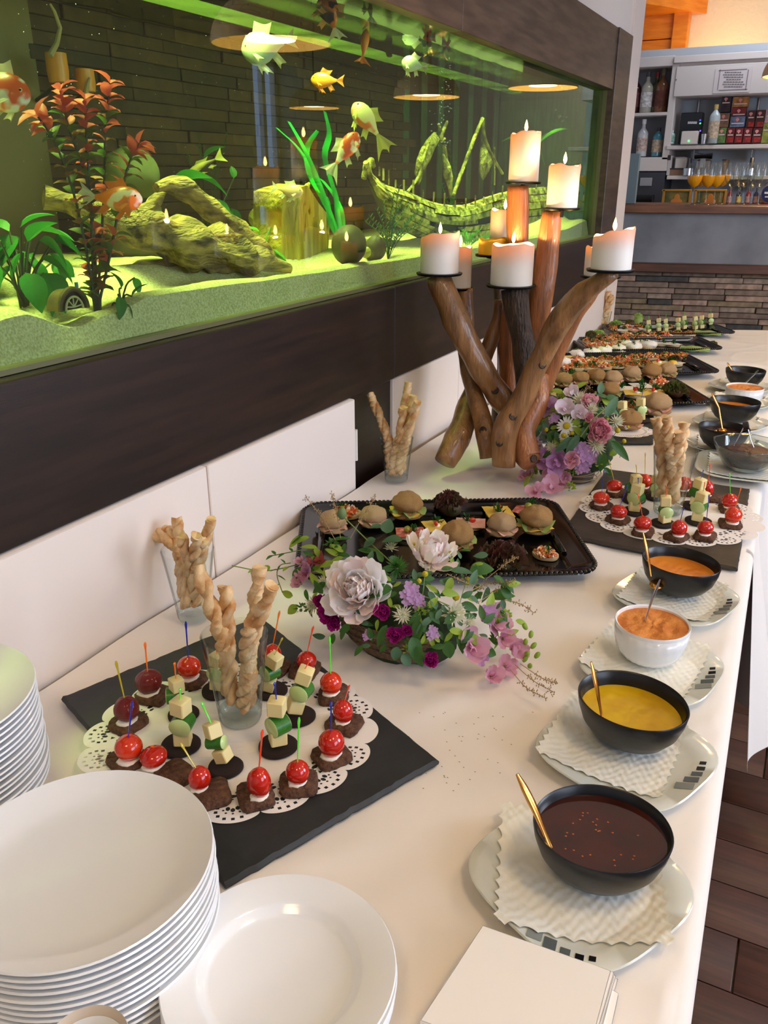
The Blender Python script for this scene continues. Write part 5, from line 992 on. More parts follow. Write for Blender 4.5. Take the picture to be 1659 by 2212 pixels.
# ================================================================ bread sticks in glasses
GRI = mat('baked_bread_stick', (232, 200, 152), .6, var=(198, 138, 76), vs=40, vd=5, ramp=(.42, .68), bump=(110, .45, .004))
def tumbler(base, rimw, basew, rim_v, label, rimu=None, z=ZT):
    b = at(base[0], base[1], z); s = pxm(b); R0 = basew * s / 2; top = aty(rimu or base[0], rim_v, b.y + .0); H = top.z - b.z; R1 = rimw / 2 * pxm(top)
    th = thing('tumbler_glass', label, 'glass', b)
    pr = lambda t: R0 + (R1 - R0) * (t ** 1.15)
    obj('wall', MB().lathe([(pr(.13) * .985, .13 * H)] + [(pr(t), t * H) for t in (.05, .13, .25, .4, .6, .8, .97, 1)] + [(pr(1) - .0015, H * 1.002), (pr(.8) - .0018, .8 * H), (pr(.3) - .002, .3 * H), (pr(.14) * .9, .14 * H)], 44), GLASS, th)
    obj('thick_base', MB().lathe([(0, .001), (R0 * .8, 0), (R0 * .97, .003), (pr(.05), .05 * H), (pr(.13) * .97, .125 * H), (R0 * .6, .135 * H), (0, .13 * H)], 40), GLASSB, th)
    return b, H, R0, R1
def stick(b, H, R0, R1, tops, wpx, labels, grp):
    n = len(tops)
    for i, (u, v) in enumerate(tops):
        a = 2 * pi * i / n + .5; q = aty(u, v, b.y + R1 * .75 * sin(a)); p = b + V3((R0 * .45 * cos(a + 2.6), R0 * .45 * sin(a + 2.6), H * (.15 + .1 * rr.random())))
        # keep the stick inside the rim
        d = q - p; t = (b.z + H - p.z) / d.z if d.z > 0 else 1
        if 0 < t < 1:
            c = p + d * t; off = V3((c.x - b.x, c.y - b.y, 0)); lim = R1 - .012
            if off.length > lim: k = off * (lim / off.length); c2 = V3((b.x + k.x, b.y + k.y, c.z))
            else: c2 = c
        else: c2 = p.lerp(q, .6)
        P = bez([p, p.lerp(c2, .5) + V3((rr.uniform(-.003, .003), 0, 0)), c2, q], 34); w = wpx * pxm(q) / 2; ph = rr.random() * 6
        o_ = p.copy(); th = thing('bread_stick', labels[i], 'bread stick', o_, 0, grp); P = [k - o_ for k in P]
        ln = sum((P[k + 1] - P[k]).length for k in range(34)); tw = rr.uniform(.75, 1.0) * ln / .052
        for sg in (0, pi):
            Q = []
            for k, c in enumerate(P):
                t_ = (P[min(k + 1, 34)] - P[max(k - 1, 0)]).normalized(); ux = t_.cross(V3((0, 1, 0))).normalized(); uy = t_.cross(ux); a_ = 2 * pi * tw * k / 34 + ph + sg; e_ = 1 - .75 * max(0, k - 31) / 3
                Q.append(c + (ux * cos(a_) + uy * sin(a_)) * w * .40 * e_)
            R = [w * (.66 + .07 * sin(k * .9 + ph + sg)) * (1 if k < 32 else 1 + .06 * (k - 31)) * (.7 + .3 * min(1, k / 3)) for k in range(35)]
            obj('strand', MB().tube(Q, R, 12, flat=.78, twist=2 * pi * tw, nz=.09, nsc=70), GRI, th)
T1 = tumbler((520, 1552), 146, 90, 1370, 'tall clear glass of bread sticks standing on the front slate', 506, ZT + .0095)
stick(*T1, [(427, 1222), (487, 1268), (560, 1226), (588, 1265), (540, 1350)], 40, ['thick bread stick leaning toward the wall, front slate glass', 'short bread stick in the middle of the front slate glass', 'tallest bread stick of the front slate glass', 'thin bread stick leaning out toward the flowers, front slate glass', 'low bread stick inside the front slate glass'], 'bread sticks in the front slate glass')
T2 = tumbler((419, 1335), 115, 66, 1190, 'clear glass of bread sticks beside the white wall panel, behind the front slate', 420)
stick(*T2, [(287, 1130), (357, 1142), (382, 1120), (457, 1122), (392, 1160), (424, 1156), (440, 1165)], 30, ['bread stick hanging far out toward the wall panel', 'short bread stick by the wall panel, second glass', 'upright bread stick with ragged tip in the wall panel glass', 'bread stick leaning toward the black tray, wall panel glass', 'front bread stick in the wall panel glass', 'middle bread stick with folded tip in the wall panel glass', 'low bread stick between the others in the wall panel glass'], 'bread sticks in the glass by the wall panel')
T3 = tumbler((856, 1038), 73, 48, 945, 'clear glass of bread sticks by the dark board, next to the branch candle holder', 857)
stick(*T3, [(799, 850), (882, 826), (893, 856), (902, 868), (872, 880)], 24, ['bread stick leaning out toward the aquarium boards', 'tallest bread stick beside the branch holder', 'bread stick just behind the tallest one, branch holder glass', 'short bread stick toward the branches', 'hidden middle bread stick of the branch holder glass'], 'bread sticks in the glass by the branch holder')
T4 = tumbler((1441, 1108), 94, 58, 970, 'tall clear glass of bread sticks on the second slate', 1459, ZT + .0095)
stick(*T4, [(1418, 905), (1446, 930), (1478, 915), (1440, 902), (1468, 935)], 30, ['wide bread stick toward the flowers, second slate glass', 'front bread stick of the second slate glass', 'bread stick toward the sauces, second slate glass', 'flat broad bread stick at the back, second slate glass', 'bread stick with split tip, second slate glass'], 'bread sticks in the second slate glass')
T5 = tumbler((1300, 708), 36, 28, 672, 'white wrapped glass of bread sticks at the far wall end', 1303)
stick(*T5, [(1292, 640), (1304, 632), (1316, 630), (1322, 640)], 15, ['bread stick nearest the wall in the far glass', 'second bread stick of the far glass', 'third bread stick of the far glass', 'bread stick nearest the bar in the far glass'], 'bread sticks in the far glass')
T6 = tumbler((1178, 826), 46, 34, 772, 'clear glass of bread sticks half hidden behind the candle branch', 1178)
stick(*T6, [(1170, 690), (1186, 678), (1196, 700)], 18, ['bread stick behind the branch, toward the wall', 'tall bread stick behind the branch', 'bread stick behind the branch, toward the trays'], 'bread sticks behind the branch')
# ================================================================ trays
def tray(c, lx, ly, rz, label):
    th = thing('serving_tray', label, 'tray', (c[0], c[1], ZT), rz); n = 9
    def rrect(x, y, r):
        out = []
        for q, (sx, sy) in enumerate(((1, 1), (-1, 1), (-1, -1), (1, -1))):
            for i in range(n): a = q * pi / 2 + pi / 2 * i / (n - 1); out.append((sx * (x - r) + r * cos(a), sy * (y - r) + r * sin(a)))
        return out
    X, Y = lx / 2, ly / 2; mb = MB(); vs = []; rings = [(X - .06, Y - .055, .02, .004), (X - .052, Y - .047, .02, .0045), (X - .047, Y - .042, .022, .009), (X - .042, Y - .037, .024, .0095), (X - .02, Y - .018, .035, .020), (X - .006, Y - .006, .045, .0235), (X, Y, .05, .0215), (X + .001, Y + .001, .05, .0185), (X - .02, Y - .018, .035, .017), (X - .06, Y - .055, .02, .0)]
    for x, y, r, z in rings: vs += [(p[0], p[1], z) for p in rrect(x, y, r)]
    k = 4 * n; fs = [(j * k + i, j * k + (i + 1) % k, (j + 1) * k + (i + 1) % k, (j + 1) * k + i) for j in range(len(rings) - 1) for i in range(k)] + [tuple(reversed(range(k))), tuple(range(9 * k, 10 * k))]
    mb.add(vs, [tuple(reversed(f)) for f in fs]); obj('dish', mb, BLACKP, th, ang=30)
    rope = MB(); P = rrect(X - .002, Y - .002, .049); L_ = len(P); pts = []
    for i in range(L_):
        a, b = V3((*P[i], 0)), V3((*P[(i + 1) % L_], 0)); m = max(1, int((b - a).length / .0095)); pts += [a.lerp(b, j / m) for j in range(m)]
    for p in pts: rope.ball((p.x, p.y, .0225), (.0056, .0056, .0042), 7, 5)
    obj('rope_rim', rope, BLACKP, th)['kind'] = 'stuff'; 
    for sx in (-1, 1): obj('handle_boss', MB().box((sx * (X - .045), 0, .0125), (.012, ly * .42, .008), .002), BLACKP, th)
    return th
TRZ = radians(30)
tray((.349, 1.47), .585, .392, TRZ, 'black tray behind the near flowers with rolls and open sandwiches')
tray((.378, 2.925), .585, .392, TRZ, 'black tray of seeded rolls behind the second flower arrangement')
tray((.332, 3.43), .61, .40, TRZ, 'black tray of herb topped canapes, third from the near end')
tray((.305, 3.895), .62, .31, TRZ, 'black tray with lettuce and tomato canapes, second from the far end')
tray((.33, 4.34), .60, .27, TRZ, 'black tray with cheese skewers farthest along the table')
CRUST = mat('bun_crust', (230, 180, 112), .7, var=(196, 134, 70), vs=30, vd=7, ramp=(.42, .7), bump=(90, .9, .006)); CRUSTP = mat('pale_bun_crust', (230, 194, 146), .75, var=(204, 156, 102), vs=45, vd=7, ramp=(.42, .66), bump=(140, .8, .004)); CRUMB = mat('bread_crumb', (232, 206, 156), .85, bump=(200, .6, .003))
HAM = mat('ham', (226, 160, 146), .4, var=(238, 190, 176), vs=30); SAL = mat('salami', (186, 92, 80), .45, var=(222, 160, 146), vs=90, ramp=(.5, .62)); YCH = mat('yellow_cheese_slice', (238, 204, 92), .4); LETT = thin('pale_lettuce', (150, 190, 84), amt=.35, var=(196, 214, 140), vs=30); LOLLO = thin('dark_red_lettuce', (98, 54, 48), amt=.25, var=(74, 74, 40), vs=30); LOLLO2 = thin('green_brown_lettuce', (96, 116, 52), amt=.3, var=(110, 60, 44), vs=25); PARS = thin('parsley', (40, 104, 26), amt=.25, var=(28, 80, 20), vs=60)
OLIVE = mat('green_olive', (150, 150, 50), .2, coat=.4); EGG = mat('egg_white', (244, 240, 226), .3); YOLK = mat('egg_yolk', (240, 190, 60), .5); CARROT = mat('salmon_pink', (238, 128, 84), .4)
def dome_mesh(n, m, seed, split=0.0):
    return MB().ball((0, 0, 0), (1, 1, 1), 30, 20, .13, 2.6, seed, fn=lambda d: (1 - .35 * max(0, -d.z)) * (1 - split * math.exp(-(d.x / .14) ** 2) * max(0, d.z))).mesh(n, m, ang=180)
TOPB = [dome_mesh('roll_top', CRUST, 1), dome_mesh('roll_top', CRUSTP, 2), dome_mesh('roll_top', CRUST, 3, .14)]; BOTB = [dome_mesh('roll_base', m, 5) for m in (CRUST, CRUSTP)]
def wavy(n, m, sd, k=.22): return MB().grid(lambda a, b: (b * (1 + .16 * sin(5 * 2 * pi * a + sd)) * cos(2 * pi * a), b * (1 + .16 * sin(5 * 2 * pi * a + sd)) * sin(2 * pi * a), k * b * b * sin(7 * 2 * pi * a + sd)), 36, 6, True).mesh(n, m, ang=180)
FILL = [wavy('ham_slice', HAM, 1), wavy('cheese_slice', YCH, 2, .12), wavy('lettuce_leaf', LETT, 3, .35)]
PMESH = None
def sprigmesh(n, m, k=26, seed=1):
    r = random.Random(seed); b = MB()
    for i in range(k):
        a, e = r.uniform(0, 2 * pi), r.uniform(.1, 1.4); d = V3((cos(a) * cos(e), sin(a) * cos(e), sin(e))) * r.uniform(.5, 1); s = .16; t = V3((-sin(a), cos(a), .3)) * s; u = V3((0, 0, s)) + d * .2
        b.add([d * .7 - t * .2, d + t, d + u * 1.2, d - t], [(0, 1, 2, 3)]); b.tube([V3((0, 0, 0)), d * .75], .03, 4)
    return b.mesh(n, m, ang=180)
PMESH = [sprigmesh('parsley_sprig', PARS, 30, 1), sprigmesh('parsley_sprig', PARS, 24, 2)]
def roll(u, v, wpx, kind, label, grp, z=ZT + .006, open_=.5, fills=(0, 2), tilt=0.0):
    p = at(u, v + wpx * .22, z); w = wpx / 2 * pxm(p); th = thing('filled_roll', label, 'bread roll', (p.x, p.y, z), rr.uniform(0, 6), grp)
    obj('roll_base', BOTB[kind % 2], None, th, (0, 0, w * .3), None, (w * .93, w * .9, w * .42)); zz = w * .5
    for k in fills: obj(FILL[k].name.split('.')[0], FILL[k], None, th, (0, 0, zz), (0, 0, k), (w * .97, w * .94, w * .5)); zz += w * .07
    obj('roll_top', TOPB[kind], None, th, (0, 0, zz + w * .24), (tilt, tilt * .5, 0), (w * .96, w * .9, w * .74)); return th
def lettuce(u, v, wpx, m, label, z=ZT + .008, n=9, hk=.7):
    p = at(u, v + wpx * .25, z); w = wpx / 2 * pxm(p); th = thing('lettuce', label, 'lettuce', (p.x, p.y, z)); H = hk * w
    if hk < .4:                                                  # long flat leaves lying on the tray
        for i in range(n):
            a0 = rr.uniform(-.5, .5); oy = rr.uniform(-.25, .25) * w
            obj('leaf', MB().grid(lambda x, y: ((y - .5) * 2 * w, oy + (x - .5) * w * .8 * (.3 + sin(pi * min(1, .1 + y * .9))) + a0 * w * .2 * y, H * (.3 + .7 * i / n) + w * .05 * sin(x * 16 + i) * abs(x - .5) * 2 + w * .07 * sin(y * 11 + i * 2) * abs(x - .5)), 18, 14), m, th, ang=180)
        return th
    obj('heart', MB().ball((0, 0, H * .4), (w * .72, w * .62, H * .62), 18, 10, .25, 40), m, th, ang=180)
    for i in range(n * 3):
        a, q = i * 2.4, math.sqrt(i / (n * 3)); e = math.acos(min(1, q * .98)); d = V3((cos(a) * cos(e), sin(a) * cos(e), sin(e))); c = V3((d.x * w * .72, d.y * w * .66, .08 * H + d.z * H * .85)); t = V3((-sin(a + rr.uniform(-.8, .8)), cos(a), rr.uniform(-.3, .3))).normalized(); o = (d + V3((rr.uniform(-.5, .5), rr.uniform(-.5, .5), .35))).normalized(); s = d.cross(t); Lw, Lh, f1, f2 = w * rr.uniform(.5, .8), w * rr.uniform(.26, .4), rr.uniform(9, 13), rr.uniform(24, 32)
        obj('leaf', MB().grid(lambda x, y: c - d * w * .12 + t * (x - .5) * Lw * (.55 + .45 * y) + o * Lh * y * (1 - 1.1 * (x - .5) ** 2) + s * w * (.16 * y * sin(x * f1 + i) + .055 * y * y * sin(x * f2 * 1.3 + i)) + o * w * .03 * y * sin(x * f2), 30, 5), m, th, ang=180)
    return th
def chunkmesh(n, mats, k, seed, s=.2, flat=.5, h=.5):
    r = random.Random(seed); b = MB()
    for i in range(k):
        a = r.uniform(0, 2 * pi); q = math.sqrt(r.random()) * .95; b.cm = r.randrange(len(mats)); c = (q * cos(a), q * sin(a) , h * (1 - q * q) * r.uniform(.3, 1)); m = b.mark(); d = s * r.uniform(.6, 1.3)
        b.box((0, 0, 0), (d, d * r.uniform(.6, 1.4), d * flat * r.uniform(.7, 1.5))); b.xf(m, Matrix.Translation(c) @ Euler((r.uniform(-.8, .8), r.uniform(-.8, .8), r.uniform(0, 3))).to_matrix().to_4x4())
    return b.mesh(n, mats, ang=30)
TC = [mat('diced_tomato', (204, 84, 44), .25, coat=.3), mat('diced_orange', (224, 128, 64), .3, coat=.3), mat('onion_bits', (240, 220, 196), .4), mat('herb_bits', (60, 104, 34), .6), mat('brown_relish', (150, 92, 44), .4), mat('relish_yellow', (206, 156, 70), .4)]
CHK = dict(tomato=[chunkmesh('diced_topping', [TC[0], TC[1], TC[1], TC[5], TC[2]], 90, i, .19) for i in (1, 2)], relish=[chunkmesh('relish_topping', [TC[4], TC[5], TC[1], TC[3], TC[0]], 90, i, .2) for i in (3, 4)], cream=[MB().ball((0, 0, .1), (.95, .95, .5), 20, 10, .3, 3.2, i).mesh('cream_topping', CREAM, ang=180) for i in (1, 2)], salmon=[chunkmesh('shrimp_topping', [CARROT, TC[1], TC[2]], 60, i, .28) for i in (5, 6)])
SLICE = MB().lathe([(0, 0), (.94, 0), (1, .16), (.98, .34), (0, .36)], 26, fn=lambda a, z: 1 + .06 * sin(2 * a) + .02 * sin(5 * a)).mesh('bread_slice', CRUMB, ang=60)
def canape(u, v, wpx, kind, label, grp, z=ZT + .0055, parsley=True, rz=None):
    p = at(u, v + wpx * .1, z); w = wpx * (.5 if z > ZT + .005 and wpx > 50 else .6) * pxm(p); th = thing('open_sandwich', label, 'canape', (p.x, p.y, z), rr.uniform(0, 6) if rz is None else rz, grp); h = .36 * w
    obj('bread_slice', SLICE, None, th, (0, 0, 0), None, (w, w * .8, w * .8)); z0 = .29 * w
    if kind in CHK: m = CHK[kind][rr.randrange(2)]; obj(m.name.split('.')[0], m, None, th, (0, 0, z0), (0, 0, rr.random() * 6), (w * .98, w * .82, w * .95))
    else:
        k = {'cheese': YCH, 'ham': HAM, 'salami': SAL, 'egg': EGG, 'paste': CREAM}[kind]
        obj(kind + '_slice', MB().grid(lambda a, b: ((a - .5) * 2.05 * w, (b - .5) * 1.75 * w, z0 + .02 * w + .05 * w * noise.noise(V3((a * 4, b * 4, u)))) , 10, 10), k, th, ang=180)
        if kind == 'egg': obj('yolk', MB().ball((0, 0, z0), (w * .5, w * .45, w * .25), 12, 8), YOLK, th)
        if kind in ('cheese', 'ham'): obj('cream_dab', MB().ball((0, 0, z0 + .06 * w), (w * .25, w * .25, w * .16), 10, 6, .3, 80), CREAM, th); obj('tomato_wedge', MB().ball((w * .12, -.1 * w, z0 + .26 * w), (w * .24, w * .16, w * .2), 12, 8), TOM[1], th)
        if kind == 'salami': obj('olive', MB().ball((w * .2, 0, z0 + .25 * w), w * .26, 12, 8), OLIVE, th)
    if parsley: obj('parsley_sprig', PMESH[rr.randrange(2)], None, th, (-w * .25, w * .1, z0 + .1 * w), (0, 0, rr.random() * 6), w * .5)
    return th
NT = 'food on the black tray behind the near flowers'
roll(720, 1136, 66, 1, 'plain floury roll at the wall corner of the near tray', NT, fills=(0,)); roll(806, 1124, 62, 1, 'second floury roll of the near tray, behind the poppy head', NT, fills=(0,)); roll(880, 1103, 76, 2, 'tall crusty roll with cheese at the back of the near tray', NT, fills=(1, 2), tilt=.15)
roll(986, 1170, 80, 0, 'shiny brown roll filled with ham in the middle of the near tray', NT, fills=(0, 2), tilt=-.1); roll(1082, 1142, 66, 1, 'pale roll behind the dark lettuce on the near tray', NT, fills=(0,)); roll(1156, 1134, 78, 2, 'seeded roll with cheese at the sauce end of the near tray', NT, fills=(1, 2), tilt=.12)
canape(748, 1108, 66, 'tomato', 'diced tomato toast at the back corner of the near tray', NT); canape(1178, 1197, 58, 'tomato', 'diced tomato toast at the front corner of the near tray', NT); canape(943, 1138, 60, 'cheese', 'cheese canape with tomato wedge beside the ham roll', NT); canape(1016, 1132, 62, 'ham', 'ham canape in the middle of the near tray', NT)
canape(1076, 1108, 66, 'cheese', 'cheese canape with tomato at the back of the near tray', NT); canape(1142, 1102, 68, 'salami', 'salami canape with green olive on the near tray', NT); canape(886, 1152, 60, 'salami', 'salami canape behind the cream flower', NT)
lettuce(970, 1084, 86, LOLLO, 'dark red frilly lettuce at the back of the near tray', n=11, hk=.95); lettuce(1085, 1188, 128, LOLLO, 'big dark frilly lettuce at the front of the near tray', n=14, hk=.6)
# rolls tray
RT_ = 'food on the roll tray'
for i, (u, v, w) in enumerate(((1178, 836, 36), (1216, 828, 40), (1252, 824, 40), (1288, 822, 44), (1322, 824, 44), (1362, 816, 44), (1406, 811, 46), (1440, 808, 42), (1186, 866, 40), (1316, 852, 46))):
    roll(u, v, w, (1, 0, 0, 2, 1, 1, 0, 1, 1, 0)[i], 'roll on the roll tray, ' + ('nearest the wall', 'second from the wall', 'third from the wall', 'fourth from the wall', 'fifth from the wall', 'pale, beside the shiny one', 'shiny seeded one near the lettuce', 'pale one at the lettuce end', 'in front at the branch', 'golden, in front behind the flowers')[i], RT_, fills=(0, 2) if i % 2 else (0,))
for u, v, w, k, l in ((1376, 852, 46, 'cheese', 'cheese canape with parsley at the front of the roll tray'), (1412, 850, 42, 'cheese', 'cheese canape beside the dark lettuce on the roll tray'), (1345, 842, 40, 'paste', 'pale paste canape in the middle of the roll tray'), (1385, 836, 40, 'paste', 'pale canape in front of the floury roll'), (1424, 830, 40, 'salmon', 'pink shrimp canape behind the dark lettuce'), (1192, 822, 36, 'cheese', 'cheese canape at the wall corner of the roll tray'), (1236, 812, 36, 'cheese', 'cheese canape at the back of the roll tray'), (1266, 816, 34, 'salmon', 'salmon canape at the back of the roll tray')): canape(u, v, w, k, l, RT_)
lettuce(1456, 838, 62, LOLLO2, 'brown and green frilly lettuce at the end of the roll tray', n=12, hk=.8)
# canape trays: rows of toasts
def rows(pref, spec, grp, z=ZT + .006):
    i = 0
    for (u0, v0), (u1, v1), n, kinds, w in spec:
        for k in range(n):
            t = k / max(1, n - 1); kd = kinds[k % len(kinds)]; i += 1
            canape(u0 + (u1 - u0) * t + rr.uniform(-2, 2), v0 + (v1 - v0) * t + rr.uniform(-1.5, 1.5), w, kd, '%s toast on the %s, %s of the %s row' % ({'cream': 'white herb cream', 'relish': 'brown relish', 'tomato': 'diced tomato', 'salmon': 'shrimp', 'cheese': 'cheese', 'egg': 'egg', 'paste': 'pale paste', 'ham': 'ham', 'salami': 'salami'}[kd], pref, ('first', 'second', 'third', 'fourth', 'fifth', 'sixth', 'seventh', 'eighth', 'ninth')[k], ('front', 'middle', 'back')[spec.index(((u0, v0), (u1, v1), n, kinds, w))]), grp, z, parsley=(kd == 'cream' or rr.random() < .6))
rows('herb canape tray', [((1212, 796), (1452, 786), 9, ('salmon', 'relish', 'relish', 'tomato', 'relish', 'relish', 'relish', 'cheese', 'egg'), 34), ((1216, 784), (1470, 770), 9, ('cream', 'salmon', 'tomato', 'relish', 'tomato', 'relish', 'tomato', 'relish', 'relish'), 32), ((1216, 772), (1400, 748), 7, ('cheese', 'cream', 'cream', 'cream', 'cream', 'cream', 'cream'), 32)], 'toasts on the herb canape tray')
lettuce(1455, 776, 36, LOLLO, 'small dark lettuce between the relish toasts of the herb tray', n=8, hk=.8)
rows('lettuce canape tray', [((1280, 748), (1452, 744), 8, ('tomato', 'tomato', 'tomato', 'cream', 'cream', 'paste', 'paste', 'paste'), 27), ((1272, 738), (1440, 730), 8, ('relish', 'relish', 'tomato', 'relish', 'relish', 'tomato', 'tomato', 'salmon'), 26), ((1300, 729), (1490, 722), 8, ('relish', 'relish', 'tomato', 'relish', 'tomato', 'tomato', 'relish', 'relish'), 25)], 'toasts on the lettuce canape tray')
lettuce(1500, 744, 62, LETT, 'pale green lettuce leaf along the end of the lettuce tray', n=6, hk=.25); lettuce(1292, 718, 34, LETT, 'light green lettuce at the wall end of the lettuce tray', n=6, hk=.6); lettuce(1276, 720, 30, LOLLO2, 'red lettuce at the wall corner of the lettuce tray', n=7, hk=.7); lettuce(1540, 740, 24, LOLLO2, 'brown lettuce tip at the far corner of the lettuce tray', n=6, hk=.6)
rows('skewer tray', [((1325, 714), (1390, 713), 4, ('relish', 'paste', 'ham', 'paste'), 22), ((1322, 707), (1500, 704), 7, ('relish', 'tomato', 'relish', 'paste', 'relish', 'paste', 'relish'), 22)], 'toasts on the skewer tray')
lettuce(1330, 698, 34, LETT, 'green lettuce at the wall end of the skewer tray', n=7, hk=.7); lettuce(1360, 695, 22, LOLLO2, 'red lettuce beside the white leaf on the skewer tray', n=6, hk=.8); lettuce(1378, 690, 26, LETT, 'upright pale lettuce leaf on the skewer tray', n=3, hk=1.5); lettuce(1528, 710, 56, LETT, 'long pale lettuce leaf at the bar end of the skewer tray', n=5, hk=.25)
for i, (u, v, cl) in enumerate(((1401, 698, 'green'), (1423, 694, 'orange'), (1438, 695, 'green'), (1465, 693, 'orange'), (1478, 689, 'green'), (1502, 690, 'green'), (1516, 688, 'orange'), (1535, 684, 'green'))):
    skewer((u, v + 21), ((u, v + 17), (u, v + 8), (u, v - 2)), (u + 1, v - 16), cl, 9, 'cheese skewer on the skewer tray, ' + ('first from the wall, green pick', 'second, orange pick', 'third, green pick', 'fourth, orange pick', 'fifth, green pick', 'sixth, green pick', 'seventh, orange pick', 'nearest the bar, green pick')[i], 'cheese skewers on the skewer tray', rr.uniform(-.5, .5), z=ZT + .008, disc=False)
# third slate: rolls and two skewers
RS = 'rolls on the slate behind the second flowers'
roll(1358, 916, 56, 2, 'golden roll on a paper doily on the third slate', RS, ZT + .009, fills=(0,)); roll(1418, 884, 62, 1, 'floury roll with ham behind the second slate glass', RS, ZT + .009, fills=(0, 0)); roll(1250, 892, 50, 2, 'roll on the third slate behind the flowers, toward the wall', RS, ZT + .009, fills=(0, 2))
canape(1366, 880, 40, 'relish', 'brown relish toast between the skewers on the third slate', RS, ZT + .009); canape(1405, 876, 36, 'relish', 'relish toast behind the floury roll', RS, ZT + .009)
for u, v, l in ((1344, 890, 'cheese skewer with blue pick beside the eucalyptus leaf'), (1384, 884, 'cheese skewer with blue pick between the two rolls')): skewer((u, v + 24), ((u, v + 18), (u, v + 3), (u, v - 12)), (u + 4, v - 34), 'blue', 17, l, 'cheese skewers on the third slate', .6, z=ZT + .009)
obj_ = doily((at(1350, 930, ZT + .0082).x, at(1350, 930, ZT + .0082).y), .085, .075, .4, 'small white doily under the golden roll', ZT + .0082)
# ================================================================ branch candle holder and candles
BRM = mat('polished_branch', (172, 124, 78), .3, var=(116, 80, 48), vs=9, vd=6, stretch=(4, 4, .9), bump=(40, .5, .006), coat=.25); BRR = mat('reddish_branch', (178, 112, 66), .35, var=(130, 82, 48), vs=9, vd=5, stretch=(5, 5, .8), bump=(40, .5, .006), coat=.2); BRD = mat('dark_bark', (84, 62, 46), .6, var=(50, 38, 30), vs=20, vd=6, stretch=(4, 4, 1), bump=(50, 1, .01)); BRG = mat('grey_branch', (128, 112, 96), .5, var=(96, 80, 66), vs=10, stretch=(4, 4, .8), bump=(40, .5, .005)); IRON = mat('black_iron', (16, 15, 15), .4, .6)
ch = thing('candle_holder', 'tall candle holder of polished driftwood branches with black iron plates', 'candle holder', at(1075, 985, ZT)); c0_ = V3(ch.location)
def branch(st, rad, ys, m, knots=0, n=16, N=30):
    Y = lerps(ys, len(st) - 1) if len(ys) != len(st) else ys
    P = bez([aty(u, v, y) for (u, v), y in zip(st, Y)], N)
    if P[-1].z < ZT + .03: P[-1].z = ZT + .002
    s = [pxm(p) for p in P]; R = [r * k for r, k in zip(lerps(rad, N), s)]
    mb = MB().tube([p - c0_ for p in P], R, n, nz=.22, nsc=16)
    b = obj('branch', mb, m, ch, ang=180)
    for k in range(knots):
        i = rr.randrange(int(N * .3), N - 2); d = (CAMP - P[i]).normalized(); d = (d + RT * rr.uniform(-.5, .5)).normalized(); mm = MB(); a = mm.mark(); mm.lathe([(.0105, 0), (.009, .003), (.005, .0015), (0, .003)], 12); mm.xf(a, Matrix.Translation(P[i] - c0_ + d * R[i] * .94) @ d.to_track_quat('Z', 'Y').to_matrix().to_4x4()); obj('knot', mm, BRD, b)
    return P
branch([(945, 594), (985, 690), (1022, 765), (1062, 832), (1112, 895), (1150, 940)], [26, 29, 28, 27, 23, 16], [1.93, 1.93, 1.95, 1.98, 2.02, 2.06], BRM, 2)
branch([(1003, 624), (1008, 690), (1006, 770), (1030, 870), (1050, 940), (1058, 988)], [19, 17, 16, 19, 21, 20], [2.06, 2.05, 2.02, 1.97, 1.93, 1.92], BRM, 2)
branch([(1078, 648), (1074, 700), (1050, 762), (1028, 830), (1008, 900), (985, 950), (962, 1000)], [10, 14, 17, 20, 26, 30, 24], [2.12, 2.12, 2.1, 2.05, 1.98, 1.92, 1.87], BRM, 1)
branch([(1325, 588), (1262, 634), (1208, 692), (1170, 770), (1128, 860), (1094, 925), (1086, 1006)], [15, 25, 26, 24, 26, 28, 25], [1.84, 1.86, 1.88, 1.9, 1.89, 1.88, 1.87], BRM, 4)
branch([(1112, 622), (1124, 700), (1134, 780), (1138, 850), (1130, 930), (1122, 985)], [28, 26, 24, 22, 20, 18], [1.97, 1.97, 1.98, 1.99, 2.0, 2.0], BRD, 0)
branch([(1193, 456), (1184, 545), (1168, 645), (1152, 730), (1142, 810), (1140, 900), (1135, 970)], [22, 24, 26, 25, 24, 22, 20], [2.06, 2.06, 2.05, 2.05, 2.04, 2.04, 2.03], BRR, 1)
branch([(1119, 401), (1118, 470), (1119, 540), (1112, 640), (1100, 740), (1100, 860), (1108, 960)], [25, 23, 24, 22, 22, 24, 22], [2.09, 2.09, 2.09, 2.1, 2.1, 2.1, 2.08], BRR, 0)
branch([(1085, 560), (1080, 640), (1092, 760), (1085, 880), (1075, 960)], [14, 14, 18, 22, 20], [2.2, 2.18, 2.16, 2.12, 2.1], BRG, 0)
branch([(1165, 810), (1160, 870), (1132, 930), (1140, 985), (1150, 1002)], [22, 24, 24, 27, 20], [1.99, 1.96, 1.92, 1.9, 1.89], BRR, 1)
branch([(1300, 600), (1272, 640), (1230, 700), (1190, 790), (1160, 880), (1140, 960)], [12, 17, 19, 20, 20, 20], [2.02, 2.02, 2.02, 2.02, 2.02, 2.02], BRR, 0)
WAX = waxm('candle_wax', (244, 240, 234), (255, 204, 124), .36, .98, .6); WAXY = waxm('yellow_wax', (236, 190, 40), (250, 200, 60), .3, .95, .3)
WAXB = mat('candle_body', (240, 228, 210), .45, sss=.3); FLAME = glow('candle_flame', (255, 206, 120), 26); WICK = mat('wick', (30, 26, 24), .9)
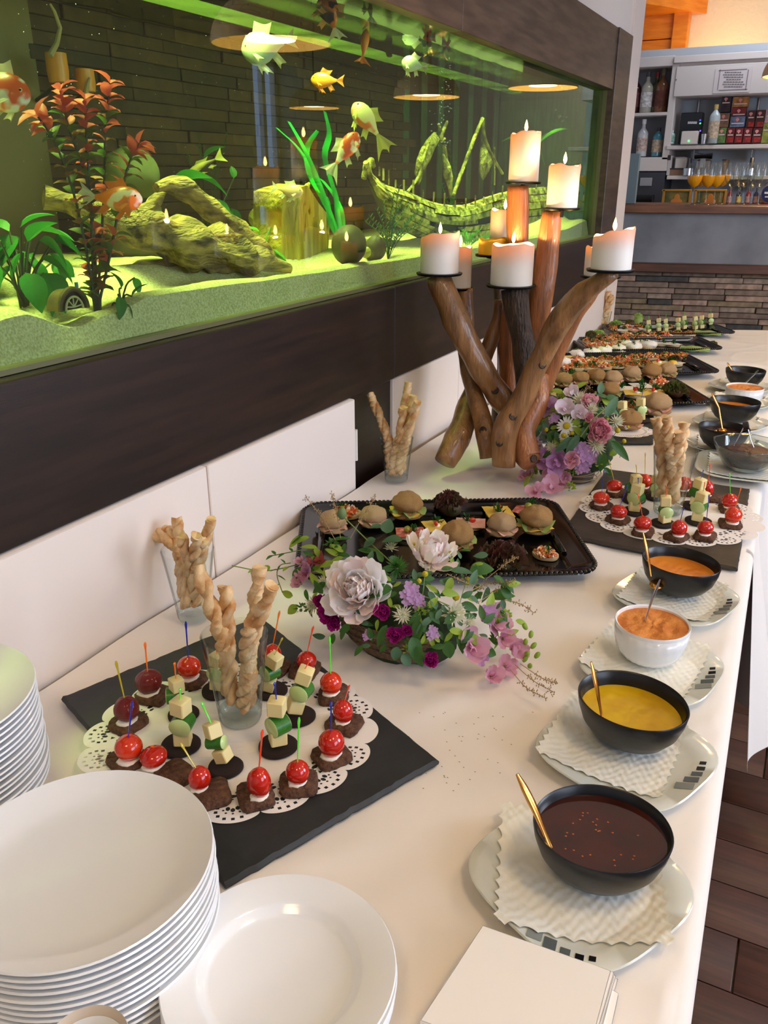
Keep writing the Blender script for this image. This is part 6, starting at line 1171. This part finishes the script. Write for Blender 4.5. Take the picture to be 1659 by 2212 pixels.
def candle(u, w, v0, v1, y, label, lean=(0, 0), lit=True, flu=None, m=None, pool=.16, drip=0):
    b = aty(u, v1 - 2, y); s = pxm(b); R = w * s / 2; H = (aty(u, v0, y) - b).z; b = V3((b.x, b.y, b.z))
    dp = MB().lathe([(0, -.004), (R * 1.16, -.004), (R * 1.2, -.001), (R * 1.2, .001), (R * 1.14, .0008), (0, .0)], 32); dp.tube([(0, 0, -.02), (0, 0, -.003)], .006, 8); obj('drip_plate', dp, IRON, ch, b - c0_)
    th = thing('pillar_candle', label, 'candle', b + V3((0, 0, .0012)), 0, 'pillar candles on the branch holder'); dep = H * (.34 if H > .06 else .3); n = 40
    def topz(a): return H * (1 - pool * .5 + lean[0] * cos(a) + lean[1] * sin(a)) + .0025 * sin(3 * a + u) + .0012 * sin(7 * a)
    def wall(a, t):
        th_ = 2 * pi * a
        zt = topz(th_)
        seq = [(0, 0, 0), (.0, 0, 1), (.02, 0, 1), (.25, 0, 1), (.5, 0, 1), (.75, 0, 1), (.93, 0, 1), (.985, 0, .992), (1.0, 0, .965), (.99, 0, .935), (.93, 0, .9), (.8, 0, .88), (.66, 0, .86), (.62, 0, .5), (.62, 0, 0)]
        i = min(14, int(round(t * 14))); z, _, r = seq[i]
        bul = 1 + (.05 * math.exp(-((z - .9) / .08) ** 2) * max(0, sin(3 * th_ + u)) if drip and r > .9 else 0)
        return (R * r * bul * cos(th_), R * r * bul * sin(th_), z * zt)
    obj('wax', MB().grid(wall, n, 15, True), m or WAX, th, ang=180)
    if lit:
        fl = V3((0, 0, H * .66)); fx = 0 if flu is None else 0
        obj('wick', MB().tube([fl, fl + V3((.001, 0, .012))], .0011, 6), WICK, th)
        fh = .024; off = V3((0, 0, max(.0, H * (1 - pool * .5) - H * .66 - .004)))
        obj('flame', MB().lathe([(0, 0), (.0028, .003), (.0044, .008), (.0038, .014), (.0018, .021), (0, .026)], 10, tuple(fl + V3((0, 0, .006)) + off)), FLAME, th)
        point('candle_light', b + fl + V3((0, 0, H * .1 + .008)) , (1.0, .58, .22), .8 * (R / .032) ** 2.8, .006)
    return th
candle(1130, 64, 278, 396, 2.09, 'tallest pillar candle at the top of the branch holder', (.02, .0), drip=0)
candle(1213, 66, 349, 452, 2.06, 'pillar candle second from the top, with a dripping rim', (-.01, .0), drip=1)
candle(1086, 60, 446, 556, 2.2, 'pillar candle behind the tall branch, in front of the aquarium', (-.02, 0))
candle(949, 83, 497, 592, 1.93, 'broad pillar candle nearest the camera side, sloping rim', (.075, -.02), True, pool=.22)
candle(992, 50, 525, 624, 2.06, 'narrow pillar candle behind the broad sloping one', (0, 0))
candle(1104, 90, 518, 618, 1.97, 'broad pillar candle in the middle front of the branch holder', (.01, 0), pool=.2)
candle(1066, 66, 514, 552, 2.1, 'low yellow candle behind the middle one', (0, 0), False, m=WAXY)
candle(1319, 86, 490, 584, 1.84, 'broad pillar candle at the bar end with a high curved rim', (.11, 0), pool=.24, drip=1)
candle(1297, 72, 528, 598, 2.02, 'pillar candle behind the one at the bar end', (0, 0))
# ================================================================ flower arrangements
PEW = thin('peony_white', (255, 253, 252), (255, 250, 248), .3); PEP = thin('peony_blush', (253, 238, 235), (252, 222, 216), .18); PEC = thin('peony_cream', (253, 246, 234), (250, 236, 214), .18); PKN = thin('carnation_pink', (240, 186, 200), (242, 180, 196), .4); MAG = thin('magenta_petal', (178, 32, 140), (200, 40, 150), .3); LIL = thin('lilac_petal', (208, 168, 218), (214, 176, 222), .4); PURP = thin('purple_petal', (204, 154, 206), (210, 160, 212), .4); SNP = thin('snapdragon_pink', (230, 180, 204), (234, 178, 200), .4); PALEW = thin('pale_sweet_pea', (236, 222, 232), (240, 222, 234), .35); GLEAF = thin('flower_leaf', (66, 112, 48), (100, 160, 60), .3, var=(46, 88, 38), vs=30); EUC = thin('eucalyptus_leaf', (84, 124, 92), (120, 160, 100), .25, var=(64, 104, 76), vs=30); LIME = thin('lime_green', (150, 180, 60), (170, 200, 70), .3); STEM = mat('flower_stem', (110, 134, 62), .6); ASTR = thin('astrantia', (226, 226, 200), (220, 220, 190), .3); YEL_B = mat('chamomile_yellow', (214, 190, 20), .7, var=(170, 160, 20), vs=400, bump=(700, .8, .002)); DAISY = thin('daisy_white', (248, 248, 246), None, .3); SEED = mat('grass_seed', (170, 140, 96), .8); POPPY = mat('poppy_head', (104, 130, 80), .6); WARMR = thin('dusty_red', (176, 84, 84), None, .3)
def dome(c, r):
    c = V3(c)
    def hit(u, v):
        w = ray(u, v).normalized(); o = CAMP - c; a = sum((w[i] / r[i]) ** 2 for i in range(3)); b = 2 * sum(w[i] * o[i] / r[i] ** 2 for i in range(3)); k = sum((o[i] / r[i]) ** 2 for i in range(3)) - 1; D = b * b - 4 * a * k
        t = (-b - math.sqrt(D)) / (2 * a) if D > 0 else -b / (2 * a); p = CAMP + w * t; n = V3(tuple((p[i] - c[i]) / r[i] ** 2 for i in range(3))).normalized()
        if p.z < ZT + .008: q = at(u, v, ZT + .012); p = q; n = V3((n.x, n.y, abs(n.z) + .4)).normalized()
        return p, n
    return hit
class Arr:
    def __init__(s, th, hit): s.th = th; s.hit = hit; s.b = V3(th.location)
    def fl(s, name, u, v):
        p, n = s.hit(u, v); o = bpy.data.objects.new(name, MB().ball((0, 0, 0), .003, 6, 4).mesh(name, STEM)); COL.objects.link(o); o.parent = s.th; o.location = p - s.b; n = (n + (CAMP - p).normalized() * .9).normalized(); return o, p, n, pxm(p)
    def full(s, name, u, v, rpx, mats, rings=((.25, 5, 80), (.45, 7, 62), (.65, 9, 45), (.85, 11, 26), (1, 12, 8)), W=.62, ruf=.04):
        o, p, n, k = s.fl(name, u, v); R = rpx * k; o.rotation_euler = n.to_track_quat('Z', 'Y').to_euler()
        for j, (q, m, el) in enumerate(rings):
            for i in range(m):
                a = 2 * pi * i / m + j * .7 + rr.uniform(-.15, .15); e = radians(el + rr.uniform(-9, 9)); mt = mats[rr.randrange(len(mats))] if j > 0 else mats[-1]
                d = V3((cos(a) * cos(e), sin(a) * cos(e), sin(e))); put('petal', leafmesh('petal', mt, 1, W, -1.1, .28, 7, 7, 'petal', ruf), o, V3((0, 0, 0)), V3((cos(a), sin(a), 0)) * R * .1 * q + V3((0, 0, -.02 * R * j)), d, rr.uniform(-.25, .25), R * (.62 + .38 * q) * rr.uniform(.88, 1.06))
        return o
    def sweet(s, u, v, rpx, mt, n=4):
        o, p, nn, k = s.fl('sweet_pea', u, v); R = rpx * k * 1.25; o.rotation_euler = nn.to_track_quat('Z', 'Y').to_euler()
        for i in range(n):
            a = 2 * pi * i / n + rr.uniform(-.4, .4); e = radians(rr.uniform(5, 40)); put('petal', leafmesh('petal', mt, 1, .95, -.5, .18, 7, 7, 'petal', .07), o, V3(), V3(), V3((cos(a) * cos(e), sin(a) * cos(e), sin(e))), rr.uniform(-.3, .3), R * rr.uniform(.8, 1.1))
        for i in range(2): put('petal', leafmesh('petal', mt, 1, .8, -1.0, .35, 6, 6, 'petal', .03), o, V3(), V3((0, 0, R * .1)), V3((rr.uniform(-.6, .6), rr.uniform(-.6, .6), 1)), 0, R * .55)
        return o
    def cluster(s, name, u, v, rpx, mt, m=9, pr=.3):
        o, p, nn, k = s.fl(name, u, v); R = rpx * k; o.rotation_euler = nn.to_track_quat('Z', 'Y').to_euler()
        for i in range(m):
            a, q = i * 2.4, math.sqrt(i / m) * .85; c = V3((cos(a) * q * R, sin(a) * q * R, (1 - q * q) * R * .5)); fl = MB()
            for j in range(5):
                b = 2 * pi * j / 5 + i; d = V3((cos(b), sin(b), .15)); t = V3((-sin(b), cos(b), 0)); w = R * pr
                fl.add([c, c + d * w * .6 - t * w * .42, c + d * w * 1.02 - t * w * .2 + V3((0, 0, w * .1)), c + d * w * 1.02 + t * w * .2 + V3((0, 0, w * .1)), c + d * w * .6 + t * w * .42], [(0, 1, 2, 3, 4)])
            obj('floret', fl, mt, o)
        return o
    def spiky(s, name, u, v, rpx, mt, m=34, core=None):
        o, p, nn, k = s.fl(name, u, v); R = rpx * k; o.rotation_euler = nn.to_track_quat('Z', 'Y').to_euler(); fl = MB()
        for i in range(m):
            a = i * 2.4; e = radians(8 + 75 * (1 - i / m)); d = V3((cos(a) * cos(e), sin(a) * cos(e), sin(e))); t = V3((-sin(a), cos(a), 0)) * R * .07; L = R * rr.uniform(.8, 1.05)
            fl.add([d * R * .1, d * L * .6 - t, d * L, d * L * .6 + t], [(0, 1, 2, 3)])
        obj('bracts', fl, mt, o)
        if core: obj('centre', MB().ball((0, 0, R * .2), (R * .34, R * .34, R * .25), 12, 7, .3, 900), core, o, ang=180)
        return o
    def daisy(s, u, v, rpx, name='daisy', droop=0.0, pet=.26):
        o, p, nn, k = s.fl(name, u, v); R = rpx * k; o.rotation_euler = nn.to_track_quat('Z', 'Y').to_euler(); me = leafmesh('petal', DAISY, 1, pet, .35 if droop else .15, .1, 3, 5, 'strap')
        for i in range(18 if not droop else 10):
            a = 2 * pi * i / (18 if not droop else 10) + rr.uniform(-.06, .06); put('petal', me, o, V3(), V3((cos(a), sin(a), 0)) * R * .25, V3((cos(a), sin(a), -droop)), 0, R * .75)
        obj('centre', MB().ball((0, 0, R * .05), (R * .34, R * .34, R * (.2 if not droop else .38)), 14, 8), YEL_B, o, ang=180); return o
    def chamo(s, u, v, rpx):
        o = s.daisy(u, v, rpx * 1.5, 'chamomile', 1.6, .34); return o
    def button(s, u, v, rpx, h=None):
        p, n = s.hit(u, v); o = obj('yellow_button', MB().ball((0, 0, 0), rpx * pxm(p), 12, 8, .05, 500), YEL_B, s.th, p - s.b, ang=180); c = s.hit(u + rr.uniform(-14, 14), v + 34)[0] - n * .03
        obj('stem', MB().tube([q - p for q in bez([p, p.lerp(c, .5) + V3((0, 0, .004)), c], 6)], .0007, 4), STEM, o); return o
    def leaf(s, u, v, du, dv, Lpx, W, mt, lift=.006, bend=.5, roll=None, name='leaf'):
        p, n = s.hit(u, v); k = pxm(p); d = (RT * du - UP * dv).normalized(); d = (d - n * d.dot(n) * .3).normalized(); p = p + n * lift
        return put(name, leafmesh(name, mt, 1, W, bend, .12, 5, 9), s.th, s.b, p, d, rr.uniform(-.4, .4) if roll is None else roll, Lpx * k, up=(n + (CAMP - p).normalized()))
    def sprig(s, pts, mt, m=6, Lpx=18, W=.5, name='leaf_sprig', r=.0009, seeds=False, lift=.006):
        P = []
        for u, v in pts: p, n = s.hit(u, v); P.append(p + n * lift)
        P = bez(P, 12); o = obj(name, MB().tube([q - P[0] for q in P], r, 5), SEED if seeds else STEM, s.th, P[0] - s.b); k = pxm(P[0])
        if seeds:
            f = MB()
            for i in range(4, 13):
                for j in range(4): d = V3((rr.uniform(-1, 1), rr.uniform(-1, 1), rr.uniform(-.6, 1))).normalized() * rr.uniform(3, 11) * k; q = P[i] - P[0]; f.tube([q, q + d * .7], .0003, 3); f.ball(q + d, (.0008, .0008, .0016), 5, 4)
            obj('seed_head', f, SEED, o)
        else:
            me = leafmesh('leaf', mt, 1, W, .4, .15, 4, 6)
            for i in range(m):
                j = 2 + int(i * 10 / m); T = (P[min(12, j + 1)] - P[j - 1]).normalized(); sd = V3((0, 0, 1)).cross(T) * (1 if i % 2 else -1); put('leaf', me, o, P[0], P[j], T * .5 + sd + V3((0, 0, .3)), rr.uniform(-.4, .4), Lpx * k * rr.uniform(.7, 1.1))
        return o
    def mound(s, u, v, rpx, mt, n=22, name='lime_blossom'):
        o, p, nn, k = s.fl(name, u, v); R = rpx * k; me = leafmesh('leaf', mt, 1, .7, .6, .1, 4, 5)
        for i in range(n):
            a, e = i * 2.4, math.asin(1 - 1.2 * i / n); d = V3((cos(a) * cos(e), sin(a) * cos(e), sin(e))); put('leaf', me, o, V3(), d * R * .5, d + V3((0, 0, .3)), rr.random(), R * .55)
        return o
def filler(A, seedv, us, vs_, n, choices):
    r = random.Random(seedv)
    for i in range(n):
        u, v = r.uniform(*us), r.uniform(*vs_); a = r.uniform(0, 6.28); c = choices[i % len(choices)]; A.leaf(u, v, cos(a), sin(a), r.uniform(20, 34), c[1], c[0], r.uniform(-.012, .003))
# ---- near arrangement in a burlap boat
fc = at(848, 1408, ZT); tA = thing('flower_arrangement', 'near flower arrangement with white peonies in a brown burlap boat bowl', 'flower arrangement', (fc.x, fc.y, ZT))
BUR = mat('burlap', (146, 118, 90), .9, var=(106, 84, 64), vs=160, vd=3, stretch=(1, 1, 3), bump=(300, 1, .004)); rzb = math.atan2(at(945, 1445).y - at(738, 1385).y, at(945, 1445).x - at(738, 1385).x)
kk = (at(945, 1445) - at(738, 1385)).length / 2
fn_ = lambda a, z: 1 + .07 * cos(2 * a)
bw = obj('burlap_bowl', MB().lathe([(0, 0), (kk * .62, 0), (kk * .72, .006), (kk * .92, .03), (kk * 1.04, .058), (kk * 1.0, .06), (kk * .9, .05), (0, .045)], 56, sy=.52, fn=fn_), BUR, tA, (0, 0, 0), (0, 0, rzb), ang=180)
for z, q in ((.018, .83), (.032, .945), (.046, 1.0)): obj('cord_wrap', MB().tube([(kk * q * 1.01 * fn_(a, 0) * cos(a), kk * q * .527 * fn_(a, 0) * sin(a), z) for a in [2 * pi * i / 60 for i in range(61)]], .0022, 6, nz=.3, nsc=400), BUR, bw)
A = Arr(tA, dome((fc.x - .005, fc.y + .022, ZT + .03), (.165, .115, .125)))
obj('moss_core', MB().ball((-.0, .012, .05), (.105, .05, .07), 24, 12, .2, 30), mat('moss_green', (46, 66, 30), .95, var=(30, 46, 20), vs=80), tA, (0, 0, 0), (0, 0, rzb), ang=180)
filler(A, 5, (660, 1090), (1190, 1400), 150, ((GLEAF, .5), (EUC, .45), (LIME, .35), (GLEAF, .4)))
A.full('peony', 776, 1278, 78, [PEW, PEW, PEP], ((.2, 5, 82), (.38, 7, 72), (.54, 9, 60), (.7, 11, 46), (.85, 12, 30), (.96, 13, 12), (1, 12, -8))); A.full('peony', 927, 1208, 70, [PEC, PEW, PEP], ((.2, 6, 80), (.42, 9, 64), (.64, 11, 48), (.84, 13, 28), (1, 13, 6)), .42)
for u, v, r in ((716, 1326, 30), (726, 1345, 22), (829, 1322, 24), (855, 1370, 24), (880, 1362, 16), (930, 1424, 22), (696, 1300, 20)): A.full('carnation', u, v, r, [MAG], ((.4, 6, 60), (.7, 8, 35), (1, 9, 12)), .7, .1)
for u, v, r in ((888, 1284, 26), (935, 1367, 16), (905, 1300, 18), (795, 1372, 12)): A.cluster('phlox', u, v, r, LIL, 8, .42)
for u, v, r in ((870, 1329, 27), (979, 1326, 38), (680, 1308, 26), (703, 1262, 24), (1012, 1345, 20), (845, 1185, 20)): A.spiky('astrantia', u, v, r, ASTR, 40, ASTR)
A.spiky('green_nigella', 857, 1228, 32, GLEAF, 50)
for u, v, r in ((908, 1195, 11), (938, 1167, 9), (972, 1195, 9), (893, 1176, 8)): A.chamo(u, v, r)
for u, v, r in ((930, 1214, 8), (918, 1240, 7), (905, 1255, 6), (1010, 1250, 5), (985, 1290, 8)): A.button(u, v, r)
for u, v, r, m in ((662, 1243, 26, SNP), (690, 1216, 22, WARMR), (650, 1260, 20, SNP), (668, 1225, 18, PURP), (650, 1215, 14, SNP)): A.sweet(u, v, r, m)
for u, v, r in ((1066, 1352, 40), (1018, 1395, 38), (1045, 1330, 24), (1105, 1402, 30), (1090, 1440, 28), (1060, 1462, 28), (1085, 1380, 24), (1035, 1420, 22)): A.sweet(u, v, r, SNP if rr.random() < .7 else PURP)
for u, v in ((1132, 1360), (1140, 1378), (1128, 1392), (1142, 1400), (1130, 1412), (1150, 1420), (1125, 1428), (1138, 1440)): p, n = A.hit(u, v); k = pxm(p); put('flower_bud', MB().ball((0, .5, 0), (.36, .6, .36), 10, 8).mesh('flower_bud', LIME, ang=180) if 'bud' not in LM else LM['bud'], tA, A.b, p + n * .004, V3((rr.uniform(-1, 1), rr.uniform(-1, 1), 1)), 0, 15 * k)
for u, v, du, dv, L, W, m in ((850, 1275, -1, .15, 78, .42, GLEAF), (868, 1175, -.8, -.1, 46, .7, EUC), (835, 1160, .1, -1, 34, .9, EUC), (812, 1172, -.6, .4, 34, .7, EUC), (800, 1148, .7, -.3, 34, .5, EUC), (970, 1240, .9, -.2, 52, .4, EUC), (1010, 1238, .9, -.3, 56, .6, GLEAF), (1060, 1250, .8, .5, 46, .6, GLEAF), (1050, 1295, .9, -.3, 60, .55, GLEAF), (1075, 1272, .7, .7, 44, .6, GLEAF), (838, 1350, -.5, 1, 56, .35, GLEAF), (905, 1340, -.2, 1, 54, .5, GLEAF), (890, 1375, .3, 1, 60, .55, GLEAF), (860, 1395, -.2, 1, 34, .7, EUC), (870, 1410, .6, .8, 34, .7, EUC), (900, 1395, .2, 1, 50, .6, GLEAF), (965, 1385, .1, 1, 40, .7, GLEAF), (985, 1370, .4, 1, 48, .4, GLEAF), (1010, 1370, .6, .6, 40, .5, LIME), (1035, 1400, .9, .4, 40, .6, GLEAF), (760, 1350, -.8, .6, 30, .6, GLEAF), (800, 1355, .2, 1, 34, .4, GLEAF), (690, 1190, -.8, -.3, 40, .3, LIME), (720, 1175, .8, -.2, 44, .35, GLEAF), (650, 1310, -.8, .4, 30, .7, LIME), (640, 1290, -.6, -.2, 28, .6, LIME), (745, 1200, -.6, -.6, 36, .4, LIME), (780, 1195, .9, 0, 50, .3, GLEAF)):
    A.leaf(u, v, du, dv, L, W, m)
for u, v, du, dv, L, W, m in [(rr.uniform(640, 760), rr.uniform(1165, 1330), rr.uniform(-1, .4), rr.uniform(-.6, .6), rr.uniform(26, 40), .4, (LIME, GLEAF)[i % 2]) for i in range(26)] + [(rr.uniform(900, 1110), rr.uniform(1255, 1400), rr.uniform(-.3, 1), rr.uniform(-.7, .7), rr.uniform(28, 44), .45, (GLEAF, LIME, EUC)[i % 3]) for i in range(34)]: A.leaf(u, v, du, dv, L, W, m, lift=.008)
for u, v, r in ((925, 1320, 22), (905, 1325, 18), (715, 1180, 20), (650, 1318, 18), (1092, 1330, 16), (880, 1405, 16)): A.mound(u, v, r, LIME if rr.random() < .6 else GLEAF, 18)
A.sprig([(680, 1222), (635, 1234), (580, 1240), (515, 1228)], LIME, 4, 26, .45, lift=.012); A.sprig([(640, 1226), (618, 1230), (612, 1250), (625, 1285)], GLEAF, 5, 28, .25, lift=.012); A.sprig([(660, 1200), (612, 1208), (595, 1210)], GLEAF, 4, 26, .3, lift=.012)
for st in ([(1040, 1260), (1080, 1230), (1105, 1215)], [(1060, 1300), (1110, 1310), (1140, 1328)], [(1100, 1440), (1140, 1475), (1185, 1500)], [(1090, 1450), (1125, 1490), (1165, 1512)], [(1110, 1430), (1160, 1470), (1192, 1480)], [(730, 1180), (700, 1130), (665, 1085)], [(740, 1175), (730, 1120), (720, 1080)], [(760, 1175), (790, 1120), (812, 1085)], [(1000, 1290), (1040, 1270), (1085, 1268)], [(1020, 1310), (1060, 1285), (1100, 1262)], [(960, 1250), (990, 1265), (1030, 1280)]): A.sprig(st, SEED, seeds=True, name='grass_spray', r=.0006, lift=.01)
A.sprig([(905, 1290), (940, 1300), (985, 1320)], STEM, 0); A.sprig([(850, 1225), (800, 1180), (745, 1125)], GLEAF, 0, r=.0012)
p, n = A.hit(742, 1124); obj('poppy_head', MB().ball((0, 0, 0), (.008, .008, .011), 12, 8), POPPY, tA, p + n * .012 - A.b)
# ---- second arrangement beside the candle holder
fc2 = at(1235, 1040, ZT); tB = thing('flower_arrangement', 'pastel flower arrangement in a twine wrapped pot beside the driftwood candle holder', 'flower arrangement', (fc2.x, fc2.y + .03, ZT))
obj('pot', MB().lathe([(0, 0), (.045, 0), (.052, .03), (.055, .05), (.05, .05), (0, .045)], 32), mat('grey_brown_pot', (96, 82, 68), .7, bump=(90, .5, .003)), tB)
for z, R in ((.008, .053), (.014, .062), (.02, .058), (.028, .06)): obj('twine', MB().tube([(R * cos(a) * (1 + .06 * sin(3 * a + z * 900)), R * sin(a), z + .003 * sin(2 * a + z * 500)) for a in [2 * pi * i / 40 for i in range(41)]], .0012, 5), mat('twine', (150, 130, 104), .9), tB)
B = Arr(tB, dome((fc2.x + .0, fc2.y + .03, ZT + .085), (.13, .1, .125)))
obj('moss_core', MB().ball((0, 0, .09), (.085, .07, .085), 24, 12, .2, 30), MAT['moss_green'], tB, ang=180)
filler(B, 9, (1150, 1320), (850, 1020), 110, ((GLEAF, .45), (EUC, .4), (LIME, .5)))
B.daisy(1224, 920, 23); B.daisy(1218, 943, 12)
B.full('pink_carnation', 1294, 932, 34, [PKN], W=.62, ruf=.08); B.full('pale_carnation', 1272, 872, 24, [PKN, PEP], ((.4, 6, 60), (.7, 8, 35), (1, 9, 12)), .7, .1); B.full('pink_carnation', 1272, 905, 18, [PKN], ((.5, 6, 50), (1, 8, 20)), .7, .1)
for u, v, r, m in ((1222, 886, 25, PALEW), (1137, 945, 24, PALEW), (1188, 882, 25, LIL), (1166, 963, 24, PALEW), (1160, 940, 20, PALEW), (1254, 894, 18, PALEW), (1180, 988, 28, PURP), (1208, 994, 30, PURP), (1236, 992, 24, PKN), (1238, 856, 20, PALEW)): B.sweet(u, v, r, m)
for u, v, r in ((1262, 978, 24), (1276, 986, 20), (1258, 1006, 18), (1246, 968, 16), (1197, 905, 12)): B.cluster('phlox', u, v, r, LIL, 9, .42)
for u, v, r in ((1142, 1030, 22), (1194, 1022, 24), (1212, 1036, 24), (1195, 1056, 24), (1160, 1064, 22), (1222, 1030, 16)): B.sweet(u, v, r, SNP)
for u, v, r in ((1288, 962, 28), (1330, 912, 22), (1252, 868, 26), (1278, 886, 20), (1192, 965, 18), (1310, 890, 18)): B.spiky('lace_flower', u, v, r, ASTR, 44, ASTR)
for u, v, r in ((1290, 1000, 20), (1238, 1020, 17), (1230, 1054, 15), (1210, 864, 16)): B.mound(u, v, r, LIME, 24)
for u, v, r in ((1312, 906, 6), (1356, 922, 6), (1204, 850, 5), (1286, 848, 4), (1216, 942, 0), (1192, 902, 5)):
    if r: B.chamo(u, v, r)
for u, v, r in ((1334, 930, 6), (1348, 953, 5), (1290, 943, 5), (1218, 941, 6), (1180, 928, 5), (1172, 906, 5), (1236, 936, 5), (1214, 954, 5)): B.button(u, v, r)
for u, v, du, dv, L, W, m in ((1303, 905, .55, -.8, 62, .34, EUC), (1314, 952, .8, .75, 66, .3, GLEAF), (1240, 945, -.75, .6, 52, .36, EUC), (1252, 940, -.5, .75, 52, .34, EUC), (1300, 975, -.1, .9, 44, .5, GLEAF), (1220, 860, -.6, -.4, 30, .5, LIME), (1245, 850, .5, -.6, 30, .5, LIME), (1290, 860, .3, -.8, 30, .6, EUC), (1175, 920, -.3, .9, 28, .4, GLEAF), (1190, 935, .2, .9, 26, .4, GLEAF), (1260, 925, .1, .8, 28, .4, EUC), (1150, 1015, .1, -.9, 24, .4, LIME), (1150, 1035, -.3, .6, 28, .5, LIME), (1175, 1020, .4, -.6, 30, .6, GLEAF), (1165, 1050, .3, .8, 26, .4, LIME), (1200, 855, -.9, -.1, 26, .4, LIME)): B.leaf(u, v, du, dv, L, W, m, lift=.012)
B.sprig([(1255, 945), (1280, 912), (1300, 895)], STEM, 0, r=.0014, lift=.022)
for st in ([(1170, 920), (1145, 905), (1118, 902)], [(1180, 890), (1160, 885), (1148, 880)], [(1225, 980), (1222, 1000), (1220, 1020)], [(1230, 975), (1228, 995), (1226, 1012)], [(1250, 860), (1265, 848), (1275, 836)]): B.sprig(st, SEED, seeds=True, name='grass_spray', r=.0005)
for i in range(6): p, n = B.hit(1146 + rr.uniform(-8, 14), 1020 + rr.uniform(-14, 26)); put('flower_bud', MB().ball((0, .5, 0), (.36, .6, .36), 8, 6).mesh('flower_bud', LIME, ang=180), tB, B.b, p, V3((rr.uniform(-1, .5), rr.uniform(-.6, .6), 1)), 0, 14 * pxm(p))
# crumbs of grass seed fallen on the cloth
cr = MB()
for i in range(46): u, v = rr.gauss(1010, 70), rr.uniform(1530, 1720); p = at(u, v, ZT + .0005); cr.ball(p, (.0014, .0007, .0004), 5, 3)
tag(obj('seed_crumbs', cr, SEED), 'tiny grass seeds fallen on the white cloth before the near flowers', 'crumbs', kind='stuff')
